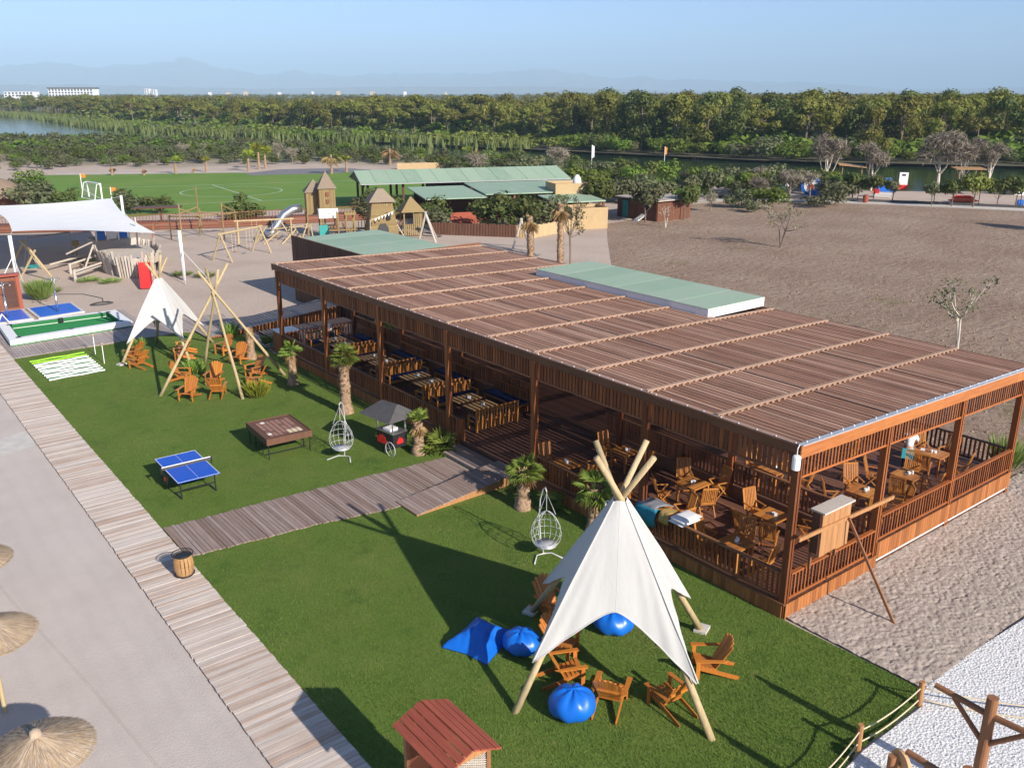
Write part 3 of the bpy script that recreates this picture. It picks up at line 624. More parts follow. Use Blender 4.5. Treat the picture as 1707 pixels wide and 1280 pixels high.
# fascia: dark along the lawn, near-end planks with sunlight put into their orange colour, grey gutter with bulbs
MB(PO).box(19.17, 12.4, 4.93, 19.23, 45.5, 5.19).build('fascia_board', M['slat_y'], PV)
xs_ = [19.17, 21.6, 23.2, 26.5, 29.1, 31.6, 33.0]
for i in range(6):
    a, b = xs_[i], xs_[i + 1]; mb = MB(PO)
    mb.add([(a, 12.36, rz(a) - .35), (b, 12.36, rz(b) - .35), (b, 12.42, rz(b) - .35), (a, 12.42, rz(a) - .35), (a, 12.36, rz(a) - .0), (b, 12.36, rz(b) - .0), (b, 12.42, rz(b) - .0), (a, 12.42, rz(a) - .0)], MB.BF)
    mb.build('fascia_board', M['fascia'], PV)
MB(PO).beam((19.2, 12.42, rz(19.2) + .015), (33.0, 12.42, rz(33) + .015), .17, .03).build('gutter', M['greyal'], PV)
MB(PO).box(32.93, 12.4, rz(33) - .22, 33.0, 45.5, rz(33) - .0).build('fascia_board', M['slat_y'], PV)
MB(PO).box(19.17, 45.4, 4.85, 33.0, 45.47, 4.97).build('fascia_board', M['slat_y'], PV)
mb = MB(); y = 12.6
while y < 45: mb.cbox(19.24, y, 5.215, .03, .03, .03); y += .62
x = 19.5
while x < 33: mb.cbox(x, 12.45, rz(x) + .05, .035, .035, .035); x += .55
mb.tube([(19.24, 12.5, 5.205), (19.24, 45.4, 5.205)], .006, 4); mb.tube([(19.25, 12.45, 5.215), (33, 12.45, rz(33) + .035)], .006, 4)
solo(mb, 'string_light', M['white'], 'thin string of small white bulbs running along the pavilion roof edges', 'string light')
GR = thing('roof_hatch', (29.25, 24.0, 5.0), 0, 'raised flat green roof box with white sides on the pavilion roof', 'roof box'); GO = (29.25, 24.0, 5.0)
MB(GO).box(29.25, 24.0, 4.82, 33.05, 35.4, 5.2).build('side_panel', M['white'], GR); 
for i in range(6): piece('roof_sheet', M['greenroof'], GR, GO, (31.15, 24.0 + 1.9 * (i + .5), 5.212 + .004 * (i % 2)), (3.86, 1.885, .02))
# pendant speaker, sign board with prop
mb = MB().lathe([(.085, -.4), (.11, -.38), (.11, -.03), (.085, 0)], (19.08, 12.42, 4.95), 14).tube([(19.08, 12.42, 4.94), (19.08, 12.42, 5.14), (19.2, 12.45, 5.22)], .012, 5)
solo(mb, 'loudspeaker', M['white'], 'small white cylinder loudspeaker hanging at the near roof corner of the pavilion', 'loudspeaker', smooth=False)
SB = thing('sign_board', (20.7, 12.2, .8), 0, 'unfinished plank board with cap propped against the near end railing', 'board'); SO = (20.7, 12.2, .8)
for i in range(5): piece('plank', M['plywood'], SB, SO, (20.16 + i * .27, 12.06, 2.5 + J(.02)), (.262, .04, 1.3 + J(.04)))
MB(SO).box(19.95, 11.95, 3.15, 21.4, 12.4, 3.2).build('cap', M['greyw'], SB); MB(SO).box(20.0, 12.1, 1.9, 20.04, 12.35, 3.15).build('side', M['dark'], SB)
MB(SO).beam((18.95, 12.02, 2.72), (23.6, 12.02, 2.62), .05, .11).build('rail', M['plywood'], SB)
MB(SO).beam((21.2, 11.98, 2.7), (21.46, 10.41, .02), .06, .07).build('prop', M['log'], SB)
MB(SO).box(20.05, 12.3, 1.36, 20.12, 12.37, 1.9).box(21.25, 12.3, 1.36, 21.32, 12.37, 1.9).build('leg', M['log'], SB)
# slatted annex with green roof beyond the far end
AX = thing('annex', (26.0, 47.5, 0), 0, 'square brown slatted annex with flat green roof behind the pavilion far end', 'annex'); AO = (26.0, 47.5, 0)
ax = MB(AO); ax.box(26.2, 47.0, 0, 26.26, 58.3, 4.2).box(26.26, 58.2, 0, 33.0, 58.26, 4.2).box(32.9, 47.0, 0, 32.96, 58.2, 4.2).box(26.26, 47.0, 0, 32.9, 47.06, 4.2); wl = ax.build('wall', M['dark'], AX)
y = 47.05
while y < 58.3: piece('slat', M['annex'], wl, AO, (26.15, y, 2.28), (.06, .15, 4.56)); y += .235
x = 26.3
while x < 33: piece('slat', M['annex'], wl, AO, (x, 46.95, 2.28), (.15, .06, 4.56)); x += .235
arf = MB(AO).box(26.3, 47.1, 4.2, 32.9, 58.2, 4.3).build('roof', M['greyal'], AX)
for i in range(6): piece('roof_sheet', M['greenroof'], arf, AO, (29.6, 47.1 + 1.85 * (i + .5), 4.312 + .004 * (i % 2)), (6.6, 1.835, .02))
# raised timber walkway reaching the far end, with slatted sunlit side
WK = thing('walkway', (17.4, 52.5, 0), 0, 'raised timber walkway with slatted orange side leading to the far pavilion end', 'walkway'); KO = (17.4, 52.5, 0)
def wz(x): return .12 + max(0, x - 17.4) * .085
mb = MB(KO); mb.add([(17.4, 51.4, 0), (26.2, 51.4, 0), (26.2, 53.8, 0), (17.4, 53.8, 0), (17.4, 51.4, wz(17.4) - .04), (26.2, 51.4, wz(26.2) - .04), (26.2, 53.8, wz(26.2) - .04), (17.4, 53.8, wz(17.4) - .04)], MB.BF)
b_ = mb.build('frame', M['dark'], WK); x = 17.45
while x < 26.1:
    piece('board', M['apron'], b_, KO, (x, 52.6, wz(x)), (.145, 2.5 + J(.03), .035), (0, -math.atan(.085), 0)); x += .16
x = 17.5
while x < 26.1: piece('side_slat', M['skirt'], b_, KO, (x, 51.33, (wz(x) + .03) / 2 + .05), (.11, .03, wz(x) - .05)); x += .17
PL = thing('platform', (20.2, 46.2, 0), 0, 'low slatted timber platform between the walkway and the pavilion far end', 'platform'); LO = (20.2, 46.2, 0)
lb = MB(LO).box(20.3, 46.0, .05, 25.9, 50.9, .1).build('frame', M['dark'], PL); y = 46.1
while y < 50.9: piece('board', M['path'], lb, LO, (23.1, y, .2), (5.7, .13, .04)); y += .2
MB(LO).box(20.3, 46.0, .1, 20.4, 50.9, .19).box(25.8, 46.0, .1, 25.9, 50.9, .19).build('joist', M['dark'], PL)
CB = thing('cabinet', (19.9, 46.1, 0), 0, 'low slatted cabinet with grey top at the far lawn corner of the pavilion', 'cabinet')
MB((19.9, 46.1, 0)).box(19.4, 45.6, 0, 20.5, 46.6, 1.25).build('body', M['skirt'], CB); MB((19.9, 46.1, 0)).box(19.34, 45.55, 1.25, 20.56, 46.66, 1.3).build('top', M['greyal'], CB)
# ------------------------------------------------------------------ tipis
def tipi(name, feet, apex, tipk, canvas, label, r=.075, pads=(), cz=.76, peak=.5):
    c = (sum(f[0] for f in feet) / len(feet), sum(f[1] for f in feet) / len(feet), 0); t = thing(name, c, 0, label, 'tipi'); T = Vector(apex)
    off = [(.05, .04), (-.05, .03), (-.04, -.05), (.05, -.04), (0, .06)]
    for i, f in enumerate(feet):
        f = Vector((*f, -.03)); q = T + Vector((off[i][0], off[i][1], 0)) * 1.3; tip = q + (q - f) * tipk[i]
        pts = [f + (tip - f) * s + Vector((J(.02), J(.02), 0)) * (0 < s < 1) for s in (0, .2, .4, .6, .8, 1)]
        MB(c).tube(pts, [r * k for k in (1.1, 1.0, .9, .86, .86, .86)], 10).build('pole', M['pole'], t, True)
        if i in pads: MB(c).cbox(f.x, f.y, .05, .42, .34, .08, .4).build('foot_pad', M['concrete'], t)
    if canvas:
        n = len(feet); V = []; F = []; NS, NT_ = 40, 30
        for i in range(n):
            P, Q = Vector((*feet[i], 0)), Vector((*feet[(i + 1) % n], 0)); b0 = len(V); mid = (P + Q) / 2; outn = Vector((mid.x - c[0], mid.y - c[1], 0)).normalized()
            for a in range(NS + 1):
                s = a / NS; e = abs(2 * s - 1); lim = peak + (cz - peak) * (e ** 1.55)
                for k in range(NT_ + 1):
                    u = lim * (.03 + .97 * k / NT_); B = P + (Q - P) * s; p = T + Vector((0, 0, .02)) + (B - T) * u
                    sag = -.16 * u * (1 - e * e) * (.4 + .6 * k / NT_); wr = .05 * math.sin(46 * s + 7 * u + 3 * i) * max(0, u - .22) * e ** 1.5 + .02 * math.sin(19 * s - 6 * u) * max(0, u - .1)
                    rd_ = Vector((B.x - c[0], B.y - c[1], 0)).normalized(); p = p + outn * (sag + wr) + rd_ * (.12 + .10 * min(1, u * 2.5)); V.append(p - Vector(c))
            for a in range(NS):
                for k in range(NT_):
                    q = b0 + a * (NT_ + 1) + k; F.append((q, q + NT_ + 1, q + NT_ + 2, q + 1))
        cv = link('canvas', mesh_np('canvas', V, F, M['canvas'], True), t); sm = MB()
        for i in range(n):
            for a in (0, NS // 2):
                q = [V[i * (NS + 1) * (NT_ + 1) + a * (NT_ + 1) + k] for k in range(NT_ + 1)]; sm.tube(q, .005 if a else .022, 5)
            sm.tube([V[i * (NS + 1) * (NT_ + 1) + a * (NT_ + 1) + NT_] for a in range(NS + 1)], .018, 5)
        sm.build('seam', M['canvas'], cv, True)
    return t
tipi('tipi', [(10.96, 13.93), (13.90, 10.45), (17.07, 13.47), (13.97, 17.02)], (13.98, 13.72, 4.8), [.25, .24, .25, .26], True, 'tall white canvas tipi on four thick poles nearest the camera on the lawn', .085, (2, 3))
tipi('tipi', [(11.87, 49.21), (15.05, 47.9), (17.4, 50.6), (14.76, 52.6)], (14.6, 50.2, 4.3), [.22, .28, .2, .3], True, 'white canvas tipi at the far end of the lawn beside the pool table court', .075, (0,))
tipi('bare_tipi_frame', [(11.82, 42.65), (14.79, 39.77), (18.0, 42.11), (14.96, 45.42)], (14.89, 42.49, 4.85), [.24, .2, .2, .22], False, 'bare tipi frame of four crossed poles without canvas on the lawn', .075)

# ------------------------------------------------------------------ adirondack chairs
def make_adirondack():
    t = thing('adirondack_chair', (0, 0, 0)); W = .27                    # faces +y
    mb = MB()
    for i in range(5): mb.beam((-W, .30 - i * .105, .37 - i * .028), (W, .30 - i * .105, .37 - i * .028), .095, .022)
    mb.build('seat', M['adir'], t)
    mb = MB()
    for i in range(6):
        a = (i - 2.5) / 2.5; x0 = a * .21; x1 = a * .30; h = 1.0 - .14 * a * a
        b0, b1 = Vector((x0, -.16, .27)), Vector((x1, -.16 - .40 * h, .27 + .74 * h))
        d = (b1 - b0); s = Vector((.042, 0, 0)); s2 = Vector((.052, 0, 0)); nrm = Vector((0, .022, .012))
        P = [b0 - s, b0 + s, b1 + s2 * .9, b1 + d * .03, b1 - s2 * .9]; mb.ext(P, nrm)
    mb.beam((-.27, -.37, .62), (.27, -.37, .62), .02, .07); mb.build('backrest', M['adir'], t)
    for s in (-1, 1):
        mb = MB(); mb.add([(s * .30, .40, .55), (s * .43, .40, .55), (s * .42, -.30, .55), (s * .33, -.42, .55), (s * .30, .40, .575), (s * .43, .40, .575), (s * .42, -.30, .575), (s * .33, -.42, .575)], MB.BF).build('armrest', M['adir'], t)
        MB().box(s * .33 - .012, .26, 0, s * .33 + .012, .36, .55).build('leg', M['adir'], t)
        MB().beam((s * .285, .36, .33), (s * .285, -.72, .03), .025, .11).build('back_leg', M['adir'], t)
    return t
ad0 = make_adirondack(); used = [0]
def adir(x, y, face, label, grp):
    rz_ = math.atan2(face[1] - y, face[0] - x) - math.pi / 2
    if used[0] == 0:
        used[0] = 1; ad0.location = (x, y, .012); ad0.rotation_euler = (0, 0, rz_); tag(ad0, label, 'chair', grp)
    else: dup(ad0, (x, y, .012), rz_, label, grp)
G1 = 'adirondack chairs around the nearest tipi'; C1 = (14.1, 13.5)
for x, y, l in ((13.95, 11.85, 'orange adirondack chair with its back to the camera nearest the front right tipi pole'), (12.95, 12.75, 'orange adirondack chair just right of the front blue beanbag'),
                (12.75, 14.1, 'orange adirondack chair between the front beanbag and the beanbag left of the tipi'), (15.75, 12.15, 'orange adirondack chair outside the canvas to the right of the tipi'),
                (13.35, 15.0, 'orange adirondack chair in the shade behind the left edge of the tipi canvas'), (14.35, 16.55, 'orange adirondack chair with rounded back seen past the left canvas wing of the tipi')):
    adir(x, y, C1 if y < 16 else (14.1, 12), l, G1)
G2 = 'adirondack chairs around the two far tipis'; C2, C3 = (14.3, 49.8), (15.0, 42.6)
for x, y, c, l in ((12.45, 48.1, (9, 54), 'orange chair facing away in front of the far tipi left pole'), (12.75, 49.9, (9, 55), 'orange chair half hidden behind the far tipi left pole'),
                   (15.3, 49.5, C2, 'shaded reddish chair under the far tipi canvas, the farther of two'), (14.75, 48.3, (11, 49), 'shaded reddish chair under the far tipi canvas, the nearer of two'),
                   (13.5, 44.4, (15.4, 43), 'orange chair behind the left pole of the bare tipi frame'), (12.75, 41.3, (10.5, 39), 'orange chair turned toward the camera left of the bare tipi frame'),
                   (14.6, 42.9, (12.5, 40.2), 'tall backed orange chair facing the camera in the middle of the bare frame'), (14.05, 41.0, (15.5, 43.4), 'orange chair with its back to the camera in the middle of the bare frame'),
                   (17.0, 47.9, (14.5, 47), 'orange chair farthest back beneath the right pole of the bare frame'), (17.0, 45.8, (14.5, 44), 'orange chair beside the stump palm with its low seat sunlit'),
                   (16.7, 42.9, (15, 42.6), 'orange chair facing left at the right side of the bare frame'), (16.1, 41.3, (14.3, 42.6), 'orange chair beside the yellow bush at the right front pole of the bare frame')):
    adir(x, y, c, l, G2)

# ------------------------------------------------------------------ beanbags
def beanbag(x, y, r, h, label, neck=True, seed=0):
    V = []; F = []; n, k = 60, 22; rs = random.Random(seed)
    for j in range(k + 1):
        t = j / k; ph = -math.pi / 2 + t * math.pi
        rr = r * math.cos(ph) ** .75 * (1.08 - .26 * t); z = h * (.5 + .5 * math.sin(ph)); z = max(0, z)
        for i in range(n):
            a = 2 * math.pi * i / n; q = rr * (1 + .05 * math.sin(2 * a + seed) + .02 * math.sin(7 * a + seed + 4 * t) * t * t + .05 * math.sin(13 * a + 2 * seed - 6 * t) * t ** 5 + .03 * math.sin(5 * a + 9 * t + seed) * (1 - t)); V.append((q * math.cos(a) + .10 * t * r, q * math.sin(a), z + (.02 * math.sin(7 * a) if 0 < j < k else 0)))
    for j in range(k):
        for i in range(n): F.append((j * n + i, j * n + (i + 1) % n, (j + 1) * n + (i + 1) % n, (j + 1) * n + i))
    t = thing('beanbag', (x, y, .0), rs.random() * 6, label, 'beanbag', 'blue beanbags by the nearest tipi'); link('body', mesh_np('beanbag_body', V, F, M['blue'], True), t)
    if neck: MB().beam((r * .1 - .16, 0, h - .01), (r * .1 + .16, .03, h + .01), .05, .04).build('handle', M['blue'], t)
beanbag(11.95, 13.05, .56, .72, 'round glossy blue beanbag in front of the left tipi pole', True, 2)
beanbag(12.65, 15.75, .52, .62, 'crumpled blue beanbag beside the blue floor cushion', True, 5)
beanbag(15.2, 14.95, .56, .66, 'blue beanbag seen through the front opening of the tipi', False, 9)
fc = thing('floor_cushion', (12.05, 16.75, 0), R(20), 'large four cornered blue floor cushion left of the tipi', 'cushion', 'blue beanbags by the nearest tipi'); V = []; F = []; n = 30
for j in range(n + 1):
    for i in range(n + 1):
        a, b_ = i / n * 2 - 1, j / n * 2 - 1; e = max(abs(a), abs(b_)); V.append((a * .82 * (1 - .12 * (1 - abs(b_))), b_ * .72 * (1 - .12 * (1 - abs(a))), .03 + .55 * (1 - e) ** .75 * (1 + .15 * b_) + .035 * math.sin(9 * a + 4 * b_) * (1 - e) + .02 * math.sin(17 * b_ - 6 * a) * (1 - e)))
for j in range(n):
    for i in range(n): q = j * (n + 1) + i; F.append((q, q + 1, q + n + 2, q + n + 1))
bs = len(V); V += [(x, y, .012) for x, y, z in V[:bs]]; F += [tuple(q + bs for q in f[::-1]) for f in F]
link('body', mesh_np('cushion_body', V, F, M['blue'], True), fc)

# ------------------------------------------------------------------ table tennis and the big board game table
tt = thing('table_tennis_table', (9.37, 31.55, 0), R(-1), 'blue table tennis table with white net on the lawn', 'game table')
for s in (-1, 1): MB().box(-.76, s * .01 if s > 0 else -1.37, .735, .76, 1.37 if s > 0 else -.01, .76).build('tabletop', M['ttblue'], tt)
mb = MB()
for x in (-.752, .732): mb.box(x, -1.37, .7605, x + .02, 1.37, .764)
for y in (-1.37, 1.35): mb.box(-.73, y, .7605, .73, y + .02, .764)
mb.box(-.004, -1.34, .7605, .004, 1.34, .763).build('line', M['white'], tt)
nt_ = MB().box(-.9, -.004, .80, .9, .004, .9).build('net', M['darkgrey'], tt); MB().box(-.92, -.012, .9, .92, .012, .925).build('net_tape', M['white'], nt_)
for x in (-.92, .92): MB().box(x - .02, -.03, .66, x + .02, .03, .93).build('net_post', M['black'], tt)
for y in (-1.15, 1.15):
    for x in (-.62, .62): MB().tube([(x, y, .735), (x, y, .02), (x, y * .35, .02)], .025, 6).build('leg', M['black'], tt)
    MB().beam((-.62, y, .36), (.62, y, .36), .03, .04).build('crossbar', M['black'], tt)
MB().box(-.82, -.3, .2, -.78, .3, .62).build('bat_holder', M['black'], tt); MB().lathe([(.001, 0), (.08, .004), (.08, .012), (.001, .016)], (0, 0, 0), 10).build('bat', M['redplastic'], tt, loc=(-.86, -.1, .5), rot=(0, R(90), 0))
gt = thing('board_game_table', (13.62, 32.95, 0), R(-3), 'dark wooden game table with a grid of letter tiles on black legs', 'game table')
MB().box(-.95, -1.2, .66, .95, -1.16, .92).box(-.95, 1.16, .66, .95, 1.2, .92).box(-.95, -1.16, .66, -.91, 1.16, .92).box(.91, -1.16, .66, .95, 1.16, .92).box(-.91, -1.16, .66, .91, 1.16, .89).build('frame', M['annex'], gt)
MB().box(-.7, -.92, .8905, .7, .92, .896).build('board', M['dark'], gt)
mtile = [m_plain('tile_pinkwood', (.27, .145, .11), .6), m_plain('tile_brown', (.16, .075, .06), .6), m_plain('tile_pale', (.62, .52, .36), .6), m_plain('tile_ivory', (.78, .72, .62), .6)]
tm = [ubox(q) for q in mtile]
for i in range(7):
    for j in range(9):
        k = 2 if (i in (4, 5, 6) and j < 2) else 3 if (i, j) in ((6, 0), (0, 1), (1, 8)) else rng.choice((0, 0, 0, 1))
        link('tile', tm[k], gt, (-.6 + i * .2, -.8 + j * .2, .902), (0, 0, J(.05)), (.165, .165, .014))
for x in (-.86, .86):
    for y in (-1.08, -.4, .4, 1.08): MB().tube([(x, y, .67), (x, y, .02)], .022, 6).build('leg', M['black'], gt)
for y in (-.72, .72): MB().beam((-.86, y, .12), (.86, y, .12), .03, .03).build('crossbar', M['black'], gt)

# ------------------------------------------------------------------ hanging egg chairs
def make_egg():
    t = thing('hanging_egg_chair', (0, 0, 0)); mb = MB()
    mb.tube([(0, .1, .02), (-.04, .3, .5), (-.05, .42, 1.2), (-.03, .38, 1.8), (0, .22, 2.2), (0, .02, 2.33), (0, -.1, 2.25)], .022, 8)
    mb.tube([(-.5, -.45, .03), (-.25, .05, .03), (0, .1, .03), (.25, .05, .03), (.5, -.45, .03)], .025, 7); mb.build('stand', M['wire'], t, True)
    rad = lambda z: .48 * math.sin(min(1, max(0, (z - .35) / 1.25)) ** .72 * math.pi) ** .55 if .35 < z < 1.6 else .03
    mb = MB(); zs = [.36, .45, .6, .85, 1.1, 1.35, 1.52, 1.6]
    for i in range(14):
        a = 2 * math.pi * i / 14
        if abs(((a - 1.5 * math.pi + math.pi) % (2 * math.pi)) - math.pi) < .75: pts = [(rad(z) * math.cos(a), -.1 + rad(z) * math.sin(a), z) for z in zs[:3]]
        else: pts = [(rad(z) * math.cos(a), -.1 + rad(z) * math.sin(a), z) for z in zs]
        mb.tube(pts, .008, 5)
    for z in (.45, .62, .85, 1.1, 1.35):
        A = [math.pi * (1.5 + .24 + 1.52 * k / 20) if z > .65 else math.pi * 2 * k / 20 for k in range(21)]
        mb.tube([(rad(z) * math.cos(a), -.1 + rad(z) * math.sin(a), z) for a in A], .008, 5)
    mb.build('basket', M['wire'], t, True)
    MB().lathe([(.02, 0), (.34, .03), (.36, .09), (.02, .12)], (0, -.1, .4), 14).build('seat_pad', M['greyal'], t, True)
    MB().tube([(0, -.1, 1.6), (0, -.1, 2.25)], .012, 5).tube([(-.3, -.12, 1.45), (0, -.1, 2.2), (.3, -.12, 1.45)], .012, 5).build('hanger', M['wire'], t)
    return t
eg = make_egg(); eg.location = (15.15, 30.35, .01); eg.rotation_euler = (0, 0, R(-52)); tag(eg, 'white wire hanging egg chair beside the letter game table', 'hanging chair', 'hanging egg chairs on the lawn')
dup(eg, (16.35, 19.25, .01), R(-20), 'white wire hanging egg chair left of the nearest tipi near the entrance ramp', 'hanging egg chairs on the lawn')

# ------------------------------------------------------------------ litter bin
bn = thing('litter_bin', (6.98, 24.98, .065), 0, 'barrel shaped litter bin of yellow slats with black iron rims', 'bin'); 
for i in range(16):
    a = 2 * math.pi * i / 16; P = [(.235, .06), (.27, .22), (.28, .36), (.27, .5), (.235, .64)]; mb = MB(); ta = (-math.sin(a), math.cos(a))
    for q in range(4):
        (r0, z0), (r1, z1) = P[q], P[q + 1]; mb.beam((r0 * math.cos(a), r0 * math.sin(a), z0), (r1 * math.cos(a), r1 * math.sin(a), z1), .088, .022, (math.cos(a), math.sin(a), 0))
    mb.build('slat', M['tablew'], bn)
for z, r_ in ((.69, .31), (.03, .29)):
    mb = MB(); k = 26
    for rr, zz in ((r_, z + .03), (.245, z - .02)): mb.tube([(rr * math.cos(2 * math.pi * i / k), rr * math.sin(2 * math.pi * i / k), zz) for i in range(k + 1)], .014, 6)
    for i in range(24): a = 2 * math.pi * i / 24; mb.tube([(.245 * math.cos(a), .245 * math.sin(a), z - .02), (r_ * math.cos(a + .13), r_ * math.sin(a + .13), z + .03)], .008, 4)
    mb.build('rim', M['black'], bn)
MB().lathe([(.22, .05), (.22, .66)], (0, 0, 0), 16).build('liner', M['black'], bn)

# ------------------------------------------------------------------ grill cart
gc = thing('grill_cart', (17.05, 29.85, 0), R(8), 'black grill cart with red flame side and dark grey canopy beside the railing', 'cart')
MB().box(-.35, -.62, .32, .35, .42, .92).build('body', M['black'], gc); MB().box(-.38, -.64, .92, .38, .44, .96).build('worktop', M['steel'], gc); MB().box(-.2, -.25, .96, .2, .2, 1.02).build('tray', M['white'], gc)
pts = [(-.25, .40), (-.28, .58), (-.2, .56), (-.16, .74), (-.09, .62), (-.03, .84), (.04, .66), (.11, .76), (.16, .58), (.24, .66), (.25, .40)]
MB().ext([(-.352, .1 + x * 1.2, z) for x, z in pts], (-.008, 0, 0)).build('flame', M['red_flame'], gc); MB().ext([(x * .6, -.622, z * .7 + .2) for x, z in pts], (0, -.008, 0)).build('flame', M['red_flame'], gc)
for x, y in ((-.33, -.58), (.33, -.58), (-.33, .38), (.33, .38)): MB().box(x - .02, y - .02, .96, x + .02, y + .02, 1.85).build('canopy_post', M['steel'], gc)
MB().box(-.36, .0, .0, -.3, .06, .32).box(.3, .0, .0, .36, .06, .32).build('leg', M['black'], gc)
mb = MB(); mb.add([(-.82, -1.0, 1.6), (.82, -1.0, 1.6), (.82, .95, 1.6), (-.82, .95, 1.6), (-.06, -.55, 2.1), (.06, -.55, 2.1), (.06, .5, 2.05), (-.06, .5, 2.05)], MB.BF); mb.build('canopy', M['darkgrey'], gc)
mb = MB(); k = 18; mb.tube([(-.42, -.5 + .3 * math.cos(2 * math.pi * i / k), .3 + .3 * math.sin(2 * math.pi * i / k)) for i in range(k + 1)], .018, 6)
for i in range(6): a = i * math.pi / 3; mb.tube([(-.42, -.5, .3), (-.42, -.5 + .3 * math.cos(a), .3 + .3 * math.sin(a))], .008, 4)
mb.build('wheel', M['wire'], gc)
# rails, towels on the front railing
wf = MB().tube([(18.7, 19.0, 0), (18.7, 19.0, 1.28), (18.72, 18.95, 1.33), (18.95, 18.25, 1.33), (18.97, 18.2, 1.28), (18.97, 18.2, 0)], .03, 8)
solo(wf, 'pipe_frame', M['white'], 'white bent pipe frame standing behind the nearest tipi by the railing', 'pipe frame', smooth=True)
def blanket(x, y0, y1, hang, mat, label, thick=.07, inn=.5):
    V = []; F = []; prof = [(x - .1, 1.41 - hang), (x - .12, 1.41 - hang * .5), (x - .11, 1.38), (x - .06, 1.42 + thick), (x + .05, 1.43 + thick), (x + inn * .5, 1.40 + thick * .8), (x + inn, 1.33)]; n = 9
    for j in range(n + 1):
        y = y0 + (y1 - y0) * j / n
        for px_, pz_ in prof: V.append((px_ + .012 * math.sin(j * 1.7), y, pz_ + .012 * math.sin(j * 2.3 + px_ * 9)))
    k = len(prof)
    for j in range(n):
        for i in range(k - 1): q = j * k + i; F.append((q, q + 1, q + k + 1, q + k))
    o = link('blanket', mesh_np('blanket', V, F, mat, True)); mo = o.modifiers.new('thick', 'SOLIDIFY'); mo.thickness = .03; tag(o, label, 'blanket', 'blankets hung over the lawn railing')
blanket(19.32, 18.05, 17.3, .42, M['cloth_g'], 'thick grey blanket folded over the lawn railing', .10, .75); blanket(19.27, 18.1, 17.25, .52, M['cloth_teal'], 'teal blanket hanging below the grey one on the railing', .02, .2)
blanket(19.33, 17.15, 16.75, .25, M['cloth_y'], 'mustard blanket folded beside the white cushions on the railing', .08, .6)
for z, l in ((1.47, 'white cushion lying directly on the lawn railing, lower of two'), (1.6, 'puffy white cushion on top of another on the lawn railing')):
    V = []; F = []; n = 10
    for sgn in (1, -1):
        for j in range(n + 1):
            for i in range(n + 1): a, b_ = i / n * 2 - 1, j / n * 2 - 1; V.append((19.42 + a * .42, 16.3 + b_ * .3, z + sgn * .075 * ((1 - a ** 4) * (1 - b_ ** 4)) ** .5))
    for g_ in (0, 1):
        for j in range(n):
            for i in range(n): q = g_ * (n + 1) ** 2 + j * (n + 1) + i; f = (q, q + 1, q + n + 2, q + n + 1); F.append(f if g_ == 0 else f[::-1])
    tag(link('cushion', mesh_np('cushion', V, F, M['cloth_w'], True), loc=(0, -.06 * (z > 1.5), 0)), l, 'cushion', 'white cushions on the railing')

# ------------------------------------------------------------------ red roofed kiosk
kx = thing('kiosk', (7.74, 11.9, 0), 0, 'small red plank roofed wooden kiosk with lattice side at the lawn edge', 'kiosk'); KO = (7.74, 11.9, 0)
for s in (-1, 1):
    for i in range(4):
        x0 = 7.74 + s * (.01 + i * .162); z0 = 2.50 - abs(x0 - 7.74) * .42
        mb = MB(KO).beam((x0 + s * .078, 11.05, z0 - .033), (x0 + s * .078, 12.85, z0 - .033), .158, .035, (s * .42, 0, 1)); mb.build('roof_plank', M['redw'], kx)
for x in (7.28, 8.2):
    for y in (11.25, 12.65): MB(KO).box(x - .045, y - .045, 0, x + .045, y + .045, 2.28).build('post', M['log'], kx)
for y in (11.18, 12.72):
    MB(KO).ext([(7.3, y, 2.2), (8.18, y, 2.2), (8.18, y, 2.28), (7.74, y, 2.45), (7.3, y, 2.28)], (0, .04, 0)).build('gable', M['plywood'], kx)
mb = MB(KO)
for i in range(-9, 10):
    for s in (-1, 1):
        a = (7.74 + i * .1 - s * .9, 11.22 + .01 * s, 1.3); b_ = (7.74 + i * .1 + s * .9, 11.22 + .01 * s, 2.2); t0 = max(0, min(1, (7.34 - a[0]) / (b_[0] - a[0]))); t1 = max(0, min(1, (8.14 - a[0]) / (b_[0] - a[0]))); lo, hi = min(t0, t1), max(t0, t1)
        if hi - lo > .05: mb.beam(tuple(a[k] + (b_[k] - a[k]) * lo for k in range(3)), tuple(a[k] + (b_[k] - a[k]) * hi for k in range(3)), .022, .01, (0, 1, 0))
mb.build('lattice', M['greyw'], kx); MB(KO).box(7.3, 11.25, 0, 8.18, 12.65, 1.0).build('cabinet', M['redw2'], kx); MB(KO).box(7.32, 12.6, 1.0, 8.16, 12.64, 2.2).build('back_panel', M['redw2'], kx)

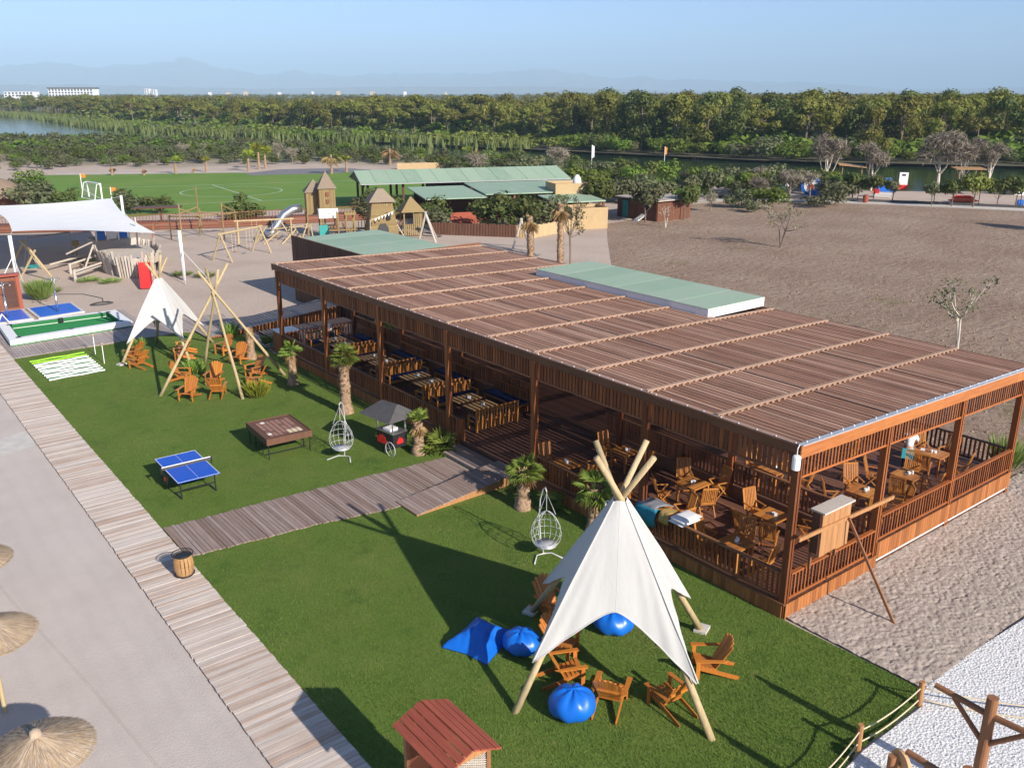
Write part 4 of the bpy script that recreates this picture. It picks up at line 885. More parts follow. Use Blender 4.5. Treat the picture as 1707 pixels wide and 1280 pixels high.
# ------------------------------------------------------------------ rope fence, log posts on the pebble bed
RP = [(13.9, 7.95), (16.19, 8.24), (18.70, 8.19), (20.9, 5.4)]
rf_ = thing('rope_fence', (16.2, 8.24, 0), 0, 'low rope fence on round wooden posts between lawn and white pebbles', 'fence'); FO = (16.2, 8.24, 0)
for x, y in RP: MB(FO).tube([(x, y, -.05), (x, y, .68)], [.072, .066], 12).build('post', M['plywood'], rf_, False)
for (a, b_) in zip(RP[:-1], RP[1:]):
    for z in (.52, .2):
        MB(FO).tube([(a[0] + (b_[0] - a[0]) * t, a[1] + (b_[1] - a[1]) * t, z - .12 * 4 * t * (1 - t)) for t in [k / 10 for k in range(11)]], .018, 6).build('rope', M['rope'], rf_, True)
def log_post(x, y, label, h=2.42):
    t = thing('log_post', (x, y, 0), 0, label, 'log post', 'branched log posts on the pebbles')
    MB().tube([(0, 0, -.1), (.01, 0, 1.2), (0, 0, h)], [.125, .118, .11], 16).build('trunk', M['log'], t, False)
    for s in (1, -1):
        MB().tube([(0, s * .05, h - .42), (-.03, s * 1.12, h - .34)], [.07, .062], 10).build('arm', M['log'], t); MB().tube([(0, s * .06, h - 1.08), (-.02, s * .72, h - .42)], [.058, .05], 10).build('brace', M['log'], t)
log_post(16.86, 5.98, 'brown log post with two braced arms standing in the white pebbles'); log_post(14.5, 5.3, 'brown log post just outside the near edge whose shadow crosses the lawn')
dp = thing('disc_post', (15.85, 7.3, 0), 0, 'short log post carrying a round wooden disc at the pebble edge', 'post')
MB().tube([(0, 0, -.05), (0, 0, .66)], .085, 14).build('post', M['log'], dp); MB().tube([(.10, -.12, .5), (.17, -.15, .5)], .28, 24).build('disc', M['logend'], dp); MB().beam((.1, -.12, .5), (-.75, -.5, .42), .045, .045).build('handle', M['plywood'], dp)
# ------------------------------------------------------------------ thatched parasols and a plastic chair on the beach
def m_thatch():
    m, nt, b = newmat('straw_thatch'); N = NT(nt); r = N.rnd(); p = N.pos(obj=True)
    c = N.ramp(r, [(0, (.24, .17, .12)), (.3, (.48, .38, .28)), (.6, (.62, .52, .41)), (.8, (.54, .37, .19)), (1, (.36, .28, .22))])
    c = N.mix(N.ramp(N.noise(p, 2.2, 4), [(.35, (0, 0, 0)), (.65, (1, 1, 1))]), N.mix(.45, c, (.30, .22, .16)), c)
    nt.links.new(c, b.inputs['Base Color']); b.inputs['Roughness'].default_value = .9; b.inputs['Specular IOR Level'].default_value = .15; return m
M['thatch'] = m_thatch()
def make_parasol():
    t = thing('thatched_parasol', (0, 0, 0)); rs = np.random.RandomState(4); V = []; n = 5200
    MB().tube([(0, 0, -.1), (0, 0, 2.35)], .06, 10).build('pole', M['pole'], t)
    MB().lathe([(1.1, 2.02), (.9, 2.1), (.5, 2.24), (.1, 2.40), (.01, 2.42)], n=40, cap=False).build('frame', M['thatch'], t, True)
    a = rs.rand(n) * 6.283; r0 = .05 + 1.02 * rs.rand(n) ** .6; ln = .22 + .3 * rs.rand(n); r1 = np.minimum(r0 + ln, 1.17 + .05 * rs.rand(n)); da = (rs.rand(n) - .5) * .10
    z = lambda r: 2.46 - .34 * r - .06 * np.clip(r - .9, 0, 1) + .0
    lift = .012 + .045 * rs.rand(n); w_ = .010 + .012 * rs.rand(n)
    P = np.zeros((n, 3, 3)); P[:, 0] = np.stack([r0 * np.cos(a) - w_ * np.sin(a), r0 * np.sin(a) + w_ * np.cos(a), z(r0) + lift * .4], -1); P[:, 1] = np.stack([r0 * np.cos(a) + w_ * np.sin(a), r0 * np.sin(a) - w_ * np.cos(a), z(r0) + lift * .4], -1)
    P[:, 2] = np.stack([r1 * np.cos(a + da), r1 * np.sin(a + da), z(r1) + lift], -1)
    link('thatch', mesh_np('thatch', P.reshape(-1, 3), np.arange(3 * n).reshape(n, 3), M['thatch']), t)
    MB().lathe([(.11, 2.40), (.13, 2.46), (.10, 2.55), (.04, 2.58)], n=18, jit=.15).build('top_knot', M['thatch'], t)
    mb = MB(); k = 40; mb.tube([(1.08 * math.cos(2 * math.pi * i / k), 1.08 * math.sin(2 * math.pi * i / k), 2.1) for i in range(k + 1)], .018, 5); mb.build('edge_cord', M['thatch'], t); return t
pa = make_parasol(); GP = 'thatched beach parasols'
pa.location = (1.55, 16.5, 0); pa.scale = (.86, .86, 1); tag(pa, 'round thatched straw parasol in the near left corner, whole crown in view', 'parasol', GP)
dup(pa, (1.5, 21.35, 0), 1.3, 'round thatched straw parasol cut by the left picture edge, middle one', GP); dup(pa, (1.72, 25.5, 0), 2.2, 'thatched straw parasol whose rim alone shows at the left edge, farthest one', GP)
pc = thing('plastic_chair', (1.72, 18.35, 0), R(100), 'white plastic armchair by the left edge in the shade of a parasol', 'chair')
MB().cbox(0, 0, .42, .46, .46, .03).build('seat', M['white'], pc); MB().tube([(-.24, -.22, .42), (-.27, -.3, .75), (-.15, -.33, .88), (.15, -.33, .88), (.27, -.3, .75), (.24, -.22, .42)], .022, 8).cbox(0, -.3, .66, .34, .02, .4).build('backrest', M['white'], pc, True)
for s in (-1, 1):
    MB().tube([(s * .27, -.28, .66), (s * .28, .18, .64), (s * .27, .24, .58), (s * .25, .25, 0)], .02, 7).build('armrest', M['white'], pc, True); MB().tube([(s * .23, -.22, .42), (s * .26, -.3, 0)], .02, 7).build('leg', M['white'], pc, True)
# ------------------------------------------------------------------ furniture under the pavilion roof
def first_or_dup(store, key, make, loc, rz_, label, cat, grp):
    if key not in store:
        t = make(); store[key] = t; t.location = loc; t.rotation_euler = (0, 0, rz_); tag(t, label, cat, grp)
    else: t = dup(store[key], loc, rz_, label, grp)
    return t
ST = {}
def mk_booth():                                  # slatted bench along x, seat facing +y, origin at its back foot line
    t = thing('booth_bench', (0, 0, 0)); L = 1.08
    mb = MB()
    for i in range(4): mb.box(-L, .1 + i * .14, .36, L, .1 + i * .14 + .1, .395)
    mb.build('seat', M['teak'], t)
    for x in (-L, L): MB().box(x - .04, 0, 0, x + .04, .07, .95).build('leg', M['teak'], t); MB().box(x - .04, .58, 0, x + .04, .65, .6).build('leg', M['teak'], t)
    for x in (-L, L): MB().box(x - .045, .0, .6, x + .045, .66, .64).build('armrest', M['teak'], t)
    bk = MB().box(-L, .005, .88, L, .065, .96).box(-L, .005, .42, L, .06, .48).box(-L, .58, .26, L, .63, .36).build('backrest', M['teak'], t)
    x = -L + .14
    while x < L - .06: piece('slat', M['teak'], bk, (0, 0, 0), (x, .035, .5), (.075, .03, .86)); x += .155
    mb = MB(); mb.cbox(0, .36, .45, 2 * L - .1, .52, .11).build('cushion', M['navy'], t)
    return t
def mk_sidebench():
    t = thing('side_bench', (0, 0, 0)); L = 1.25
    MB().box(-L, .08, .3, L, .62, .39).build('seat', M['teak'], t)
    bk = MB().box(-L, 0, .9, L, .07, .97).build('backrest', M['slat_x'], t); x = -L + .06
    while x < L: piece('slat', M['slat'], bk, (0, 0, 0), (x, .03, .46), (.08, .03, .9)); x += .17
    for i, y in enumerate((-.625, .625)): MB().cbox(y, .36, .44, 1.22, .54, .1).build('cushion', M['navy'], t)
    for x in (-L + .04, L - .04): MB().box(x - .04, .55, 0, x + .04, .63, .32).build('leg', M['teak'], t)
    return t
def mk_slat_table(w=1.3, d=.8):
    t = thing('slat_table', (0, 0, 0)); tp = MB().box(-w / 2, -d / 2 + .06, .68, -w / 2 + .06, d / 2 - .06, .72).box(w / 2 - .06, -d / 2 + .06, .68, w / 2, d / 2 - .06, .72).build('tabletop', M['dark'], t)
    y = -d / 2 + .04
    while y < d / 2: piece('slat', M['tablew'], tp, (0, 0, 0), (0, y, .735), (w, .066, .026)); y += .094
    for x in (-w / 2 + .1, w / 2 - .1): MB().box(x - .03, -.03, 0, x + .03, .03, .7).box(x - .03, -.3, 0, x + .03, .3, .05).build('leg', M['dark'], t)
    return t
def mk_set():
    t = thing('condiment_set', (0, 0, 0)); MB().lathe([(.055, 0), (.06, .07), (.05, .075)], (0, 0, 0), 10).build('sugar_pot', M['white'], t); MB().lathe([(.06, 0), (.075, .02), (.06, .024)], (.14, .05, 0), 12).build('ashtray', M['steel'], t)
    MB().cbox(-.11, .05, .05, .09, .05, .1, .5).build('napkin_holder', M['white'], t); return t
def cset(x, y, z, l):
    l = ' '.join(l.replace('the teak', 'teak').replace('the nearer', 'nearer').replace('the farther', 'farther').split()[:13]); first_or_dup(ST, 'set', mk_set, (x, y, z), rng.random() * 6, 'sugar pot on ' + l, 'condiment set', 'condiment sets on the tables')
names = ['booth nearest the entrance steps', 'second booth from the entrance steps', 'third booth from the entrance steps', 'farthest booth of the pavilion']
for i, y0 in enumerate((28.35, 32.45, 36.6, 40.8)):
    nm = names[i]
    first_or_dup(ST, 'booth', mk_booth, (21.4, y0, ZL), 0, 'slat bench with navy cushion, camera side of the ' + nm, 'bench', 'booth benches')
    first_or_dup(ST, 'booth', mk_booth, (21.5, y0 + 3.72, ZL), math.pi, 'slat backed bench with navy cushion, far side of the ' + nm, 'bench', 'booth benches')
    first_or_dup(ST, 'side', mk_sidebench, (23.62, y0 + 1.95, ZL), math.pi / 2, 'long side bench with two navy cushions against the terrace, ' + nm, 'bench', 'booth side benches')
    for k, dy in ((0, .95), (1, 2.1)):
        x = 21.25 + J(.06); l = ('nearer' if k == 0 else 'farther') + ' slatted table in the ' + nm
        first_or_dup(ST, 'btab', mk_slat_table, (x, y0 + dy + .05, ZL), J(.03), l, 'table', 'slatted booth tables'); cset(x + .1, y0 + dy, ZL + .748, 'the ' + l.replace('slatted ', ''))
def mk_chair():
    t = thing('folding_chair', (0, 0, 0))           # faces +y
    mb = MB()
    for i in range(6): mb.box(-.22, -.2 + i * .075, .43, .22, -.2 + i * .075 + .058, .45)
    mb.build('seat', M['teak'], t)
    b0, b1 = Vector((0, -.19, .42)), Vector((0, -.36, 1.08)); bk = MB()
    for s in (-1, 1): bk.beam(b0 + Vector((s * .235, 0, 0)), b1 + Vector((s * .235, 0, 0)), .045, .03, (0, 1, 0))
    bk.beam(b1 + Vector((-.25, 0, 0)), b1 + Vector((.25, 0, 0)), .03, .06); bk.beam(b0 + Vector((-.22, -.02, .08)), b0 + Vector((.22, -.02, .08)), .03, .05); bko = bk.build('backrest', M['teak'], t)
    sm = MB()
    for i in range(7): x = -.183 + i * .061; MB().beam(b0 + Vector((x, -.02, .08)), b1 + Vector((x, .005, -.02)), .036, .016, (0, 1, 0)).build('slat', M['teak'], bko)
    for s in (-1, 1):
        MB().beam((s * .24, -.3, .01), (s * .24, .2, .62), .03, .04).build('leg', M['teak'], t); MB().beam((s * .21, .26, .01), (s * .21, -.18, .44), .03, .04).build('leg', M['teak'], t)
        MB().beam((s * .25, -.27, .64), (s * .25, .24, .64), .055, .025).build('armrest', M['teak'], t)
    MB().beam((-.22, .22, .08), (.22, .22, .08), .02, .04).build('stretcher', M['teak'], t)
    return t
def mk_table():
    t = thing('teak_table', (0, 0, 0)); tp = MB().cbox(0, 0, .69, .8, .8, .04).build('tabletop', M['teak'], t)
    for i in range(7): piece('slat', M['teak'], tp, (0, 0, 0), (0, -.375 + i * .125, .722), (.86, .112, .026))
    for x in (-.36, .36):
        for y in (-.36, .36): MB().box(x - .03, y - .03, 0, x + .03, y + .03, .68).build('leg', M['teak'], t)
    return t
DEG = R
TB = [  # x, y, level, table label, chairs (dx, dy, description)
    (19.95, 22.35, 0, 'teak table at the lawn railing left of the nearest tipi poles', [(0, 1.0, 'far side'), (.0, -1.0, 'camera side'), (.95, -.45, 'inner side')]),
    (22.5, 21.9, 0, 'teak table in the middle of the lower deck right of the steps', [(0, .95, 'far side'), (0, -.95, 'camera side')]),
    (22.25, 18.4, 0, 'teak table behind the grey blanket on the lower deck', [(.55, .85, 'far side'), (-.35, -.9, 'camera side'), (-.95, .5, 'lawn side'), (1.0, -.3, 'terrace side')]),
    (19.95, 18.0, 0, 'teak table at the railing right behind the tipi pole tips', [(-.1, .98, 'far side'), (.75, -.55, 'inner side'), (.1, -1.05, 'camera side')]),
    (19.95, 14.75, 0, 'teak table at the lawn railing nearest the corner post', [(-.05, 1.05, 'far side'), (.8, .3, 'inner side'), (.1, -.95, 'camera side')]),
    (22.35, 15.2, 0, 'teak table beside the corner post on the lower deck', [(.35, .95, 'far side'), (-.95, .35, 'lawn side'), (-.9, -.55, 'nearer lawn side'), (.5, -.95, 'camera side')]),
    (25.45, 13.95, 1, 'teak table behind the sign board on the upper terrace', [(.75, .85, 'far side'), (.6, -.9, 'camera side'), (-.85, .6, 'left side'), (-.6, -.75, 'left camera side')]),
    (27.85, 13.8, 1, 'teak table in the middle of the near end terrace', [(-.4, 1.0, 'far side'), (.15, -.78, 'camera side'), (.95, .35, 'right side'), (-.95, -.2, 'left side')]),
    (30.35, 14.2, 1, 'teak table where the waiter with turquoise apron bends', [(.7, .9, 'far side'), (.05, -.95, 'camera side'), (-.95, -.1, 'left side'), (1.0, .0, 'right side')]),
    (24.7, 16.9, 1, 'teak table behind the inner railing near the upper terrace corner', [(.2, .95, 'far side'), (.35, -.95, 'camera side'), (.95, 0, 'right side')]),
    (28.6, 17.4, 1, 'teak table deep under the roof of the upper terrace', [(.2, .95, 'far side'), (-.1, -.95, 'camera side')]),
]
for x, y, lv, lab, chs in TB:
    z = ZU if lv else ZL
    first_or_dup(ST, 'tt', mk_table, (x, y, z), J(.06), lab, 'table', 'square teak tables'); cset(x + .05, y, z + .738, 'the ' + lab)
    for dx, dy, d in chs:
        first_or_dup(ST, 'ch', mk_chair, (x + dx, y + dy, z), math.atan2(-dy, -dx) - math.pi / 2 + J(.22), 'teak chair, ' + d + ' of the ' + lab[5:].replace('the ', ''), 'chair', 'folding teak chairs')

# ------------------------------------------------------------------ people
def skin_obj(name, chain, mat, parent, root=0, sub=2):
    """chain: list of polylines of (x, y, z, radius); shared points weld the polylines together"""
    V = []; E = []; Rr = []; ix = {}
    for pl_ in chain:
        prev = None
        for x, y, z, r in pl_:
            k = (round(x, 3), round(y, 3), round(z, 3))
            if k not in ix: ix[k] = len(V); V.append((x, y, z)); Rr.append(r)
            if prev is not None and prev != ix[k]: E.append((prev, ix[k]))
            prev = ix[k]
    me = bpy.data.meshes.new(name); me.from_pydata(V, E, []); me.materials.append(mat); o = link(name, me, parent)
    md = o.modifiers.new('skin', 'SKIN'); md.use_smooth_shade = True
    for i, sv in enumerate(me.skin_vertices[0].data): sv.radius = (Rr[i], Rr[i]); sv.use_root = (i == root)
    o.modifiers.new('sub', 'SUBSURF').levels = sub; o.modifiers['sub'].render_levels = sub
    return o
def hand(o, base, d, side):                      # five finger chains rooted in the palm
    b = Vector(base); d = Vector(d).normalized(); s = Vector(side).normalized(); out = []
    p1 = b + d * .05
    for i, L in enumerate((.065, .075, .07, .055)):
        q = p1 + s * (.026 * (i - 1.5)); q2 = q + d * L * .6 + Vector((0, 0, -.008)); q3 = q2 + d * L * .45 + Vector((0, 0, -.025))
        out.append([(*p1, .024), (*q, .011), (*q2, .009), (*q3, .007)])
    t1 = b + d * .015 + s * .035; t2 = t1 + d * .035 + s * .02
    out.append([(*(b + d * .01), .026), (*t1, .012), (*t2, .009)]); out.append([(*b, .026), (*(b + d * .01), .026), (*p1, .024)]); return out
def person(loc, rz_, label, top, bottom, apron=None):
    """adult bending forward over a table (+y is the direction faced)"""
    t = thing('person', loc, rz_, label, 'person'); P = (0, 0, .94); CH = (0, .27, 1.27); NK = (0, .38, 1.42); HD = (0, .47, 1.55)
    ch = [[(*P, .13), (0, .10, 1.08, .125), (0, .2, 1.2, .13), (*CH, .135), (*NK, .058), (0, .42, 1.47, .055), (*HD, .095), (0, .50, 1.63, .08)]]
    for s in (-1, 1):
        hp = (s * .09, -.02, .9); ch.append([(*P, .13), (*hp, .095), (s * .10, .03, .5, .062), (s * .10, -.05, .27, .055), (s * .10, -.06, .09, .04), (s * .11, .06, .035, .04), (s * .115, .15, .025, .03)])
        wr = (s * .20, .66, .93); ch.append([(*CH, .135), (s * .19, .27, 1.34, .06), (s * .25, .36, 1.12, .045), (s * .22, .55, .96, .034), (*wr, .026)])
        ch += hand(None, wr, (-.2 * s, .8, -.35), (s, 0, 0))
    body = skin_obj('body', ch, M['skin'], t)
    f = MB().lathe([(.004, -.02), (.016, 0), (.004, .02)], (0, .575, 1.545), 8); f.build('nose', M['skin'], body)
    for s in (-1, 1): MB().lathe([(.003, -.01), (.012, 0), (.003, .01)], (s * .038, .557, 1.575), 8).build('eye', M['hair'], body); MB().cbox(s * .1, .46, 1.555, .02, .035, .055).build('ear', M['skin'], body)
    MB().cbox(0, .562, 1.505, .045, .012, .01).build('mouth', M['redw'], body)
    skin_obj('hair', [[(0, .40, 1.57, .08), (0, .455, 1.61, .098), (0, .50, 1.655, .07)]], M['hair'], t)
    sh = [[(0, -.01, .95, .142), (0, .10, 1.08, .142), (0, .2, 1.2, .148), (*CH, .152), (0, .345, 1.375, .075)]]
    for s in (-1, 1): sh.append([(*CH, .152), (s * .19, .27, 1.34, .078), (s * .243, .34, 1.16, .066)])
    skin_obj('shirt', sh, top, t)
    tr = [[(0, .01, 1.0, .138), (0, 0, .93, .143)]]
    for s in (-1, 1): tr.append([(0, 0, .93, .143), (s * .09, -.02, .88, .108), (s * .10, .03, .5, .078), (s * .10, -.05, .27, .07), (s * .10, -.06, .1, .066)])
    skin_obj('trousers', tr, bottom, t)
    for s in (-1, 1): MB().cbox(s * .11, .04, .03, .095, .27, .06).build('shoe', M['black'], t)
    if apron: MB().ext([(-.17, .16, 1.0), (.17, .16, 1.0), (.2, .17, .5), (-.2, .17, .5)], (0, .015, 0)).ext([(-.19, -.16, .98), (.19, -.16, .98), (.2, -.15, .6), (-.2, -.15, .6)], (0, -.015, 0)).build('apron', apron, t)
    return t
person((29.55, 14.75, ZU), R(-65), 'person in pale grey shirt and turquoise apron bending over a table on the near terrace', M['cloth_w'], M['cloth_d'], M['cloth_t'])
person((21.75, 44.0, ZL), R(100), 'person with dark hair, white shirt and dark trousers bending by the farthest booth', M['cloth_w'], M['cloth_d'])
MB((30.15, 14.95, 1.6)).cbox(30.15, 14.95, 1.615, .2, .14, .03, .4)
solo(MB().cbox(30.28, 14.6, 1.615, .2, .14, .03, .4), 'cloth', M['cloth_w'], 'folded white cloth under the hand of the bending waiter', 'cloth')

# ------------------------------------------------------------------ palms and bushes on the lawn
def frond_fan(n, ln, wd, droop, rs, k=9, stiff=.5):
    """costapalm fronds: each a petiole with a fan of narrow blades; returns triangles"""
    P = []
    for i in range(n):
        az = rs.rand() * 6.283; el = math.radians(droop[0] + (droop[1] - droop[0]) * rs.rand()); L = ln * (.75 + .4 * rs.rand()); d = np.array([math.cos(az) * math.cos(el), math.sin(az) * math.cos(el), math.sin(el)])
        sd = np.array([-math.sin(az), math.cos(az), 0]); up = np.cross(sd, d) * -1; pe = d * L * .45; w_ = .014
        P.append([-sd * w_, sd * w_, pe])
        for j in range(k):
            a = (j - (k - 1) / 2) / ((k - 1) / 2) * 1.25; q = d * math.cos(a) + sd * math.sin(a); b = L * (.55 + .12 * rs.rand()); tip = pe + q * b + np.array([0, 0, -1]) * b * (1 - stiff) * (.3 + .4 * rs.rand()) ; md = pe + q * b * .5 + up * .03; ss = np.cross(q, up); ss = ss / (np.linalg.norm(ss) + 1e-9) * wd * (.8 + .4 * rs.rand())
            P.append([pe, md + ss, tip]); P.append([pe, tip, md - ss])
    return np.array(P)
def tri_mesh(name, P, mat): return mesh_np(name, P.reshape(-1, 3), np.arange(len(P) * 3).reshape(-1, 3), mat)
def palm(x, y, h, label, r=.17, green=22, dead=10, ln=.75, seed=1, lean=(0, 0), boots=True, gdroop=(-15, 80)):
    rs = np.random.RandomState(seed); t = thing('fan_palm', (x, y, 0), 0, label, 'palm tree', 'fan palms'); mb = MB(); prof = []; z = -.05; k = 0; n = 13
    V = []; F = []; nz = int(h / .055)
    for j in range(nz + 1):
        zz = h * j / nz; base = r * (1.55 - .55 * min(1, zz / .45)) * (1 + .08 * (j % 2)); base *= (.92 if zz > h * .55 else 1)
        for i in range(n):
            a = 2 * math.pi * (i + .5 * (j % 2)) / n; q = base * (1 + .24 * (rs.rand() - .4)); V.append((q * math.cos(a) + lean[0] * (zz / h) ** 1.5, q * math.sin(a) + lean[1] * (zz / h) ** 1.5, zz))
    for j in range(nz):
        for i in range(n): F.append((j * n + i, j * n + (i + 1) % n, (j + 1) * n + (i + 1) % n, (j + 1) * n + i))
    link('trunk', mesh_np('trunk', V, F, M['palmbark']), t); tp = np.array([lean[0], lean[1], h])
    if boots:
        Q = []
        for i in range(int(70 * h / 2)):
            a = rs.rand() * 6.283; zz = h * (.3 + .7 * rs.rand()); c0 = np.array([r * math.cos(a) + lean[0] * (zz / h) ** 1.5, r * math.sin(a) + lean[1] * (zz / h) ** 1.5, zz]); sd = np.array([-math.sin(a), math.cos(a), 0]) * .045; o = np.array([math.cos(a) * .10, math.sin(a) * .10, .12 + .08 * rs.rand()]); Q.append([c0 - sd, c0 + sd, c0 + o])
        link('boots', tri_mesh('boots', np.array(Q), M['leaf_dead']), t, kind='stuff')
    if green: link('crown', tri_mesh('crown', frond_fan(green, ln, .028, gdroop, rs, 11, .75) + tp, M['leaf_palm']), t)
    if dead: link('dead_fronds', tri_mesh('dead', frond_fan(dead, ln * .85, .025, (-85, -45), rs, 7, .6) + tp + np.array([0, 0, -.05]), M['leaf_dead']), t)
    return t
palm(17.62, 40.3, 1.75, 'young fan palm with upright crown at the right pole of the bare tipi frame', .19, 26, 9, .62, 3)
palm(17.75, 35.0, 2.65, 'tallest lawn fan palm with full round green crown beside the railing', .23, 44, 4, .72, 5, gdroop=(-35, 85))
palm(17.75, 28.85, 1.35, 'fan palm with hanging dry fronds next to the black grill cart', .2, 16, 24, .62, 8, gdroop=(35, 88))
palm(17.95, 22.35, 1.4, 'fan palm with bright one sided crown next to the entrance ramp', .21, 22, 6, .68, 11, lean=(.05, -.05), gdroop=(-30, 70))
palm(18.75, 19.6, 1.55, 'fan palm partly hidden behind the nearest tipi canvas', .17, 16, 9, .75, 14, gdroop=(-45, 60))
palm(17.8, 46.0, 1.75, 'headless fan palm stump with only a few dry stubs beside the walkway', .2, 0, 3, .5, 17)
palm(39.2, 48.0, 5.8, 'tall leafless palm trunk with dry fronds, left of two behind the pavilion', .22, 0, 16, 1.3, 19, lean=(.1, .35)); palm(40.3, 46.2, 6.7, 'tall leaning leafless palm trunk, right of two behind the pavilion', .21, 0, 18, 1.4, 23, lean=(.35, .45))
palm(33.8, 52.5, 3.9, 'short stump palm with a yellow dry head behind the annex', .2, 0, 12, .6, 27)
def fan_bush(x, y, label, n, ln, mat, seed, droop=(5, 75), z=0):
    rs = np.random.RandomState(seed); t = thing('fan_palm_bush', (x, y, z), 0, label, 'bush'); link('foliage', tri_mesh('foliage', frond_fan(n, ln, .03, droop, rs, 9, .7), mat), t); return t
fan_bush(18.6, 28.5, 'low dark fan palm bush at the left side of the entrance steps', 26, .95, M['leaf_palm'], 31); fan_bush(18.75, 21.9, 'small green fan palm shoot behind the palm near the ramp', 9, .7, M['leaf_palm'], 33)
fan_bush(24.6, 43.4, 'green fan palm bush behind the farthest booth under the roof', 20, 1.0, M['leaf_palm'], 35, (20, 85), .85); fan_bush(19.6, 47.4, 'dark low fan palm at the far lawn corner of the pavilion', 16, .9, M['leaf_palm'], 37)
def spiky(x, y, h, r, n, label, mat, seed, cat='bush', name='shrub'):
    rs = np.random.RandomState(seed); a = rs.rand(n) * 6.283; q = r * np.sqrt(rs.rand(n)); b = np.stack([q * .5 * np.cos(a), q * .5 * np.sin(a), .25 * h * rs.rand(n)], -1); hh = h * (.5 + .5 * rs.rand(n)); tip = np.stack([q * 1.25 * np.cos(a), q * 1.25 * np.sin(a), hh], -1); a2 = rs.rand(n) * 6.283; w_ = .022 + .02 * rs.rand(n)
    sd = np.stack([np.cos(a2) * w_, np.sin(a2) * w_, np.zeros(n)], -1); md = b + (tip - b) * .55; P = np.concatenate([np.stack([b, md + sd, tip], 1), np.stack([b, tip, md - sd], 1)])
    t = thing(name, (x, y, 0), 0, label, cat); link('foliage', tri_mesh('foliage', P, mat), t); return t
spiky(15.45, 39.6, .85, .6, 420, 'yellow green bush at the right front pole of the bare tipi frame', M['leaf_yel'], 41); spiky(14.4, 45.2, .8, .55, 260, 'yellow green bush behind the orange chairs between the far tipis', M['leaf_palm'], 43)
spiky(13.4, 51.6, .8, .5, 240, 'green spiky bush under the far tipi beside the pool table court', M['leaf_palm'], 45); spiky(18.6, 51.0, 1.0, .5, 240, 'green spiky bush at the foot of the raised walkway', M['leaf_palm'], 47)
spiky(12.0, 69.3, 1.5, .95, 1300, 'tall tuft of wild grass behind the blue shower pads', M['grass_tuft'], 49, 'grass tuft', 'grass_clump'); spiky(34.6, 13.4, 1.5, .7, 320, 'tall grass tuft growing behind the near end of the pavilion', M['grass_tuft'], 51, 'grass tuft', 'grass_clump')
spiky(36.2, 11.2, .8, 1.2, 420, 'low weeds on the sand beyond the near end of the pavilion', M['grass_tuft'], 53, 'weeds', 'weeds')
# ------------------------------------------------------------------ pool-table court, draughts strips, shower pads
pc_ = thing('pool_court', (11.3, 58.9, 0), 0, 'giant green felt pool table on the ground with broad white border', 'pool table'); PCO = (11.3, 58.9, 0)
MB(PCO).prism([(7.9, 56.7), (14.7, 57.2), (14.75, 61.0), (8.1, 61.3)], .03, .14).build('bed', M['felt'], pc_)
q = [(7.85, 56.6), (14.75, 57.12), (14.8, 61.05), (8.05, 61.35)]; qi = [(8.4, 57.2), (14.2, 57.6), (14.25, 60.6), (8.55, 60.8)]
for i in range(4):
    a, b_, c_, d_ = q[i], q[(i + 1) % 4], qi[(i + 1) % 4], qi[i]; MB(PCO).prism([a, b_, c_, d_], .14, .42 if i != 2 else .40).build('border', M['white'], pc_)
for i in range(4):
    a, b_ = qi[i], qi[(i + 1) % 4]; MB(PCO).beam((*a, .3), (*b_, .3), .12, .2).build('cushion_rail', M['felt2'], pc_)
for x, y in (qi[0], qi[1], qi[2], qi[3], ((qi[0][0] + qi[1][0]) / 2, 57.45), (11.4, 60.65)): MB(PCO).tube([(x, y, .142), (x, y, .425)], .16, 12).build('pocket', M['black'], pc_)
gs = thing('golf_strips', (9.4, 51.0, 0), 0, 'slanted set of white and lime edged mini golf strips on the lawn', 'mini golf'); GO2 = (9.4, 51, 0)
for i in range(5):
    y0 = 52.7 - i * .92; x0, x1 = 8.05 + i * .02, 10.85 + i * .0; mt = M['lime'] if i == 0 else M['white']
    MB(GO2).add([(x0, y0 - .62, .03), (x1, y0 - .5, .03), (x1, y0, .03), (x0, y0 - .1, .03)], [(0, 1, 2, 3)]).build('felt_strip', M['felt2' if i % 2 else 'felt'], gs)
    for s, dy in ((0, 0), (1, -.5)):
        mb = MB(GO2); pts = [(x0 + (x1 - x0) * k / 9, y0 + dy - .1 + .1 * k / 9 + .05 * math.sin(k * 1.3 + i) * (1 if s else -1), .09) for k in range(10)]
        for k in range(9): mb.beam(pts[k], pts[k + 1], .07, .07)
        mb.build('edge', mt, gs)
for x, y in ((11.3, 52.2), (11.2, 50.0)):
    t = thing('golf_marker', (x, y, 0), 0, 'thin white stick marker standing at the %s end of the mini golf strips' % ('far' if y > 51 else 'near'), 'marker', 'mini golf markers'); MB().tube([(0, 0, 0), (.05, .2, 1.0)], .02, 6).build('stick', M['white'], t); MB().lathe([(.01, -.08), (.08, 0), (.01, .08)], (.05, .2, 1.05), 8).build('knob', M['pole'], t)
solo(MB().beam((8.0, 61.9, .05), (8.5, 62.6, .75), .05, .05).beam((8.9, 62.9, .05), (8.5, 62.6, .75), .05, .05), 'cue_rest', M['white'], 'white wooden trestle leaning behind the left end of the pool table court', 'trestle')
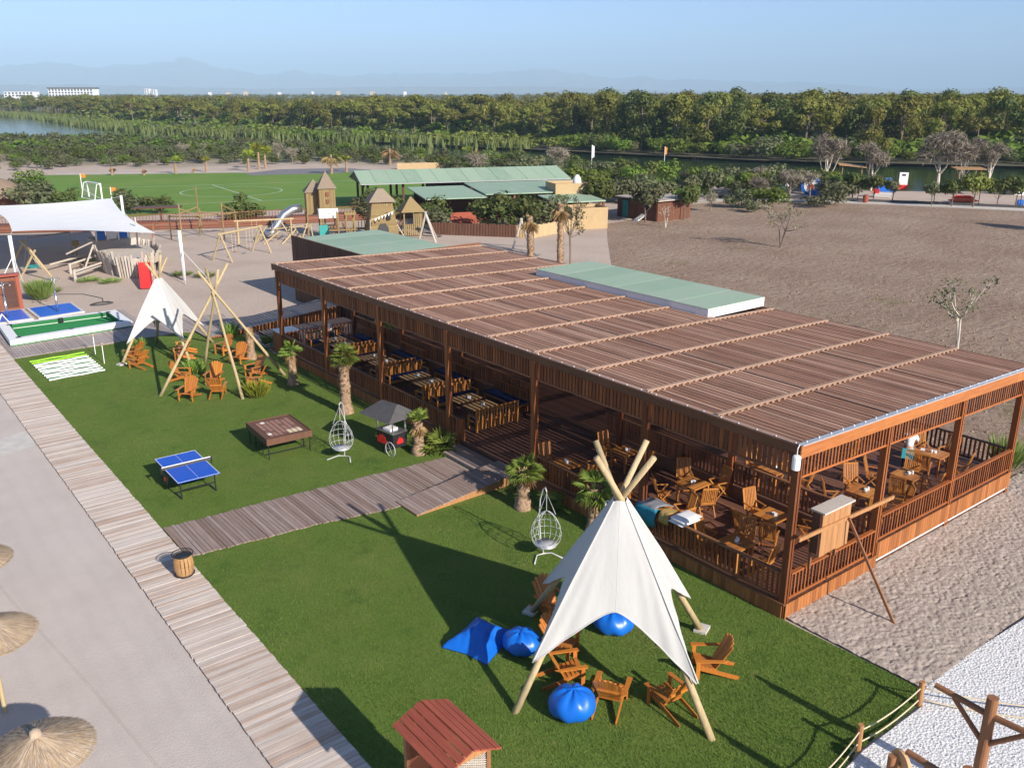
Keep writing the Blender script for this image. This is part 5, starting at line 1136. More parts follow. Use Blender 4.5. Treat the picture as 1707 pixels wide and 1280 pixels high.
def shower(x, y, poly, label, l2):
    t = thing('shower_pad', (x, y, 0), 0, label, 'shower pad', 'blue shower pads'); o = (x, y, 0); cx, cy = sum(q[0] for q in poly) / 4, sum(q[1] for q in poly) / 4
    out = [(cx + (px_ - cx) * 1.14, cy + (py_ - cy) * 1.14) for px_, py_ in poly]; MB(o).prism(out, .0, .10).build('kerb', M['concrete'], t); MB(o).prism(poly, .1, .115).build('pad', M['bluepad'], t)
    s = thing('shower', (x, y, .115), 0, l2, 'shower', 'outdoor showers'); MB().tube([(0, 0, 0), (0, 0, 1.3)], .075, 12).tube([(0, 0, 1.3), (0, 0, 2.35)], .035, 10).build('column', M['steel'], s, True)
    for a in (.4, 2.5, 4.6): MB().tube([(0, 0, 1.9), (.10 * math.cos(a), .10 * math.sin(a), 2.15), (.35 * math.cos(a), .35 * math.sin(a), 2.22), (.5 * math.cos(a), .5 * math.sin(a), 2.05)], .022, 7).lathe([(.03, .06), (.09, 0), (.02, -.01)], (.5 * math.cos(a), .5 * math.sin(a), 2.0), 8).build('shower_arm', M['steel'], s, True)
shower(12.0, 64.2, [(10.75, 63.2), (13.25, 63.45), (13.25, 66.45), (10.7, 66.4)], 'square blue shower pad with pale kerb, right of two', 'steel three armed shower column on the right blue pad')
shower(9.05, 64.35, [(7.6, 63.3), (10.15, 63.35), (10.2, 66.4), (7.6, 66.4)], 'square blue shower pad cut by the left edge', 'steel shower column on the left blue pad')
sw = thing('shower_wall', (9.3, 66.9, 0), 0, 'red brown panelled shower wall behind the left blue pad', 'wall'); WO = (9.3, 66.9, 0)
MB(WO).box(6.5, 66.75, 0, 10.35, 66.95, 2.35).build('panel', M['redw2'], sw); MB(WO).box(9.3, 66.7, .25, 10.15, 66.748, 2.0).build('shutter', M['dark'], sw); MB(WO).box(6.4, 66.5, 2.35, 10.5, 67.2, 2.47).build('cap', M['redw'], sw); MB(WO).box(10.2, 66.66, 0, 10.42, 66.98, 2.35).build('post', M['redw'], sw)
mb = MB()
for i in range(3): mb.tube([(14.99 + .75 * math.cos(a * .35) * (1 - .12 * i), 65.2 + .45 * math.sin(a * .35) * (1 - .12 * i), .03 + .03 * i) for a in range(19)], .028, 5)
mb.tube([(15.2, 65.6, .03), (15.5, 67, .03), (14.8, 69.3, .03), (13.3, 70.4, .03), (12.3, 70.0, .03)], .026, 5)
solo(mb, 'hose', M['darkgrey'], 'dark garden hose coiled on the sand behind the far tipi', 'hose')

# ------------------------------------------------------------------ shade sail over the toddlers' yard
ss = thing('shade_sail', (17, 85, 0), 0, 'large white shade sail stretched over the sandy playground', 'shade sail'); SO_ = (17, 85, 0)
C4 = [Vector((11.9, 75.6, 3.75)), Vector((22.0, 74.8, 3.45)), Vector((23.9, 94.0, 3.75)), Vector((13.6, 99.5, 3.9))]; V = []; F = []; n = 24
for j in range(n + 1):
    for i in range(n + 1):
        a, b_ = i / n, j / n; A_ = a * (1 - .16 * (1 - a) * 0) ; p = (C4[0] * (1 - a) + C4[1] * a) * (1 - b_) + (C4[3] * (1 - a) + C4[2] * a) * b_
        ctr = (C4[0] + C4[1] + C4[2] + C4[3]) / 4; ex = 4 * a * (1 - a); ey = 4 * b_ * (1 - b_); inw = (ctr - p); inw.z = 0
        p = p + inw * (.11 * (ex * abs(2 * b_ - 1) ** 2 + ey * abs(2 * a - 1) ** 2)); p.z += -.35 * ex * ey + .55 * (2 * a - 1) * (2 * b_ - 1) * .6
        V.append(p - Vector(SO_))
for j in range(n):
    for i in range(n): q = j * (n + 1) + i; F.append((q, q + 1, q + n + 2, q + n + 1))
link('sail', mesh_np('sail', V, F, M['sail'], True), ss)
for i, (p, top, h) in enumerate((((11.5, 74.4), 0, 3.95), ((22.34, 69.97), 1, 3.85), ((25.3, 96.0), 2, 4.1), ((12.5, 103), 3, 4.2))):
    MB(SO_).tube([(*p, 0), (*p, h)], .13, 12).build('mast', M['white'], ss, True); MB(SO_).tube([(*p, h - .1), tuple(C4[top] + Vector((0, 0, .33 if i in (0, 2) else -.33)) )], .022, 5).build('stay', M['wire'], ss)
    d = Vector((p[0] - 17.5, p[1] - 86, 0)).normalized()
    for s in (-.6, .6): MB(SO_).tube([(*p, h * .62), (p[0] + d.x * 1.6 - d.y * s * 1.8, p[1] + d.y * 1.6 + d.x * s * 1.8, .02)], .03, 5).build('stay', M['wire'], ss)
# ------------------------------------------------------------------ play ship with red slide
sp = thing('play_ship', (20.3, 76.5, 0), 0, 'weathered plank play ship with red slide and blue white cabin', 'play ship'); PO_ = (20.3, 76.5, 0)
bow = [(18.2, 79.5), (17.95, 76.5), (18.4, 73.9), (19.4, 72.6), (20.5, 72.4), (21.7, 73.7), (22.7, 76.2), (23.0, 79.2), (22.4, 81.3)]
cx, cy = 20.4, 77; npk = 0
for (a, b_) in zip(bow[:-1], bow[1:]):
    L = math.hypot(b_[0] - a[0], b_[1] - a[1]); k = max(3, int(L / .24))
    for i in range(k):
        t = (i + .5) / k; x, y = a[0] + (b_[0] - a[0]) * t, a[1] + (b_[1] - a[1]) * t; bx, by = cx + (x - cx) * .86, cy + (y - cy) * .88; low = 1.0 if (18.2 < x < 18.7 and 73.8 < y < 75.2) or (21.2 < x < 22.2 and 73 < y < 74.8) else 0
        MB(PO_).beam((bx + (x - bx) * low * .55, by + (y - by) * low * .55, low), (x, y, 1.75 + .18 * math.sin(npk * 1.7) + (.25 if npk % 5 == 0 else 0)), .17, .04, (x - cx, y - cy, 0)).build('hull_plank', M['greyw'], sp); npk += 1
MB(PO_).prism([(cx + (x - cx) * .86, cy + (y - cy) * .86) for x, y in bow], .95, 1.02).build('ship_deck', M['greyw'], sp)
MB(PO_).prism([(cx + (x - cx) * .8, cy + (y - cy) * .82) for x, y in bow], .0, 1.5).build('hold', M['greyw'], sp)
sl2 = MB(PO_).beam((20.1, 72.3, 1.3), (18.95, 68.2, .12), .8, .05).build('slide', M['redplastic'], sp)
for s in (-1, 1): MB(PO_).beam((20.1 + s * .4, 72.3 - s * .1, 1.38), (18.95 + s * .4, 68.2 - s * .1, .2), .06, .14).build('slide_rail', M['redplastic'], sl2)
cb = MB(PO_).box(19.0, 81.6, 1.0, 22.4, 84.6, 1.9).build('cabin', M['greyw'], sp)
for i in range(4): MB(PO_).box(19.0 + i * .9, 81.5, 1.9, 19.12 + i * .9, 81.6, 3.1).build('cabin_post', M['white'], sp)
MB(PO_).box(18.9, 81.4, 3.1, 22.5, 84.6, 3.22).build('cabin_roof', M['greyw'], sp)
for i in range(3): MB(PO_).box(19.15 + i * .9, 81.53, 2.0, 19.8 + i * .9, 81.57, 2.9).build('window', M['bluep'] if i != 1 else M['white'], sp)
MB(PO_).tube([(21.5, 78.5, 1), (21.6, 78.6, 4.0)], .07, 8).build('mast', M['greyw'], sp); MB(PO_).tube([(22.9, 79.5, .8), (23.4, 80.0, 3.2)], .06, 8).build('mast', M['log'], sp)
MB(PO_).beam((17.9, 77.8, 2.2), (17.0, 78.2, .1), .16, .12).beam((16.3, 80.2, 1.3), (18.0, 78.6, 2.3), .16, .12).build('ramp', M['greyw'], sp)
pn = thing('play_pen', (16.5, 77.5, 0), 0, 'low weathered timber rails of a play pen left of the play ship', 'play pen'); o_ = (16.5, 77.5, 0)
for a, b_, z in (((15.5, 74.6), (19.0, 77.4), .75), ((15.5, 74.8), (18.9, 77.7), .5), ((16.0, 78.2), (18.5, 80.0), .75), ((14.9, 80.0), (19.3, 83.0), .6)): MB(o_).tube([(*a, z), (*b_, z + .2)], .09, 8).build('rail', M['greyw'], pn)
for x, y in ((15.5, 74.6), (16.0, 78.2), (18.9, 77.6), (15.7, 75.3)): MB(o_).tube([(x, y, 0), (x, y, .85)], .10, 8).build('post', M['greyw'], pn)
MB(o_).tube([(17.6, 82.6, 0), (17.6, 82.6, 1.6)], .05, 7).cbox(17.6, 82.6, 1.75, .5, .3, .4).build('lamp', M['tanw'], pn)
nw = thing('nest_swing', (13.6, 79.5, 0), 0, 'peeled pole nest swing with teal basket under the shade sail', 'swing'); o_ = (13.6, 79.5, 0)
for y, dx in ((77.0, 0), (83.0, .4)):
    for s in (-1, 1): MB(o_).tube([(13.3 + dx + s * 1.0, y + s * -1.2, 0), (13.3 + dx - s * .15, y + s * .15, 2.35)], .085, 8).build('pole', M['pole'], nw)
MB(o_).tube([(13.3, 77.0, 2.15), (13.7, 83.0, 2.15)], .085, 8).build('beam', M['pole'], nw); MB(o_).lathe([(.3, 0), (.62, .03), (.66, .1), (.6, .12), (.3, .05)], (13.55, 79.9, .55), 16).build('basket', M['teal'], nw)
for s in (-1, 1):
    for r_ in (-.5, .5): MB(o_).tube([(13.55 + r_, 79.9 + s * .4, .6), (13.52, 79.9 + s * .7, 2.1)], .015, 4).build('rope', M['rope'], nw)
gl = thing('ball_goal', (18, 88, 0), 0, 'small grey pole goal standing in the shade of the sail', 'goal'); MB((18, 88, 0)).tube([(14.6, 86.5, 0), (14.6, 86.5, 2.0), (18.4, 88.0, 2.0), (18.4, 88.0, 0)], .06, 7).build('frame', M['greyw'], gl)

# ------------------------------------------------------------------ climbing frames and tan play towers
cf = thing('climbing_gym', (31, 90, 0), 0, 'tall climbing frame of peeled poles in front of the red boardwalk fence', 'climbing frame'); o_ = (31, 90, 0)
for x, y, h in ((28.4, 88.3, 3.7), (28.2, 91.0, 2.4), (32.3, 87.6, 3.7), (34.4, 89.7, 2.5), (31.4, 91.8, 4.9), (32.5, 94.5, 2.4)): MB(o_).tube([(x, y, 0), (x, y, h)], .075, 8).build('post', M['tanw'], cf)
for a, b_ in (((28.4, 88.3, 3.3), (30.4, 87.6, 2.35)), ((30.0, 88.0, 2.45), (34.6, 89.5, 2.35)), ((32.3, 87.6, 3.4), (34.4, 89.7, 2.45)), ((28.2, 91, 2.3), (30.2, 88, 2.4)), ((31.4, 91.8, 2.9), (29.8, 92.5, 2.3)), ((31.4, 91.8, 2.4), (34.4, 89.7, 2.1))): MB(o_).tube([a, b_], .07, 8).build('beam', M['tanw'], cf)
for a, b_ in (((28.4, 88.3, 2.0), (28.2, 91, 2.0)), ((32.3, 87.6, 1.9), (31.4, 91.8, 1.9))): MB(o_).tube([a, b_], .03, 6).build('rope', M['rope'], cf)
def aframe(x, y, label, mat, ax, L=4.6, h=2.35, rz_=0):
    t = thing('swing_frame', (x, y, 0), rz_, label, 'swing frame', 'pole swing frames')
    for s in (-1, 1):
        for q in (-1, 1): MB().tube([(s * L / 2 + q * .1, q * 1.15, 0), (s * L / 2 - q * .02, -q * .06, h + .08)], .07, 8).build('leg', mat, t)
    MB().tube([(-L / 2 - .3, 0, h), (L / 2 + .3, 0, h)], .085, 8).build('beam', mat, t)
    for i in (-1, 1):
        for r_ in (-.22, .22): MB().tube([(i * .95 + r_, 0, h), (i * .95 + r_, .05, .6)], .014, 4).build('rope', M['rope'], t)
        MB().cbox(i * .95, .05, .58, .5, .2, .04).build('seat', M['log'], t)
    return t
aframe(30.0, 77.3, 'grey pole swing frame behind the far tipis, nearer of two', M['pole'], 0, 5.2, 2.35, R(28)); aframe(34.8, 83.4, 'grey pole swing frame behind the far tipis, farther of two', M['pole'], 0, 5.0, 2.2, R(-18))
lc = thing('low_climber', (37.5, 84.0, 0), 0, 'low tangle of pale logs and ropes between swing frames and castle', 'climber'); o_ = (37.5, 84, 0)
for i in range(9):
    a = i * .7; MB(o_).tube([(36 + 2.6 * math.cos(a) + .5 * i * .3, 83.5 + 2.2 * math.sin(a), 0), (36.6 + 2 * math.cos(a + .5) + .15 * i, 84 + 1.7 * math.sin(a + .5), 1.3 + .3 * math.sin(i * 2))], .07, 7).build('log', M['pole'], lc)
for i in range(5): MB(o_).tube([(34.8 + i * .9, 82.0 + (i % 2) * 1.5, 1.2), (36.4 + i * .9, 84.0 - (i % 2), 1.35)], .06, 7).build('beam', M['pole'], lc)
def hip(mb, x, y, z0, z1, hw, top=.04, rz_=0):
    c, s = math.cos(rz_), math.sin(rz_); P = []
    for z, w_ in ((z0, hw), (z1, top)):
        for a, b_ in ((-1, -1), (1, -1), (1, 1), (-1, 1)): P.append((x + (c * a - s * b_) * w_, y + (s * a + c * b_) * w_, z))
    return mb.add(P, MB.BF)
ROT = R(-20)
ct = thing('castle_tower', (41.5, 83.3, 0), ROT, 'tan wooden castle play tower with pointed roof and white crossed panels', 'play tower')
for i, (x, y, w_, z0, z1, zr) in enumerate(((0, 0, .78, 2.9, 4.85, 6.45), (-1.1, 1.25, .85, 2.2, 4.4, 5.6))):
    bd = MB().box(x - w_, y - w_, z0, x + w_, y + w_, z1).build('tower_body', M['tanw'], ct); hip(MB(), x, y, z1 - .02, zr, w_ * 1.22).build('roof', M['tanroof'], ct)
    k = -w_ + .1
    while k < w_:
        piece('plank', M['tanw'], bd, (0, 0, 0), (x + k, y - w_ - .012, (z0 + z1) / 2), (.17, .03, z1 - z0)); piece('plank', M['tanw'], bd, (0, 0, 0), (x - w_ - .012, y + k, (z0 + z1) / 2), (.03, .17, z1 - z0)); k += .19
    for a in (-1, 1):
        for b_ in (-1, 1): MB().box(x + a * w_ - .06, y + b_ * w_ - .06, 0, x + a * w_ + .06, y + b_ * w_ + .06, z0 + .1).build('post', M['tanw'], ct)
for z in (3.4, 4.1): MB().box(-.14, -.91, z, .14, -.87, z + .4).build('window', M['redw2'], ct); MB().box(-.91, -.14, z, -.87, .14, z + .4).build('window', M['redw2'], ct)
for ax_ in (0, 1):
    p = MB().box(*((-.95, -.95, 1.95, .95, -.9, 2.9) if ax_ == 0 else (-.95, -.9, 1.95, -.9, .9, 2.9))).build('white_panel', M['white'], ct)
    for s in (-1, 1):
        a, b_ = ((-.8, -.965, 2.42 - s * .38), (.8, -.965, 2.42 + s * .38)) if ax_ == 0 else ((-.965, -.8, 2.42 - s * .38), (-.965, .8, 2.42 + s * .38)); MB().beam(a, b_, .07, .02, (0, 1, 0) if ax_ == 0 else (1, 0, 0)).build('cross', M['greyal'], p)
MB().box(-.8, -.85, 1.0, .8, .8, 1.1).build('floor', M['tanw'], ct); MB().box(-1.0, -1.0, .2, -.1, -.96, 1.3).build('panel', M['teal'], ct)
for s in (-.4, .4): MB().beam((.95 + s * .3, -1.0, 1.6), (2.6 + s * .3, -2.2, .1), .06, .1).build('ladder_rail', M['pole'], ct)
MB().tube([(-2.4, 1.5, 2.75), (-3.3, 1.35, 2.7), (-4.2, 1.2, 2.2), (-4.9, 1.0, 1.3), (-5.5, .8, .55), (-6.1, .7, .35)], .42, 14).build('tube_slide', M['steel'], ct, True)
ml = thing('mill_tower', (45.1, 78.9, 0), ROT, 'tan tapered mill shaped play tower with low shingle roof', 'play tower'); mb = MB(); P = []
for z, w_ in ((0, 1.55), (3.75, .98)):
    for a, b_ in ((-1, -1), (1, -1), (1, 1), (-1, 1)): P.append((a * w_, b_ * w_, z))
bd = mb.add(P, MB.BF).build('tower_body', M['tanw'], ml); hip(MB(), 0, 0, 3.7, 4.9, 1.35, .3).build('roof', M['tanroof'], ml)
for j in range(18):
    z = .1 + j * .205; w_ = 1.55 - .57 * z / 3.75; piece('plank', M['tanw'], bd, (0, 0, 0), (0, -w_ - .015, z), (2 * w_, .04, .185)); piece('plank', M['tanw'], bd, (0, 0, 0), (-w_ - .015, 0, z), (.04, 2 * w_, .185))
for i in range(9): MB().beam((-.95 + i * .24, -1.09, 3.0), (-.9 + i * .225, -1.05, 3.7), .15, .03, (0, 1, 0)).build('slat', M['tanw'], ml)
MB().ext([(-.55, -1.62, 0), (.45, -1.62, 0), (.45, -1.48, 1.2), (.2, -1.42, 1.65), (-.3, -1.42, 1.65), (-.55, -1.48, 1.2)], (0, -.05, 0)).build('doorway', M['black'], ml); MB().box(.35, -1.5, 2.0, .7, -1.3, 2.7).build('window', M['black'], ml)
ht = thing('hut_tower', (48.6, 78.9, 0), ROT, 'small tan hut tower with pyramid roof and slatted walls', 'play tower')
hip(MB(), 0, 0, 2.45, 3.9, 1.25).build('roof', M['tanw'], ht)
for a in (-1, 1):
    for b_ in (-1, 1): MB().box(a * .9 - .06, b_ * .9 - .06, 0, a * .9 + .06, b_ * .9 + .06, 2.5).build('post', M['tanw'], ht)
for i in range(8): MB().box(-.8 + i * .21, -.93, .1, -.66 + i * .21, -.89, 1.25 if i < 4 else 2.3).build('slat', M['tanw'], ht)
MB().box(-.88, -.85, .9, .88, .88, .98).build('floor', M['tanw'], ht)
for s in (-1, 1): MB().tube([(-2.0 + s * .9, -2.4, 0), (-2.0 - s * .15, -2.0, 1.9)], .07, 7).build('brace', M['pole'], ht)
MB().beam((-1.0, -1.0, 1.7), (-3.0, -2.6, .7), .05, .09).build('handrail', M['redw2'], ht); MB().beam((.5, -1.1, 1.0), (2.6, -2.2, .05), .6, .04).build('slide', M['steel'], ht)
bk_ = thing('play_bridge', (43.0, 81.3, 0), ROT, 'crenellated tan gate and rope bridge between castle and mill tower', 'play bridge')
for x in (-1.3, -.5, .3): MB().box(x - .06, -.5, 0, x + .06, -.38, 2.6).box(x - .06, .38, 0, x + .06, .5, 2.6).build('post', M['tanw'], bk_)
MB().box(-.65, -.55, 2.3, .5, .55, 2.55).build('gate_top', M['tanw'], bk_)
for i in range(4): MB().box(-.65 + i * .3, -.55, 2.55, -.48 + i * .3, -.4, 2.75).build('merlon', M['tanw'], bk_)
for i in range(12): MB().box(-1.9 + i * .32, -.45, .9, -1.84 + i * .32, -.4, 1.75).build('baluster', M['redw2' if i < 5 else 'tanw'], bk_)
MB().box(-2.2, -.5, .8, 2.0, .5, .9).build('floor', M['tanw'], bk_)
bt = thing('sand_boat', (42.9, 76.4, 0), R(-10), 'small brown play boat with a mast and pennants in front of the mill', 'play boat'); MB().add([(-1.1, -.4, 0), (.9, -.4, 0), (.9, .4, 0), (-1.1, .4, 0), (-1.4, -.55, .62), (1.2, -.55, .62), (1.2, .55, .62), (-1.4, .55, .62)], MB.BF).build('hull', M['redw2'], bt); MB().tube([(-.4, 0, .6), (-.4, 0, 2.3)], .05, 7).build('mast', M['greyw'], bt)
st2 = MB().tube([(-.4, 0, 2.25), (2.4, .8, 2.9)], .02, 4).build('stay', M['rope'], bt)
for i in range(6): x = .1 + i * .38; MB().ext([(x, .14 + i * .11, 2.36 + i * .088), (x + .26, .21 + i * .11, 2.42 + i * .088), (x + .13, .17 + i * .11, 2.08 + i * .088)], (0, .02, 0)).build('pennant', M['white'], st2)
for x, y, l in ((47.1, 73.8, 'nearer to the play towers'), (51.3, 64.3, 'beside the leafless palm trunks')):
    t = thing('zip_line_post', (x, y, 0), R(-55), 'leaning pair of poles carrying the zip line, ' + l, 'zip line post', 'zip line posts')
    for s in (-1, 1): MB().tube([(s * .9, .2, 0), (-s * .06, 0, 3.0)], .11, 9).build('pole', M['greyw'], t)
    MB().tube([(0, 2.6, .1), (0, 0, 2.9)], .08, 8).build('brace', M['greyw'], t)
solo(MB().tube([(47.1, 73.8, 2.9), (49.2, 69, 2.55), (51.3, 64.3, 2.9)], .02, 4), 'zip_line_cable', M['black'], 'thin zip line cable slung between its two leaning posts', 'cable')
fl = thing('boardwalk_fence', (35, 96, 0), 0, 'long red brown boardwalk with railing along the near side of the football pitch', 'boardwalk'); FO_ = (35, 96, 0); FP = [(8, 110.5), (20, 103.6), (29.5, 98.6), (35.6, 95.7), (44, 93.6), (52, 91.5), (58, 89.4)]
for a, b_ in zip(FP[:-1], FP[1:]):
    d = Vector((b_[0] - a[0], b_[1] - a[1], 0)); n_ = Vector((-d.y, d.x, 0)).normalized(); d_ = d.normalized(); L = d.length; up = Vector((0, 0, 1))
    MB(FO_).beam((a[0] + n_.x, a[1] + n_.y, .72), (b_[0] + n_.x, b_[1] + n_.y, .72), 2.0, .1).build('floor', M['redw2'], fl)
    k = int(L / 1.5)
    for z in (.18, .42, .66): MB(FO_).beam((a[0] - .06, a[1] - .06, z), (b_[0] - .06, b_[1] - .06, z), .04, .2).build('side_plank', M['redw2'], fl)
    rl = MB(FO_).beam((*a, 1.62), (*b_, 1.62), .08, .06).build('handrail', M['redw2'], fl); i = .2; bl = MB(FO_)
    while i < L: bl.beam((a[0] + d_.x * i, a[1] + d_.y * i, .76), (a[0] + d_.x * i, a[1] + d_.y * i, 1.6), .05, .05); i += .32
    bl.build('baluster_run', M['redw2'], rl, kind='stuff')
bench = thing('picnic_shelter', (30.3, 100.4, .77), R(-25), 'small dark roofed stand on the red boardwalk behind the climbing frame', 'shelter'); MB().tube([(0, 0, 0), (0, 0, 1.3)], .12, 8).build('post', M['dark'], bench); MB().box(-2.6, -.7, 1.3, 2.2, .7, 1.45).build('roof', M['dark'], bench)

# ------------------------------------------------------------------ goal, flags
g = thing('football_goal', (32.1, 134.5, 0), R(8), 'small white football goal with net at the left end of the pitch', 'goal')
fr = MB().tube([(0, -2.2, 0), (0, -2.2, 2.1), (0, 2.2, 2.1), (0, 2.2, 0)], .11, 8).build('frame', M['white'], g); MB().tube([(0, -2.2, 2.1), (-.5, -2.2, 2.0), (-1.0, -2.2, 0), (-1.0, 2.2, 0), (-.5, 2.2, 2.0), (0, 2.2, 2.1)], .06, 6).build('stay', M['white'], g)
nb_ = MB()
for i in range(12): y = -2.2 + i * .4; nb_.tube([(0, y, 2.08), (-.5, y, 1.98), (-1.0, y, 0)], .012, 3, False)
for i in range(6): x = -.5 - i * .1; z = 1.98 - i * .4; nb_.tube([(x, -2.2, z), (x, 2.2, z)], .012, 3, False)
nb_.build('net', M['wire'], g)
for x, y, l in ((33.6, 148.0, 'behind the goal at the far corner'), (31.6, 124.4, 'right of the goal at the near corner')):
    t = thing('corner_flag', (x, y, 0), 0, 'orange corner flag on a white pole ' + l, 'flag', 'corner flags'); MB().tube([(0, 0, 0), (0, 0, 2.3)], .06, 6).build('flagpole', M['white'], t); MB().ext([(0, 0, 2.3), (.62, -.38, 2.25), (.6, -.36, 1.75), (0, 0, 1.75)], (.02, .03, 0)).build('cloth', M['orangefab'], t)
# ------------------------------------------------------------------ restaurant, screens, red hut
rs_ = thing('restaurant', (54.2, 99.0, 0), R(-20.4), 'long open restaurant under a pale green gabled roof behind the playground', 'restaurant')
L = 27.2
for s, z0, y0, y1 in ((1, 3.15, 0, 5.4), (-1, 3.15, 10.8, 5.4)): MB().add([(-.2, y0, z0), (L, y0, z0), (L, y1, 4.35), (-.2, y1, 4.35), (-.2, y0, z0 + .1), (L, y0, z0 + .1), (L, y1, 4.45), (-.2, y1, 4.45)], MB.BF if s > 0 else [f[::-1] for f in MB.BF]).build('roof', M['greyal'], rs_)
for s, y0, y1 in ((1, 0, 5.4), (-1, 10.8, 5.4)):
    for i in range(14):
        x0, x1 = -.2 + i * 1.957, -.2 + (i + 1) * 1.957 - .03; zz = .102 + .012 * (i % 2); MB().add([(x0, y0 - .05 * s, 3.15 + zz), (x1, y0 - .05 * s, 3.15 + zz), (x1, y1, 4.35 + zz), (x0, y1, 4.35 + zz), (x0, y0 - .05 * s, 3.17 + zz), (x1, y0 - .05 * s, 3.17 + zz), (x1, y1, 4.37 + zz), (x0, y1, 4.37 + zz)], MB.BF if s > 0 else [f[::-1] for f in MB.BF]).build('roof_sheet', M['greenroof'], rs_)
mb = MB(); mb.ext([(0, .2, 3.1), (0, 10.6, 3.1), (0, 5.4, 4.3)], (.1, 0, 0)); mb.build('gable', M['dark'], rs_)
for x in (.8, 5.2, 9.6, 14, 18.4, 22.8, 26.6):
    for y in (1.0, 5.4, 9.8): MB().box(x - .14, y - .14, 0, x + .14, y + .14, 3.2 if y != 5.4 else 4.2).build('post', M['dark'], rs_)
for s in (-1, 1): MB().beam((.8, 5.4, 2.2), (.8, 5.4 + s * 3.2, 3.4), .16, .2).build('brace', M['dark'], rs_)
MB().box(10, 9.6, 0, L - .5, 9.9, 3.1).build('back_wall', M['dark'], rs_)
for i in range(8):
    x = 7 + i * 2.4; t = thing('dining_table', (54.2 + x * math.cos(R(-20.4)) - 3 * math.sin(R(-20.4)), 99 + x * math.sin(R(-20.4)) + 3 * math.cos(R(-20.4)), 0), R(-20), 'dark blue clothed dining table in the shade of the green roofed restaurant', 'table', 'restaurant dining tables')
    MB().cbox(0, 0, .74, 1.5, .9, .05).build('tabletop', M['bluep'], t); MB().tube([(0, 0, 0), (0, 0, .72)], .08, 7).build('leg', M['dark'], t)
lr = thing('awning', (60, 88, 0), R(-20.4), 'two lower green awning roofs in front of the restaurant on red posts', 'awning')
def slab(x0, x1, y0, y1, z0, z1, nm, par, mat=M['greenroof']): return MB().add([(x0, y0, z0), (x1, y0, z0), (x1, y1, z1), (x0, y1, z1), (x0, y0, z0 + .12), (x1, y0, z0 + .12), (x1, y1, z1 + .12), (x0, y1, z1 + .12)], MB.BF).build(nm, mat, par)
slab(-4.6, 2.4, -6.2, 4.2, 2.75, 3.05, 'roof', lr); slab(2.5, 17.5, -5.2, 4.4, 2.95, 3.35, 'roof', lr); slab(8.5, 14.5, -11.2, -5.6, 2.5, 2.7, 'roof', lr)
for x, y in ((-4.2, -5.8), (1.8, -5.8), (6, -4.8), (10, -4.8), (14, -4.8), (17, -4.8), (9, -10.8), (14, -10.8)): MB().box(x - .12, y - .12, 0, x + .12, y + .12, 2.9 if y > -10 else 2.55).build('post', M['redw2'], lr)
MB().box(-1.8, -6.0, 0, 4.0, -5.8, 1.25).build('low_wall', M['redw'], lr)
MB().box(-4.0, 3.0, 0, 17, 3.2, 2.6).build('back_wall', M['dark'], lr)
def screen_box(x, y, w_, d, z0, z1, label, legs=False):
    t = thing('screened_enclosure', (x, y, 0), R(-20.4), label, 'enclosure', 'straw screened enclosures'); MB().box(0, 0, z0, w_, .05, z1).build('screen', M['reed_mat'], t); MB().box(-.05, .0, z0, .0, d, z1).build('screen', M['reed_mat'], t); MB().box(w_, 0, z0, w_ + .05, d, z1).build('screen', M['reed_mat'], t); MB().box(0, d, z0, w_, d + .05, z1).build('screen', M['reed_mat'], t)
    MB().box(.05, .06, z0, w_ - .05, d - .01, z1 - .3).build('core', M['beige2'], t)
    if legs:
        for px_ in (.1, w_ - .1):
            for py_ in (.1, d - .1): MB().box(px_ - .08, py_ - .08, 0, px_ + .08, py_ + .08, z0).build('post', M['white'], t)
    return t
screen_box(68.1, 79.0, 4.05, 3.4, 1.35, 4.0, 'tall straw coloured screened tank enclosure with a white tank on top', True); screen_box(64.0, 71.5, 4.0, 3.2, 0, 2.25, 'low straw coloured screened enclosure in front of the taller one')
tk = thing('water_tank', (71.2, 78.9, 3.7), 0, 'small white conical water tank on the tall straw enclosure', 'tank'); MB().lathe([(.5, 0), (.55, .1), (.42, .8), (.25, 1.05), (.12, 1.15)], n=14).build('body', M['white'], tk, True)
dr = thing('service_cabin', (66.6, 76.5, 0), R(-20.4), 'white door cabin wedged between the two straw enclosures', 'cabin'); MB().box(0, 0, .1, 1.7, 1.5, 2.4).build('wall', M['white'], dr); MB().box(.85, -.03, .15, 1.5, 0, 2.2).build('door', M['glass'], dr); MB().box(-.4, -1.2, 0, 2.2, 0, .1).build('step', M['redw2'], dr)
rh = thing('red_hut', (75.6, 70.2, 0), 0, 'low red brown plank hut with teal door at the field edge', 'hut'); w_ = MB().box(0, 0, 0, 5.5, 6.4, 2.05).build('wall', M['hutw'], rh)
for i in range(20): piece('plank', M['hutw'], w_, (0, 0, 0), (-.02, .2 + i * .31, 1.0), (.04, .28, 2.0)); piece('plank', M['hutw'], w_, (0, 0, 0), (.15 + i * .27, -.02, 1.0), (.24, .04, 2.0))
MB().box(-.3, -.3, 2.25, 5.8, 6.7, 2.38).build('roof', M['greyw'], rh); MB().box(-.06, 4.6, 0, -.04, 5.5, 2.0).build('door', M['teal'], rh); MB().box(-.06, 1.3, .9, -.04, 2.0, 1.9).build('window', M['black'], rh)
for i in range(6): MB().box(-1.6 + i * .26, 1.6 - .0, .12 * i, -1.3 + i * .26, 2.3, .12 * i + .08).build('step', M['white'], rh)
fs = thing('bamboo_fence', (52, 75, 0), 0, 'brown bamboo fence below the dark hedge shrubs beside the playground', 'fence'); k = 0
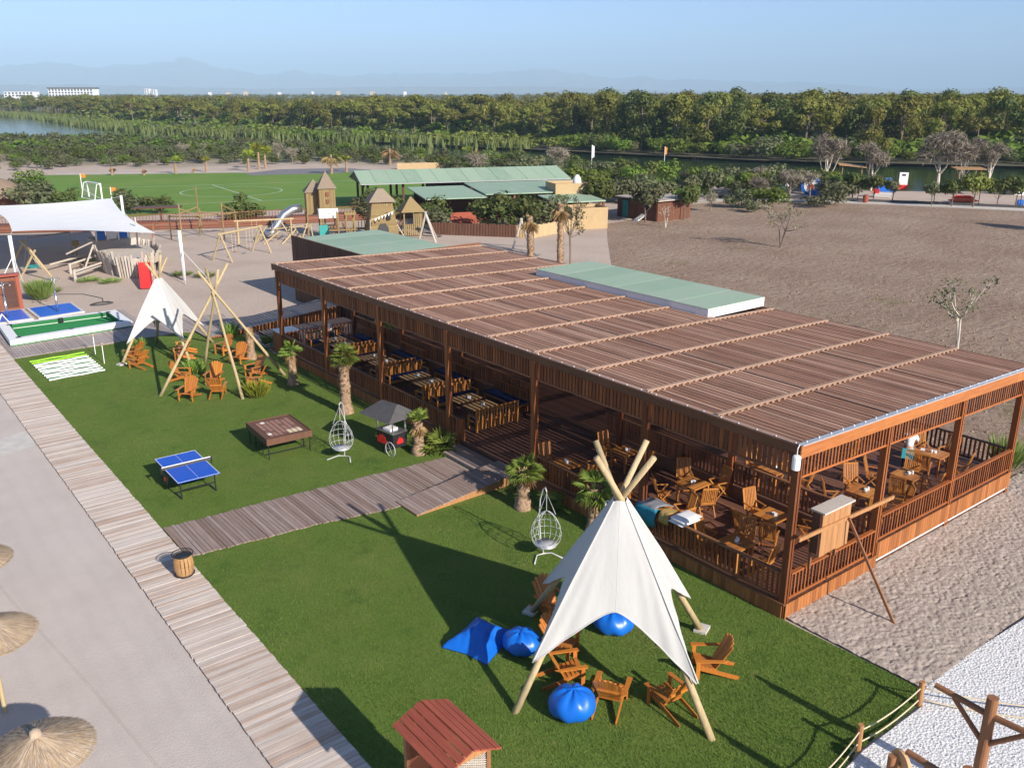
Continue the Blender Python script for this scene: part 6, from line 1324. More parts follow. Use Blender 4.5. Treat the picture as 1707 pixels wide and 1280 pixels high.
for a, b_ in (((50.5, 78.0), (57.2, 69.6)), ((57.2, 69.6), (63.6, 71.3))):
    d = Vector((b_[0] - a[0], b_[1] - a[1])); L_ = d.length; i = 0
    while i < L_: x, y = a[0] + d.x * i / L_, a[1] + d.y * i / L_; piece('slat', M['reed_mat' if k > 55 else 'annex'], fs, (52, 75, 0), (x, y, .62 + J(.05)), (.13, .13, 1.25)); i += .16; k += 1
wf2 = thing('straw_wall', (94, 149, 0), R(-28), 'low straw coloured wall on the sand beyond the restaurant roof', 'wall'); MB().box(-4.2, 0, 0, 4.2, .3, 1.15).build('panel', M['reed_mat'], wf2)
lh = thing('thatched_hut', (19.3, 130.5, 0), 0, 'thatched hut roof cut by the left edge beyond the shade sail', 'hut'); MB().lathe([(4.6, 1.5), (3.2, 2.6), (1.4, 3.5), (.05, 3.9)], n=28).build('roof', M['thatch'], lh, True); MB().tube([(0, 0, 0), (0, 0, 2)], 3.4, 16).build('wall', M['redw2'], lh)

# ------------------------------------------------------------------ fenced play compound by the river
FP2 = [(98.8, 82.6), (102.2, 80.4), (104.4, 78.3), (106.8, 75.6), (109.2, 71.8), (111.6, 67.6), (113.9, 63.9), (116.4, 59.6), (118.9, 55.0), (121.2, 50.9), (124.0, 46.5)]
nf = thing('mesh_fence', (110, 70, 0), 0, 'tall see through mesh fence on thin dark posts along the river compound', 'fence'); NO = (110, 70, 0)
for x, y in FP2 + [(101.5, 85.5), (104.2, 88.6), (107.0, 91.6), (109.9, 94.7), (112.8, 97.7)]: MB(NO).tube([(x, y, 0), (x, y, 4.6)], .045, 6).build('post', M['black'], nf)
for a, b_ in zip(FP2[:-1], FP2[1:]): MB(NO).beam((*a, .18), (*b_, .18), .05, .32).build('base_strip', M['darkgrey'], nf); MB(NO).tube([(*a, 4.55), (*b_, 4.55)], .012, 4).build('top_wire', M['black'], nf); MB(NO).tube([(*a, 2.3), (*b_, 2.3)], .010, 4).build('mid_wire', M['black'], nf)
def toy(nm, x, y, rz_, label, cat, parts):
    t = thing(nm, (x, y, 0), rz_, label, cat)
    for n_, mb, mt in parts: mb.build(n_, M[mt], t)
    return t
toy('tunnel_target', 113.6, 76.3, R(-60), 'round blue climbing target with white centre inside the river compound', 'play target', [('ring', MB().tube([(0, -.25, 1.25), (0, .25, 1.25)], 1.35, 24), 'bluep'), ('centre', MB().tube([(0, -.3, 1.25), (0, -.26, 1.25)], .95, 22), 'white'), ('bullseye', MB().tube([(0, -.34, 1.1), (0, -.31, 1.1)], .42, 16), 'redplastic'), ('foot', MB().box(-.2, -.5, 0, 1.3, .5, .7), 'bluep')])
for x, y, l in ((121.8, 85.6, 'standing left between two round trees'), (131.0, 72.2, 'standing above the red block at the water')):
    toy('slide_board', x, y, R(-52), 'upright white play board with dark slot ' + l, 'play board', [('panel', MB().box(-.62, -.12, .7, .62, .12, 2.5), 'white'), ('slot', MB().box(-.25, -.15, 2.0, .25, -.122, 2.25), 'black'), ('foot', MB().box(-.62, -.4, 0, .62, .4, .7), 'redplastic' if x > 130 else 'white')])
toy('climbing_block', 126.5, 72.3, R(-52), 'chunky blue climbing block at the river bank', 'climbing block', [('body', MB().box(-1.3, -.8, 0, 1.2, .8, 1.3), 'bluep'), ('tower', MB().box(-.3, -.5, 1.3, .7, .5, 1.9), 'bluep')])
toy('paddle_boat', 118.8, 68.3, R(-60), 'small white and red pedal boat lying on the compound sand', 'boat', [('hull', MB().add([(-1.0, -.5, .05), (1.0, -.5, .05), (1.0, .5, .05), (-1.0, .5, .05), (-1.2, -.7, .55), (1.3, -.7, .55), (1.3, .7, .55), (-1.2, .7, .55)], MB.BF), 'white'), ('seat', MB().box(-1.2, -.5, .55, -.4, .5, 1.1), 'redplastic')])
toy('kayak_pile', 121.3, 58.2, R(-55), 'orange red kayaks lying behind the round trees', 'kayaks', [('kayak', MB().tube([(-1.9, -.3, .3), (-1, -.3, .35), (1, -.3, .35), (1.9, -.3, .3)], [.05, .28, .28, .05], 10), 'orangep'), ('kayak', MB().tube([(-1.5, .5, .3), (-.8, .5, .32), (.8, .5, .32), (1.5, .5, .3)], [.05, .28, .28, .05], 10), 'orangep'), ('kayak', MB().tube([(-1.4, .1, .65), (-.8, .1, .68), (.8, .1, .68), (1.4, .1, .65)], [.05, .26, .26, .05], 10), 'redplastic')])
toy('barrel_roll', 123.4, 50.6, R(-50), 'blue and white striped plastic barrel on the sand by the fence', 'barrel', [('drum', MB().tube([(-1.5 + i * .62, 0, .45), (-1.0 + i * .62, 0, .45)], .45, 14), 'bluep' if i % 2 == 0 else 'white') for i in range(5)])
toy('inflatable', 138.0, 57.8, R(-40), 'white and dark water toy at the right edge of the river bank', 'water toy', [('hull', MB().box(-1.6, -.9, 0, 1.8, .9, 1.1), 'white'), ('engine', MB().box(-2.8, -.7, 0, -1.6, .7, 1.5), 'black'), ('console', MB().box(-.9, -.5, 1.1, 0, .5, 2.1), 'greyal')])
for x, y, l, tl in ((126.0, 78.0, 'with tilted flat roof between the two dead trees', .35), (132.0, 63.2, 'with level roof beside the dead tree near the right edge', 0.)):
    toy('lifeguard_shelter', x, y, R(-48), 'small yellow wooden lookout ' + l, 'lookout', [('roof', MB().add([(-2.0, -1.5, 3.5), (2.0, -1.5, 3.5 - tl), (2.0, 1.5, 3.6 - tl), (-2.0, 1.5, 3.6), (-2.0, -1.5, 3.62), (2.0, -1.5, 3.62 - tl), (2.0, 1.5, 3.72 - tl), (-2.0, 1.5, 3.72)], MB.BF), 'tablew'), ('cabin', MB().box(-.5, -1.0, .9, 1.5, 1.0, 2.0), 'tablew')] + [('post', MB().box(a * 1.4 - .07, b_ * 1.1 - .07, 0, a * 1.4 + .07, b_ * 1.1 + .07, 3.4), 'tanw') for a in (-1, 1) for b_ in (-1, 1)])
toy('feather_flag', 118.0, 126.8, 0, 'white feather flag among the shrubs beyond the restaurant', 'flag', [('flagpole', MB().tube([(0, 0, 0), (0, 0, 4.6)], .05, 6), 'white'), ('cloth', MB().ext([(0, 0, 4.6), (.4, -.26, 4.3), (.4, -.26, 2.4), (0, 0, 2.2)], (.02, .03, 0)), 'white')])
toy('feather_flag', 125.0, 115.0, 0, 'orange feather flag among the shrubs beyond the restaurant', 'flag', [('flagpole', MB().tube([(0, 0, 0), (0, 0, 4.6)], .05, 6), 'white'), ('cloth', MB().ext([(0, 0, 4.6), (.4, -.26, 4.3), (.3, -.2, 3.2), (0, 0, 3.1)], (.02, .03, 0)), 'orangefab')])
toy('red_barrel', 111.2, 66.2, 0, 'small rust red barrel at the kerb of the concrete field path', 'barrel', [('drum', MB().lathe([(.33, 0), (.36, .3), (.36, .7), (.33, .95)], n=14), 'redw'), ('lid', MB().lathe([(.3, .95), (.3, .99)], n=14), 'dark')])
# ------------------------------------------------------------------ far white buildings on the skyline
def far_block(u, v, w_, h, d, label, floors=3, bays=8, roof=True):
    t = thing('far_building', (*uv(u, v), 0), R(-38), label, 'building', 'white buildings on the skyline'); MB().box(-w_ / 2, 0, 0, w_ / 2, d, h).build('wall', M['white'], t)
    if roof: MB().box(-w_ / 2 - 1, -1, h, w_ / 2 + 1, d + 1, h + 1.4).build('roof', M['darkgrey'], t)
    for f in range(floors):
        for i in range(bays): MB().box(-w_ / 2 + w_ * (i + .2) / bays, -.15, h - (f + 1) * 3.6 + .4, -w_ / 2 + w_ * (i + .8) / bays, -.05, h - (f + 1) * 3.6 + 2.8).build('window', M['glass'], t)
far_block(-632, 1350, 64, 19.0, 20, 'long white hotel with dark flat roof on the left skyline', 3, 14); far_block(-775, 1480, 46, 14.6, 20, 'lower white wing left of the long hotel on the skyline', 2, 8, False)
far_block(-890, 1500, 60, 14.6, 20, 'low white block at the left picture edge on the skyline', 2, 10, False)
for i, (u, v, w_, h) in enumerate(((-968, 2500, 12, 23), (-950, 2500, 11, 21))): far_block(u, v, w_, h, 14, 'pale tower block, %s of the pair on the left skyline' % ('left' if i == 0 else 'right'), 4, 2, False)
for i in range(9):
    u = -1000 + 560 * (i / 9) ** 1.4 + (500 if i % 3 == 0 else 0) + J(60); v = 2900 + J(300); w_ = 5 + 8 * rng.random() ** 2; t = tag(MB().box(-w_ / 2, 0, 0, w_ / 2, 15, 13.6 + 4 * rng.random() ** 2).build('far_house', M['white' if i % 2 else 'beige']), 'tiny white house in the town strip along the skyline below the hills', 'house', 'far houses of the town strip'); t.location = (*uv(u, v), 0); t.rotation_euler = (0, 0, R(-38))
# ------------------------------------------------------------------ vegetation
def cloud(cl, n, size, rs, outw=1.2, flat=.0, aspect=.55, shell=.55):
    """n leaf sprays spread through ellipsoid clumps (cx, cy, cz, rx, ry, rz); each a small folded rhombus facing roughly outward"""
    C = np.array(cl, float); wt = (C[:, 3] * C[:, 4] * C[:, 5]) ** .67; ci = rs.choice(len(C), n, p=wt / wt.sum())
    d = rs.normal(size=(n, 3)); d /= np.linalg.norm(d, axis=1)[:, None]; r = shell + (1 - shell) * rs.rand(n); r = np.where(rs.rand(n) < .32, rs.rand(n), r) * (1 + .14 * (rs.rand(n) - .3))
    p = C[ci, :3] + d * C[ci, 3:6] * r[:, None]; nr_ = d * outw + rs.normal(size=(n, 3)) * .42 + np.array([0, 0, flat]); nr_ /= np.linalg.norm(nr_, axis=1)[:, None]
    a = np.cross(nr_, rs.normal(size=(n, 3))); a /= np.linalg.norm(a, axis=1)[:, None] + 1e-9; b = np.cross(nr_, a); s = size * (.6 + .8 * rs.rand(n))[:, None]
    return np.stack([p - a * s, p - b * s * aspect + nr_ * s * .12, p + a * s, p + b * s * aspect + nr_ * s * .12], 1)
def quad_mesh(name, P, mat): return mesh_np(name, P.reshape(-1, 3), np.arange(len(P) * 4).reshape(-1, 4), mat)
def limbs(h, r, tops, rs, lean=.0, base=.3, n=7):
    mb = MB(); ln = (rs.rand() - .5) * lean, (rs.rand() - .5) * lean; top = (ln[0], ln[1], h)
    mb.tube([(0, 0, -.2), (ln[0] * .3, ln[1] * .3, h * .35), (ln[0] * .7, ln[1] * .7, h * .7), top], [r * 1.15, r * .85, r * .65, r * .3], n)
    for t in tops:
        f = base + (.95 - base) * rs.rand(); s = (ln[0] * f, ln[1] * f, h * f); m_ = ((s[0] + t[0]) * .5, (s[1] + t[1]) * .5, s[2] + (t[2] - s[2]) * .35); mb.tube([s, m_, t], [r * .42, r * .28, r * .1], 5)
    return mb
def stone_pine(seed, low=False):
    rs = np.random.RandomState(seed); cl = []; R0 = .34 + .06 * rs.rand()
    for i in range(13):
        a = rs.rand() * 6.283; q = R0 * math.sqrt(rs.rand()) ; cl.append((q * math.cos(a), q * math.sin(a), .90 - .24 * (q / R0) ** 2 + .05 * (rs.rand() - .5), .14, .14, .09))
    for i in range(4): a = rs.rand() * 6.283; cl.append((.2 * math.cos(a), .2 * math.sin(a), .62 + .08 * rs.rand(), .13, .13, .08))
    P = cloud(cl, 130 if low else 1800, .055 if low else .03, rs, 1.3, .3)
    return P, [(c[0] * .8, c[1] * .8, c[2] - .06) for c in cl[:6]]
def aleppo_pine(seed, low=False):
    rs = np.random.RandomState(seed); cl = []
    for i in range(22):
        z = .20 + .74 * rs.rand(); q = .30 * math.sin(min(1, (1.04 - z) / .5) * math.pi * .5) * (.45 + .55 * rs.rand()); a = rs.rand() * 6.283; s = .10 + .07 * rs.rand(); cl.append((q * math.cos(a), q * math.sin(a), z, s, s, s * .8))
    cl.append((0, 0, .93, .09, .09, .08)); P = cloud(cl, 140 if low else 2400, .055 if low else .027, rs, 1.3, .25)
    return P, [(c[0] * .8, c[1] * .8, c[2] - .04) for c in cl[:7]]
def bush_cloud(seed, n=800, size=.062):
    rs = np.random.RandomState(seed); cl = [(0, 0, .42, .42, .42, .34)]
    for i in range(8):
        a = rs.rand() * 6.283; q = .2 + .32 * rs.rand(); s = .2 + .14 * rs.rand(); cl.append((q * math.cos(a), q * math.sin(a), .3 + .5 * rs.rand(), s, s, s * .8))
    return cloud(cl, n, size, rs, 1.25, .25)
def twig_cloud(seed, n=900, size=.1):
    rs = np.random.RandomState(seed); cl = []
    for i in range(9): a = rs.rand() * 6.283; q = .26 * math.sqrt(rs.rand()); cl.append((q * math.cos(a), q * math.sin(a), .58 + .34 * rs.rand(), .16, .16, .13))
    return cloud(cl, n, size, rs, .1, .3, .07, .3), [(c[0], c[1], c[2]) for c in cl]
PINES = []
for k in range(5):
    P, tp = stone_pine(100 + k); PINES.append(('stone', quad_mesh('pine_crown', P, M['leaf_pine']), limbs(.88, .02, tp, np.random.RandomState(k), .05, .55).mesh('pine_trunk', M['bark'])))
for k in range(6):
    P, tp = aleppo_pine(200 + k); PINES.append(('aleppo', quad_mesh('pine_crown', P, M['leaf_pine' if k % 3 else 'leaf_dark']), limbs(.9, .018, tp, np.random.RandomState(40 + k), .05, .25).mesh('pine_trunk', M['bark'])))
def put_tree(name, x, y, h, crown, trunk, label, cat, grp, wid=1.0, z=0):
    t = thing(name, (x, y, z), rng.random() * 6.283, label, cat, grp, (h * wid, h * wid, h)); link('crown', crown, t)
    if trunk: link('trunk', trunk, t)
    return t
def where(u, v):
    px = u / (.951 * v + 4.3) * 1495
    for lim, s in ((-620, 'above the far left river bend'), (-380, 'behind the left reeds'), (-160, 'beyond the football pitch'), (60, 'behind the restaurant roof'), (230, 'above the straw enclosures'), (420, 'above the field'), (640, 'behind the four dead trees'), (9999, 'at the right edge')):
        if px < lim: return s
rs = np.random.RandomState(77); npine = 0; u = -330.
front = []
for row in range(5):
    u = -430. + row * 3
    while u < 128:
        sp_ = 7.2 + row * .9 + (3.5 if u < -100 else 0); v = float(forest_front(u)) + row * 10.5 + 7 * (rs.rand() - .5); front.append((row, u + 3 * (rs.rand() - .5), v)); u += sp_
for row, u, v in front:
    if npine >= 292 or abs(u / (.951 * v + 4.3) * 1495) > 960: continue
    st_ = rs.rand() < (.72 if u < 15 else .2); k = rs.randint(5) if st_ else 5 + rs.randint(6); kind, cr, tr = PINES[k]; x, y = uv(u, v)
    h = (11.4 if u < -60 else 12.4 if u < 15 else 13.4) * (.80 + .33 * rs.rand() ** 1.2) - (1.2 if row == 0 else 0)
    put_tree('pine_tree', x, y, h, cr, tr, ('umbrella pine in %s row ' if st_ else 'ragged tall pine in %s row ') % ('front', 'second', 'third', 'fourth', 'fifth')[row] + where(u, v), 'pine tree', 'pines of the front forest rows', 1.15 if st_ else 1.0); npine += 1
# the far wood behind the front rows reads as one mass
Q = []; base_s = [stone_pine(300 + k, True)[0] for k in range(4)]; base_a = [aleppo_pine(320 + k, True)[0] for k in range(4)]
for i in range(2400):
    f = rs.rand(); v0 = 44 + 1500 * f ** 1.9; u = (rs.rand() - .48) * (620 + 1.5 * v0); v = float(forest_front(np.clip(u, -600, 220))) + v0
    if abs(u / (.951 * v + 4.3) * 1495) > 1000: continue
    st_ = rs.rand() < (.65 if u < 15 else .3); B = (base_s if st_ else base_a)[rs.randint(4)]; h = (11.0 if u < -60 else 11.8 if u < 20 else 13.2) * (.78 + .3 * rs.rand() ** 1.2); a = rs.rand() * 6.283; c_, s_ = math.cos(a), math.sin(a)
    w_ = 1.25; x, y = uv(u, v); Bx = np.stack([(B[..., 0] * c_ - B[..., 1] * s_) * h * w_ + x, (B[..., 0] * s_ + B[..., 1] * c_) * h * w_ + y, B[..., 2] * h], -1); Q.append(Bx)
link('far_wood', quad_mesh('far_wood', np.concatenate(Q), M['leaf_pine']), kind='stuff')
# scrub between the pitch, the river and the wood
BM = {}
for key, mt, k0 in (('dark', 'leaf_dark', 400), ('olive', 'leaf_olive', 410), ('bright', 'leaf_bright', 420), ('yscrub', 'leaf_yscrub', 430)): BM[key] = [quad_mesh('shrub_crown', bush_cloud(k0 + k), M[mt]) for k in range(4)]
TW = []
for k in range(3): P, tp = twig_cloud(440 + k, 700); TW.append((quad_mesh('twig_crown', P, M['twig']), limbs(.7, .03, tp, np.random.RandomState(k), .1, .1).mesh('shrub_stems', M['twig'])))
SF = ([-220, -95, -60, -27, -14, -5, 5, 20, 35, 46], [163, 168, 187, 188, 176, 142, 128, 112, 108, 122])
cand = []
for i in range(9000):
    u = -215 + 262 * rs.rand(); v = 104 + 330 * rs.rand(); cand.append((u, v))
cand = np.array(cand); rd = rivdist(cand[:, 0], cand[:, 1]); rv = np.interp(cand[:, 0], [r[0] for r in RIVER], [r[1] for r in RIVER])
ok = (rd > 1.1) & (cand[:, 1] < rv) & (cand[:, 1] > np.interp(cand[:, 0], *SF)) & (np.abs(cand[:, 0] / (.951 * cand[:, 1] + 4.3) * 1495) < 930); cand = cand[ok]; cand = cand[~((cand[:, 0] < -135) & (cand[:, 1] > 285))]
sel = []; cell = {}
for u, v in cand:                                # keep a minimum spacing
    k = (int(u // 3.4), int(v // 3.4))
    if any((u - a) ** 2 + (v - b_) ** 2 < 11 for i in (-1, 0, 1) for j in (-1, 0, 1) for a, b_ in cell.get((k[0] + i, k[1] + j), ())): continue
    cell.setdefault(k, []).append((u, v)); sel.append((v - np.interp(u, *SF), u, v))
sel.sort(); Q = {'olive': [], 'dark': [], 'bright': []}; SB_ = {q: [bush_cloud(460 + 10 * i + k, 150, .13) for k in range(3)] for i, q in enumerate(Q)}
def swhere(u, v):
    px = u / (.951 * v + 4.3) * 1495
    for lim, s in ((-640, 'at the left edge beyond the pitch'), (-430, 'left of the young palms beyond the pitch'), (-220, 'behind the row of young palms'), (-90, 'behind the sand strip and palms'), (40, 'behind the restaurant roof'), (160, 'behind the tall straw enclosure'), (260, 'beyond the red brown hut'), (9999, 'between the field corner and the river')):
        if px < lim: return s
nsh = 0; cnt = {}
for dv_, u, v in sel:
    if u > 4 and rs.rand() < .3: continue
    x, y = uv(u, v); t = rs.rand(); right = u > -6; h = (2.2 + 1.9 * rs.rand()) * (1.1 if right else .74) * (.7 if dv_ < 2 else 1)
    key = 'olive' if t < (.50 if right else .45) else 'dark' if t < (.74 if right else .82) else 'bright' if t < (.91 if right else .95) else 'twig'
    if nsh < 235:
        lb = {'olive': 'grey green scrub bush ', 'dark': 'dark evergreen bush ', 'bright': 'fresh green leafy bush ', 'twig': 'leafless brown twiggy bush '}[key] + swhere(u, v)
        if key == 'twig': c_, s_ = TW[rs.randint(3)]; put_tree('shrub', x, y, h * 1.15, c_, s_, lb, 'bush', 'scrub bushes before the river', 1.3)
        else: put_tree('shrub', x, y, h, BM[key][rs.randint(4)], None, lb, 'bush', 'scrub bushes before the river', 1.25)
        nsh += 1
    else:
        if key == 'twig': key = 'olive'
        B = SB_[key][rs.randint(3)]; a = rs.rand() * 6.283; c_, s_ = math.cos(a), math.sin(a); w_ = h * 1.35; Q[key].append(np.stack([(B[..., 0] * c_ - B[..., 1] * s_) * w_ + x, (B[..., 0] * s_ + B[..., 1] * c_) * w_ + y, B[..., 2] * h], -1))
for key in Q: link('scrub_thicket', quad_mesh('scrub_thicket', np.concatenate(Q[key]), M['leaf_' + key]), kind='stuff')
# beyond the river: bright bank shrubs on the right, yellow-green scrub towards the left
cand = np.stack([-330 + 470 * rs.rand(16000), 150 + 370 * rs.rand(16000)], -1); rd = rivdist(cand[:, 0], cand[:, 1]); rv = np.interp(cand[:, 0], [r[0] for r in RIVER], [r[1] for r in RIVER])
ok = (rd > 1.12) & (cand[:, 1] > rv) & (cand[:, 1] < forest_front(cand[:, 0]) + 42) & (np.abs(cand[:, 0] / (.951 * cand[:, 1] + 4.3) * 1495) < 950); cand = cand[ok]; rd = rd[ok]; cell = {}
Q = {'bright': [], 'yscrub': [], 'dark': [], 'olive': []}; SB_ = {q: [bush_cloud(560 + 10 * i + k, 140, .14) for k in range(3)] for i, q in enumerate(Q)}; nb2 = 0
for (u, v), r_ in zip(cand, rd):
    k = (int(u // 3.8), int(v // 3.8))
    if any((u - a) ** 2 + (v - b_) ** 2 < 13 for i in (-1, 0, 1) for j in (-1, 0, 1) for a, b_ in cell.get((k[0] + i, k[1] + j), ())): continue
    cell.setdefault(k, []).append((u, v)); x, y = uv(u, v); t = rs.rand(); bank = u > 12; h = (2.6 + 2.6 * rs.rand()) if bank else (1.5 + 1.9 * rs.rand()); inw = v > forest_front(u) + 2; h = 3.2 + 3.0 * rs.rand() if inw else h; pat = vnoise(np.array([u / 28.]), np.array([v / 16.]), 4)[0]
    key = ('bright' if t < .66 else 'dark' if t < .82 else 'olive') if bank else ('yscrub' if pat + .3 * (t - .5) > .5 else 'bright' if t < .6 else 'olive' if t < .8 else 'dark')
    if bank and r_ < 1.55 and nb2 < 62: put_tree('bank_shrub', x, y, h, BM[key][rs.randint(4)], None, {'bright': 'bright green', 'dark': 'dark green', 'olive': 'grey green'}[key] + ' shrub on the far river bank ' + where(u, v), 'bush', 'shrubs on the far river bank', 1.2); nb2 += 1
    else: B = SB_[key][rs.randint(3)]; a = rs.rand() * 6.283; c_, s_ = math.cos(a), math.sin(a); w_ = h * 1.5; Q[key].append(np.stack([(B[..., 0] * c_ - B[..., 1] * s_) * w_ + x, (B[..., 0] * s_ + B[..., 1] * c_) * w_ + y, B[..., 2] * h], -1))
for key in Q: link('bank_scrub', quad_mesh('bank_scrub', np.concatenate(Q[key]), M['leaf_' + key]), kind='stuff')
n = 150000; u = -420 + 425 * rs.rand(n); v = 205 + 420 * rs.rand(n); rd = rivdist(u, v); rv = np.interp(u, [r[0] for r in RIVER], [r[1] for r in RIVER]); k = (rd > .93) & (rd < 1.5 + .25 * rs.rand(n)) & ((v > rv) | ((rd < 1.06) & (u > -128))); u, v = u[k][:30000], v[k][:30000]; n = len(u)
x = u * RGT[0] + v * FWD[0]; y = u * RGT[1] + v * FWD[1]; hh = 1.5 + 1.3 * rs.rand(n); a = rs.rand(n) * 6.283; w_ = .35 + .3 * rs.rand(n); lx, ly = (rs.rand(n) - .5) * 1.2, (rs.rand(n) - .5) * 1.2
P = np.stack([np.stack([x - np.cos(a) * w_, y - np.sin(a) * w_, np.full(n, -.6)], -1), np.stack([x + np.cos(a) * w_, y + np.sin(a) * w_, np.full(n, -.6)], -1), np.stack([x + lx, y + ly, hh], -1)], 1)
link('reeds', tri_mesh('reeds', P, M['leaf_reed']), kind='stuff')

# ------------------------------------------------------------------ single trees and shrubs one can point at
def shrub(x, y, h, key, label, wid=1.2, n=1100, size=.055, grp=None, trunk=None):
    sd = int(x * 13 + y * 7) % 9973; P = bush_cloud(sd, n, size); t = thing('shrub', (x, y, 0), rng.random() * 6, label, 'bush', grp, (h * wid, h * wid, h)); link('foliage', quad_mesh('foliage', P, M['leaf_' + key]), t)
    rsx = np.random.RandomState(sd); link('stems', limbs(.6, .03, [(.3 * math.cos(a), .3 * math.sin(a), .6) for a in (0, 2, 4)], rsx, .1, .05).mesh('stems', M['bark']), t); return t
for a in ((22.3, 124.6, 4.0, 'olive', 'grey green shrub left of the pitch beside the thatched hut'), (25.0, 122.2, 2.9, 'dark', 'dark round shrub in front of the grey green one at the pitch corner'), (24.2, 133.5, 3.4, 'dark', 'dark shrub standing at the far left pitch corner'), (19.6, 140.0, 3.2, 'dark', 'low dark shrub at the left edge behind the thatched hut'),
          (26.5, 149.0, 3.4, 'bright', 'spreading green shrub on the sand left of the far pitch corner'), (31.6, 113.8, 2.9, 'olive', 'grey shrub standing behind the mast of the shade sail'), (33.6, 112.0, 2.4, 'dark', 'dark green shrub hugging the right of the grey shrub behind the sail'), (38.9, 98.0, 3.3, 'dark', 'dark round tree shrub behind the tall climbing frame'), (37.4, 96.9, 1.7, 'dark', 'small dark shrub at the foot of the round one behind the climbing frame'),
          (53.0, 91.5, 3.6, 'dark', 'dark green shrub in front of the restaurant gable behind the mill tower'), (50.8, 92.5, 2.6, 'olive', 'low grey green shrub left of the mill tower'), (53.4, 83.2, 3.2, 'dark', 'dark shrub at the left end of the awning roofs'), (52.0, 79.8, 2.6, 'olive', 'shrub over the left end of the bamboo fence'),
          (57.0, 76.4, 3.9, 'dark', 'large dark hedge shrub above the bamboo fence, left of three'), (59.6, 74.8, 4.3, 'dark', 'largest hedge shrub above the bamboo fence, middle of three'), (62.6, 74.6, 3.8, 'olive', 'large hedge shrub above the bamboo fence, right of three'), (65.3, 76.6, 3.0, 'dark', 'hedge shrub squeezed against the tall straw enclosure')):
    shrub(*a, wid=1.25)
def round_tree(x, y, h, key, label, grp, wid=.95, bark='bark', n=900):
    sd = int(x * 17 + y * 5) % 9973; rs_ = np.random.RandomState(sd); cl = [(0, 0, .66, .32, .32, .24)] + [(.26 * math.cos(a), .26 * math.sin(a), .55 + .25 * rs_.rand(), .2, .2, .17) for a in rs_.rand(6) * 6.283]
    t = thing('small_tree', (x, y, 0), rng.random() * 6, label, 'tree', grp, (h * wid, h * wid, h)); link('crown', quad_mesh('crown', cloud(cl, n, .055, rs_, 1.2, .2), M['leaf_' + key]), t); link('trunk', limbs(.62, .022, [(c[0], c[1], c[2]) for c in cl[1:5]], rs_, .16, .35).mesh('trunk', M[bark]), t); return t
for i, (x, y, h, key, l) in enumerate(((103.6, 80.4, 3.7, 'bright', 'round green tree at the left end of the river compound fence'), (107.6, 75.6, 4.5, 'dark', 'larger round tree left of the blue climbing target'), (111.6, 70.8, 3.7, 'dark', 'round tree just right of the blue climbing target'), (112.4, 68.9, 4.1, 'dark', 'dark round tree second to the right of the blue target'), (113.4, 66.4, 3.9, 'dark', 'round tree in front of the tilted roof lookout'), (114.2, 64.2, 3.2, 'olive', 'small grey tree left of the pedal boat'),
                                     (114.6, 58.9, 3.2, 'olive', 'small brownish tree right of the white slide board'), (115.9, 57.0, 3.7, 'dark', 'round tree right of the white slide board'), (117.4, 55.0, 4.6, 'yscrub', 'taller yellow green tree in front of the level roof lookout'), (120.0, 53.2, 3.9, 'dark', 'dark round tree in front of the orange kayaks'), (121.5, 51.6, 4.1, 'dark', 'rightmost dark round tree beside the fence post'),
                                     (74.2, 70.6, 4.6, 'olive', 'tree with pale stems in front of the red hut door'), (72.6, 76.6, 4.8, 'dark', 'dense tree between straw enclosure and red hut'), (79.4, 69.5, 4.2, 'dark', 'tree at the right corner of the red hut'), (77.5, 82.0, 4.6, 'bright', 'green tree behind the red hut'), (86.0, 78.8, 3.8, 'olive', 'loose tree at the far left field corner'), (91.5, 79.0, 4.0, 'olive', 'grey green tree at the middle of the far field edge'), (96.0, 79.8, 4.4, 'olive', 'grey green tree left of the compound fence'), (99.8, 80.6, 3.6, 'dark', 'dark tree next to the compound fence corner'))): round_tree(x, y, h, key, l, 'small trees around the field edge')
def sparse_tree(x, y, h, label, leaf, n, bark, seed, wid=1.0, twig=0, tops=9):
    rs_ = np.random.RandomState(seed); t = thing('sparse_tree', (x, y, 0), 0, label, 'tree', None, (h * wid, h * wid, h)); mb = MB(); ends = []
    for s_ in range(2):
        b0 = Vector((0, 0, -.02)); a = rs_.rand() * 6.283; p1 = Vector((.07 * math.cos(a), .07 * math.sin(a), .42 + .06 * s_)); mb.tube([b0, (b0 + p1) / 2 + Vector((.01, 0, 0)), p1], [.022, .018, .015], 6)
        for k in range(tops // 2):
            a2 = a + (rs_.rand() - .5) * 4; q = .16 + .2 * rs_.rand(); p2 = p1 + Vector((q * math.cos(a2), q * math.sin(a2), .12 + .42 * rs_.rand())); md = (p1 + p2) / 2 + Vector((0, 0, -.04)); mb.tube([p1, md, p2], [.012, .009, .005], 5); ends.append((md + p2) / 2); ends.append(p2)
            for q2 in range(3): a3 = rs_.rand() * 6.283; p3 = p2 + Vector((.1 * math.cos(a3), .1 * math.sin(a3), .1 * (rs_.rand() - .2))); mb.tube([md.lerp(p2, .6), p3], [.006, .002], 4); ends.append(p3)
    mb.build('trunk', M[bark], t)
    link('crown', quad_mesh('crown', cloud([(e.x, e.y, e.z, .10, .10, .07) for e in ends], n, .022, rs_, .3, .2), M['leaf_' + leaf]), t)
    if twig: link('twigs', quad_mesh('twigs', cloud([(e.x, e.y, e.z, .10, .10, .09) for e in ends], twig, .07, rs_, .1, .2, .07), M['twig']), t)
sparse_tree(49.5, 22.8, 4.3, 'slender pale barked young tree behind the pavilion roof at the right', 'olive', 420, 'barkpale', 5, .85)
sparse_tree(72.0, 51.0, 3.7, 'half bare bush tree alone in the middle of the ploughed field', 'yscrub', 150, 'bark', 8, 1.15, 420)
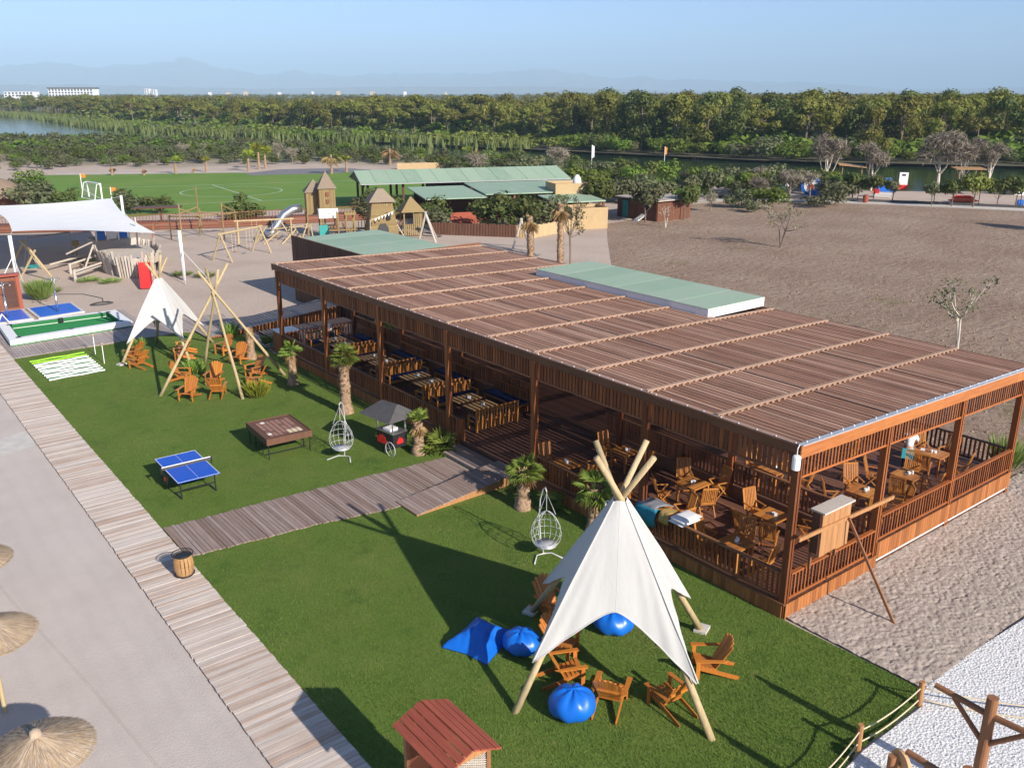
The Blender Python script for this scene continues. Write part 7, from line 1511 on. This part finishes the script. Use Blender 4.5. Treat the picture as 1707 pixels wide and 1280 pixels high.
sparse_tree(50.5, 56.6, 5.4, 'slender green tree with bent trunk behind the raised roof hatch', 'olive', 900, 'bark', 12, .62, 0, 12); sparse_tree(73.0, 66.5, 2.6, 'bare forked stems on the field in front of the red hut', 'olive', 30, 'barkpale', 15, .9, 60)
round_tree(57.8, 11.5, 5.0, 'dark', 'tree standing just outside the right edge whose shadow falls on the field', None); round_tree(103.0, 38.0, 4.6, 'dark', 'far tree just outside the right edge shading the field', None)
DT = []
for k in range(3): P, tp = twig_cloud(700 + k, 1900, .075); DT.append((quad_mesh('bare_crown', P, M['twig']), limbs(.75, .028, tp, np.random.RandomState(60 + k), .1, .12).mesh('bare_trunk', M['barkpale'])))
for i, (x, y, h, l, wd) in enumerate(((122.5, 79.8, 7.9, 'leftmost of the leafless grey trees at the river', 1.0), (128.0, 75.5, 6.5, 'leafless grey tree right of the tilted roof lookout', 1.05), (136.5, 69.6, 8.2, 'widest leafless grey tree over the river, left half of a pair', 1.25), (138.8, 67.2, 7.9, 'widest leafless grey tree over the river, right half of a pair', 1.1), (140.5, 64.0, 6.6, 'leafless grey tree beside the level roof lookout', 1.0))): put_tree('bare_tree', x, y, h, *DT[i % 3], l, 'bare tree', 'leafless trees on the river bank', wd)
put_tree('pine_tree', 168.0, 100.0, 11.5, PINES[7][1], PINES[7][2], 'yellowing pine between the two left leafless trees', 'pine tree', None, .8)
for i, (x, y, h, g_) in enumerate(((44.1, 171.1, 2.2, 0), (48.5, 167.6, 1.8, 0), (53.8, 166.7, 3.4, 1), (57.3, 167.1, 1.4, 0), (59.5, 167.0, 3.0, 1), (66.1, 163.5, 4.2, 1), (69.8, 167.5, 5.2, 1), (71.5, 168.5, 4.6, 1), (75.8, 149.5, 5.6, 0), (79.7, 151.2, 3.2, 1), (94.8, 161.2, 5.4, 0), (113.2, 157.2, 4.4, 0), (110, 156, 4.0, 1))):
    rs_ = np.random.RandomState(900 + i); t = thing('young_palm', (x, y, 0), 0, ('young palm with pale green fronds, ' if g_ else 'bare palm stub with dry fronds, ') + ('first', 'second', 'third', 'fourth', 'fifth', 'sixth', 'seventh', 'eighth', 'ninth', 'tenth', 'eleventh', 'thirteenth', 'twelfth')[i] + ' from the left beyond the pitch', 'palm tree', 'young palms beyond the pitch')
    MB().tube([(0, 0, 0), (.05, .02, h * .6)], [.26, .2], 8).build('trunk', M['palmbark'], t); P = frond_fan(12, h * .42, .05, (10, 80) if g_ else (-80, -20), rs_, 7, .6) + np.array([0, 0, h * .6]); link('crown', tri_mesh('crown', P, M['leaf_yel' if g_ else 'leaf_dead']), t)
for i, (x, y) in enumerate(((17.5, 72.5), (16.3, 74.0), (22.8, 72.0), (18.2, 83.0), (24.0, 70.2), (13.0, 71.5))): spiky(x, y, .35, .9, 260, ('low weeds at the left of the play ship', 'low weeds below the play pen rails', 'low weeds right of the red slide', 'low weeds behind the play ship', 'low weeds at the foot of the right sail mast', 'low weeds left of the garden hose')[i], M['grass_tuft'], 60 + i, 'weeds', 'weeds')
# ------------------------------------------------------------------ tell look-alikes apart by their order in the row
_ord = ['first', 'second', 'third', 'fourth', 'fifth', 'sixth', 'seventh', 'eighth', 'ninth', 'tenth', 'eleventh', 'twelfth', 'thirteenth', 'fourteenth', 'fifteenth', 'sixteenth', 'seventeenth', 'eighteenth', 'nineteenth', 'twentieth', 'twenty-first', 'twenty-second', 'twenty-third', 'twenty-fourth', 'twenty-fifth', 'twenty-sixth', 'twenty-seventh', 'twenty-eighth', 'twenty-ninth', 'thirtieth']
_by = {}
for o in COL.objects:
    if o.get('label') and o.get('group') and o.parent is None: _by.setdefault((o['group'], o['label']), []).append(o)
for (g_, l_), os_ in _by.items():
    if len(os_) < 2 or len(os_) > 30: continue
    def pxo(o): u, v = touv(o.location.x, o.location.y); return u / (.951 * v + 4.3)
    for i, o in enumerate(sorted(os_, key=pxo)):
        nl = l_ + ', ' + (_ord[i] if i < len(os_) - 1 or len(os_) < 3 else 'last') + ' from left'
        if len(nl.split()) <= 16: o['label'] = nl
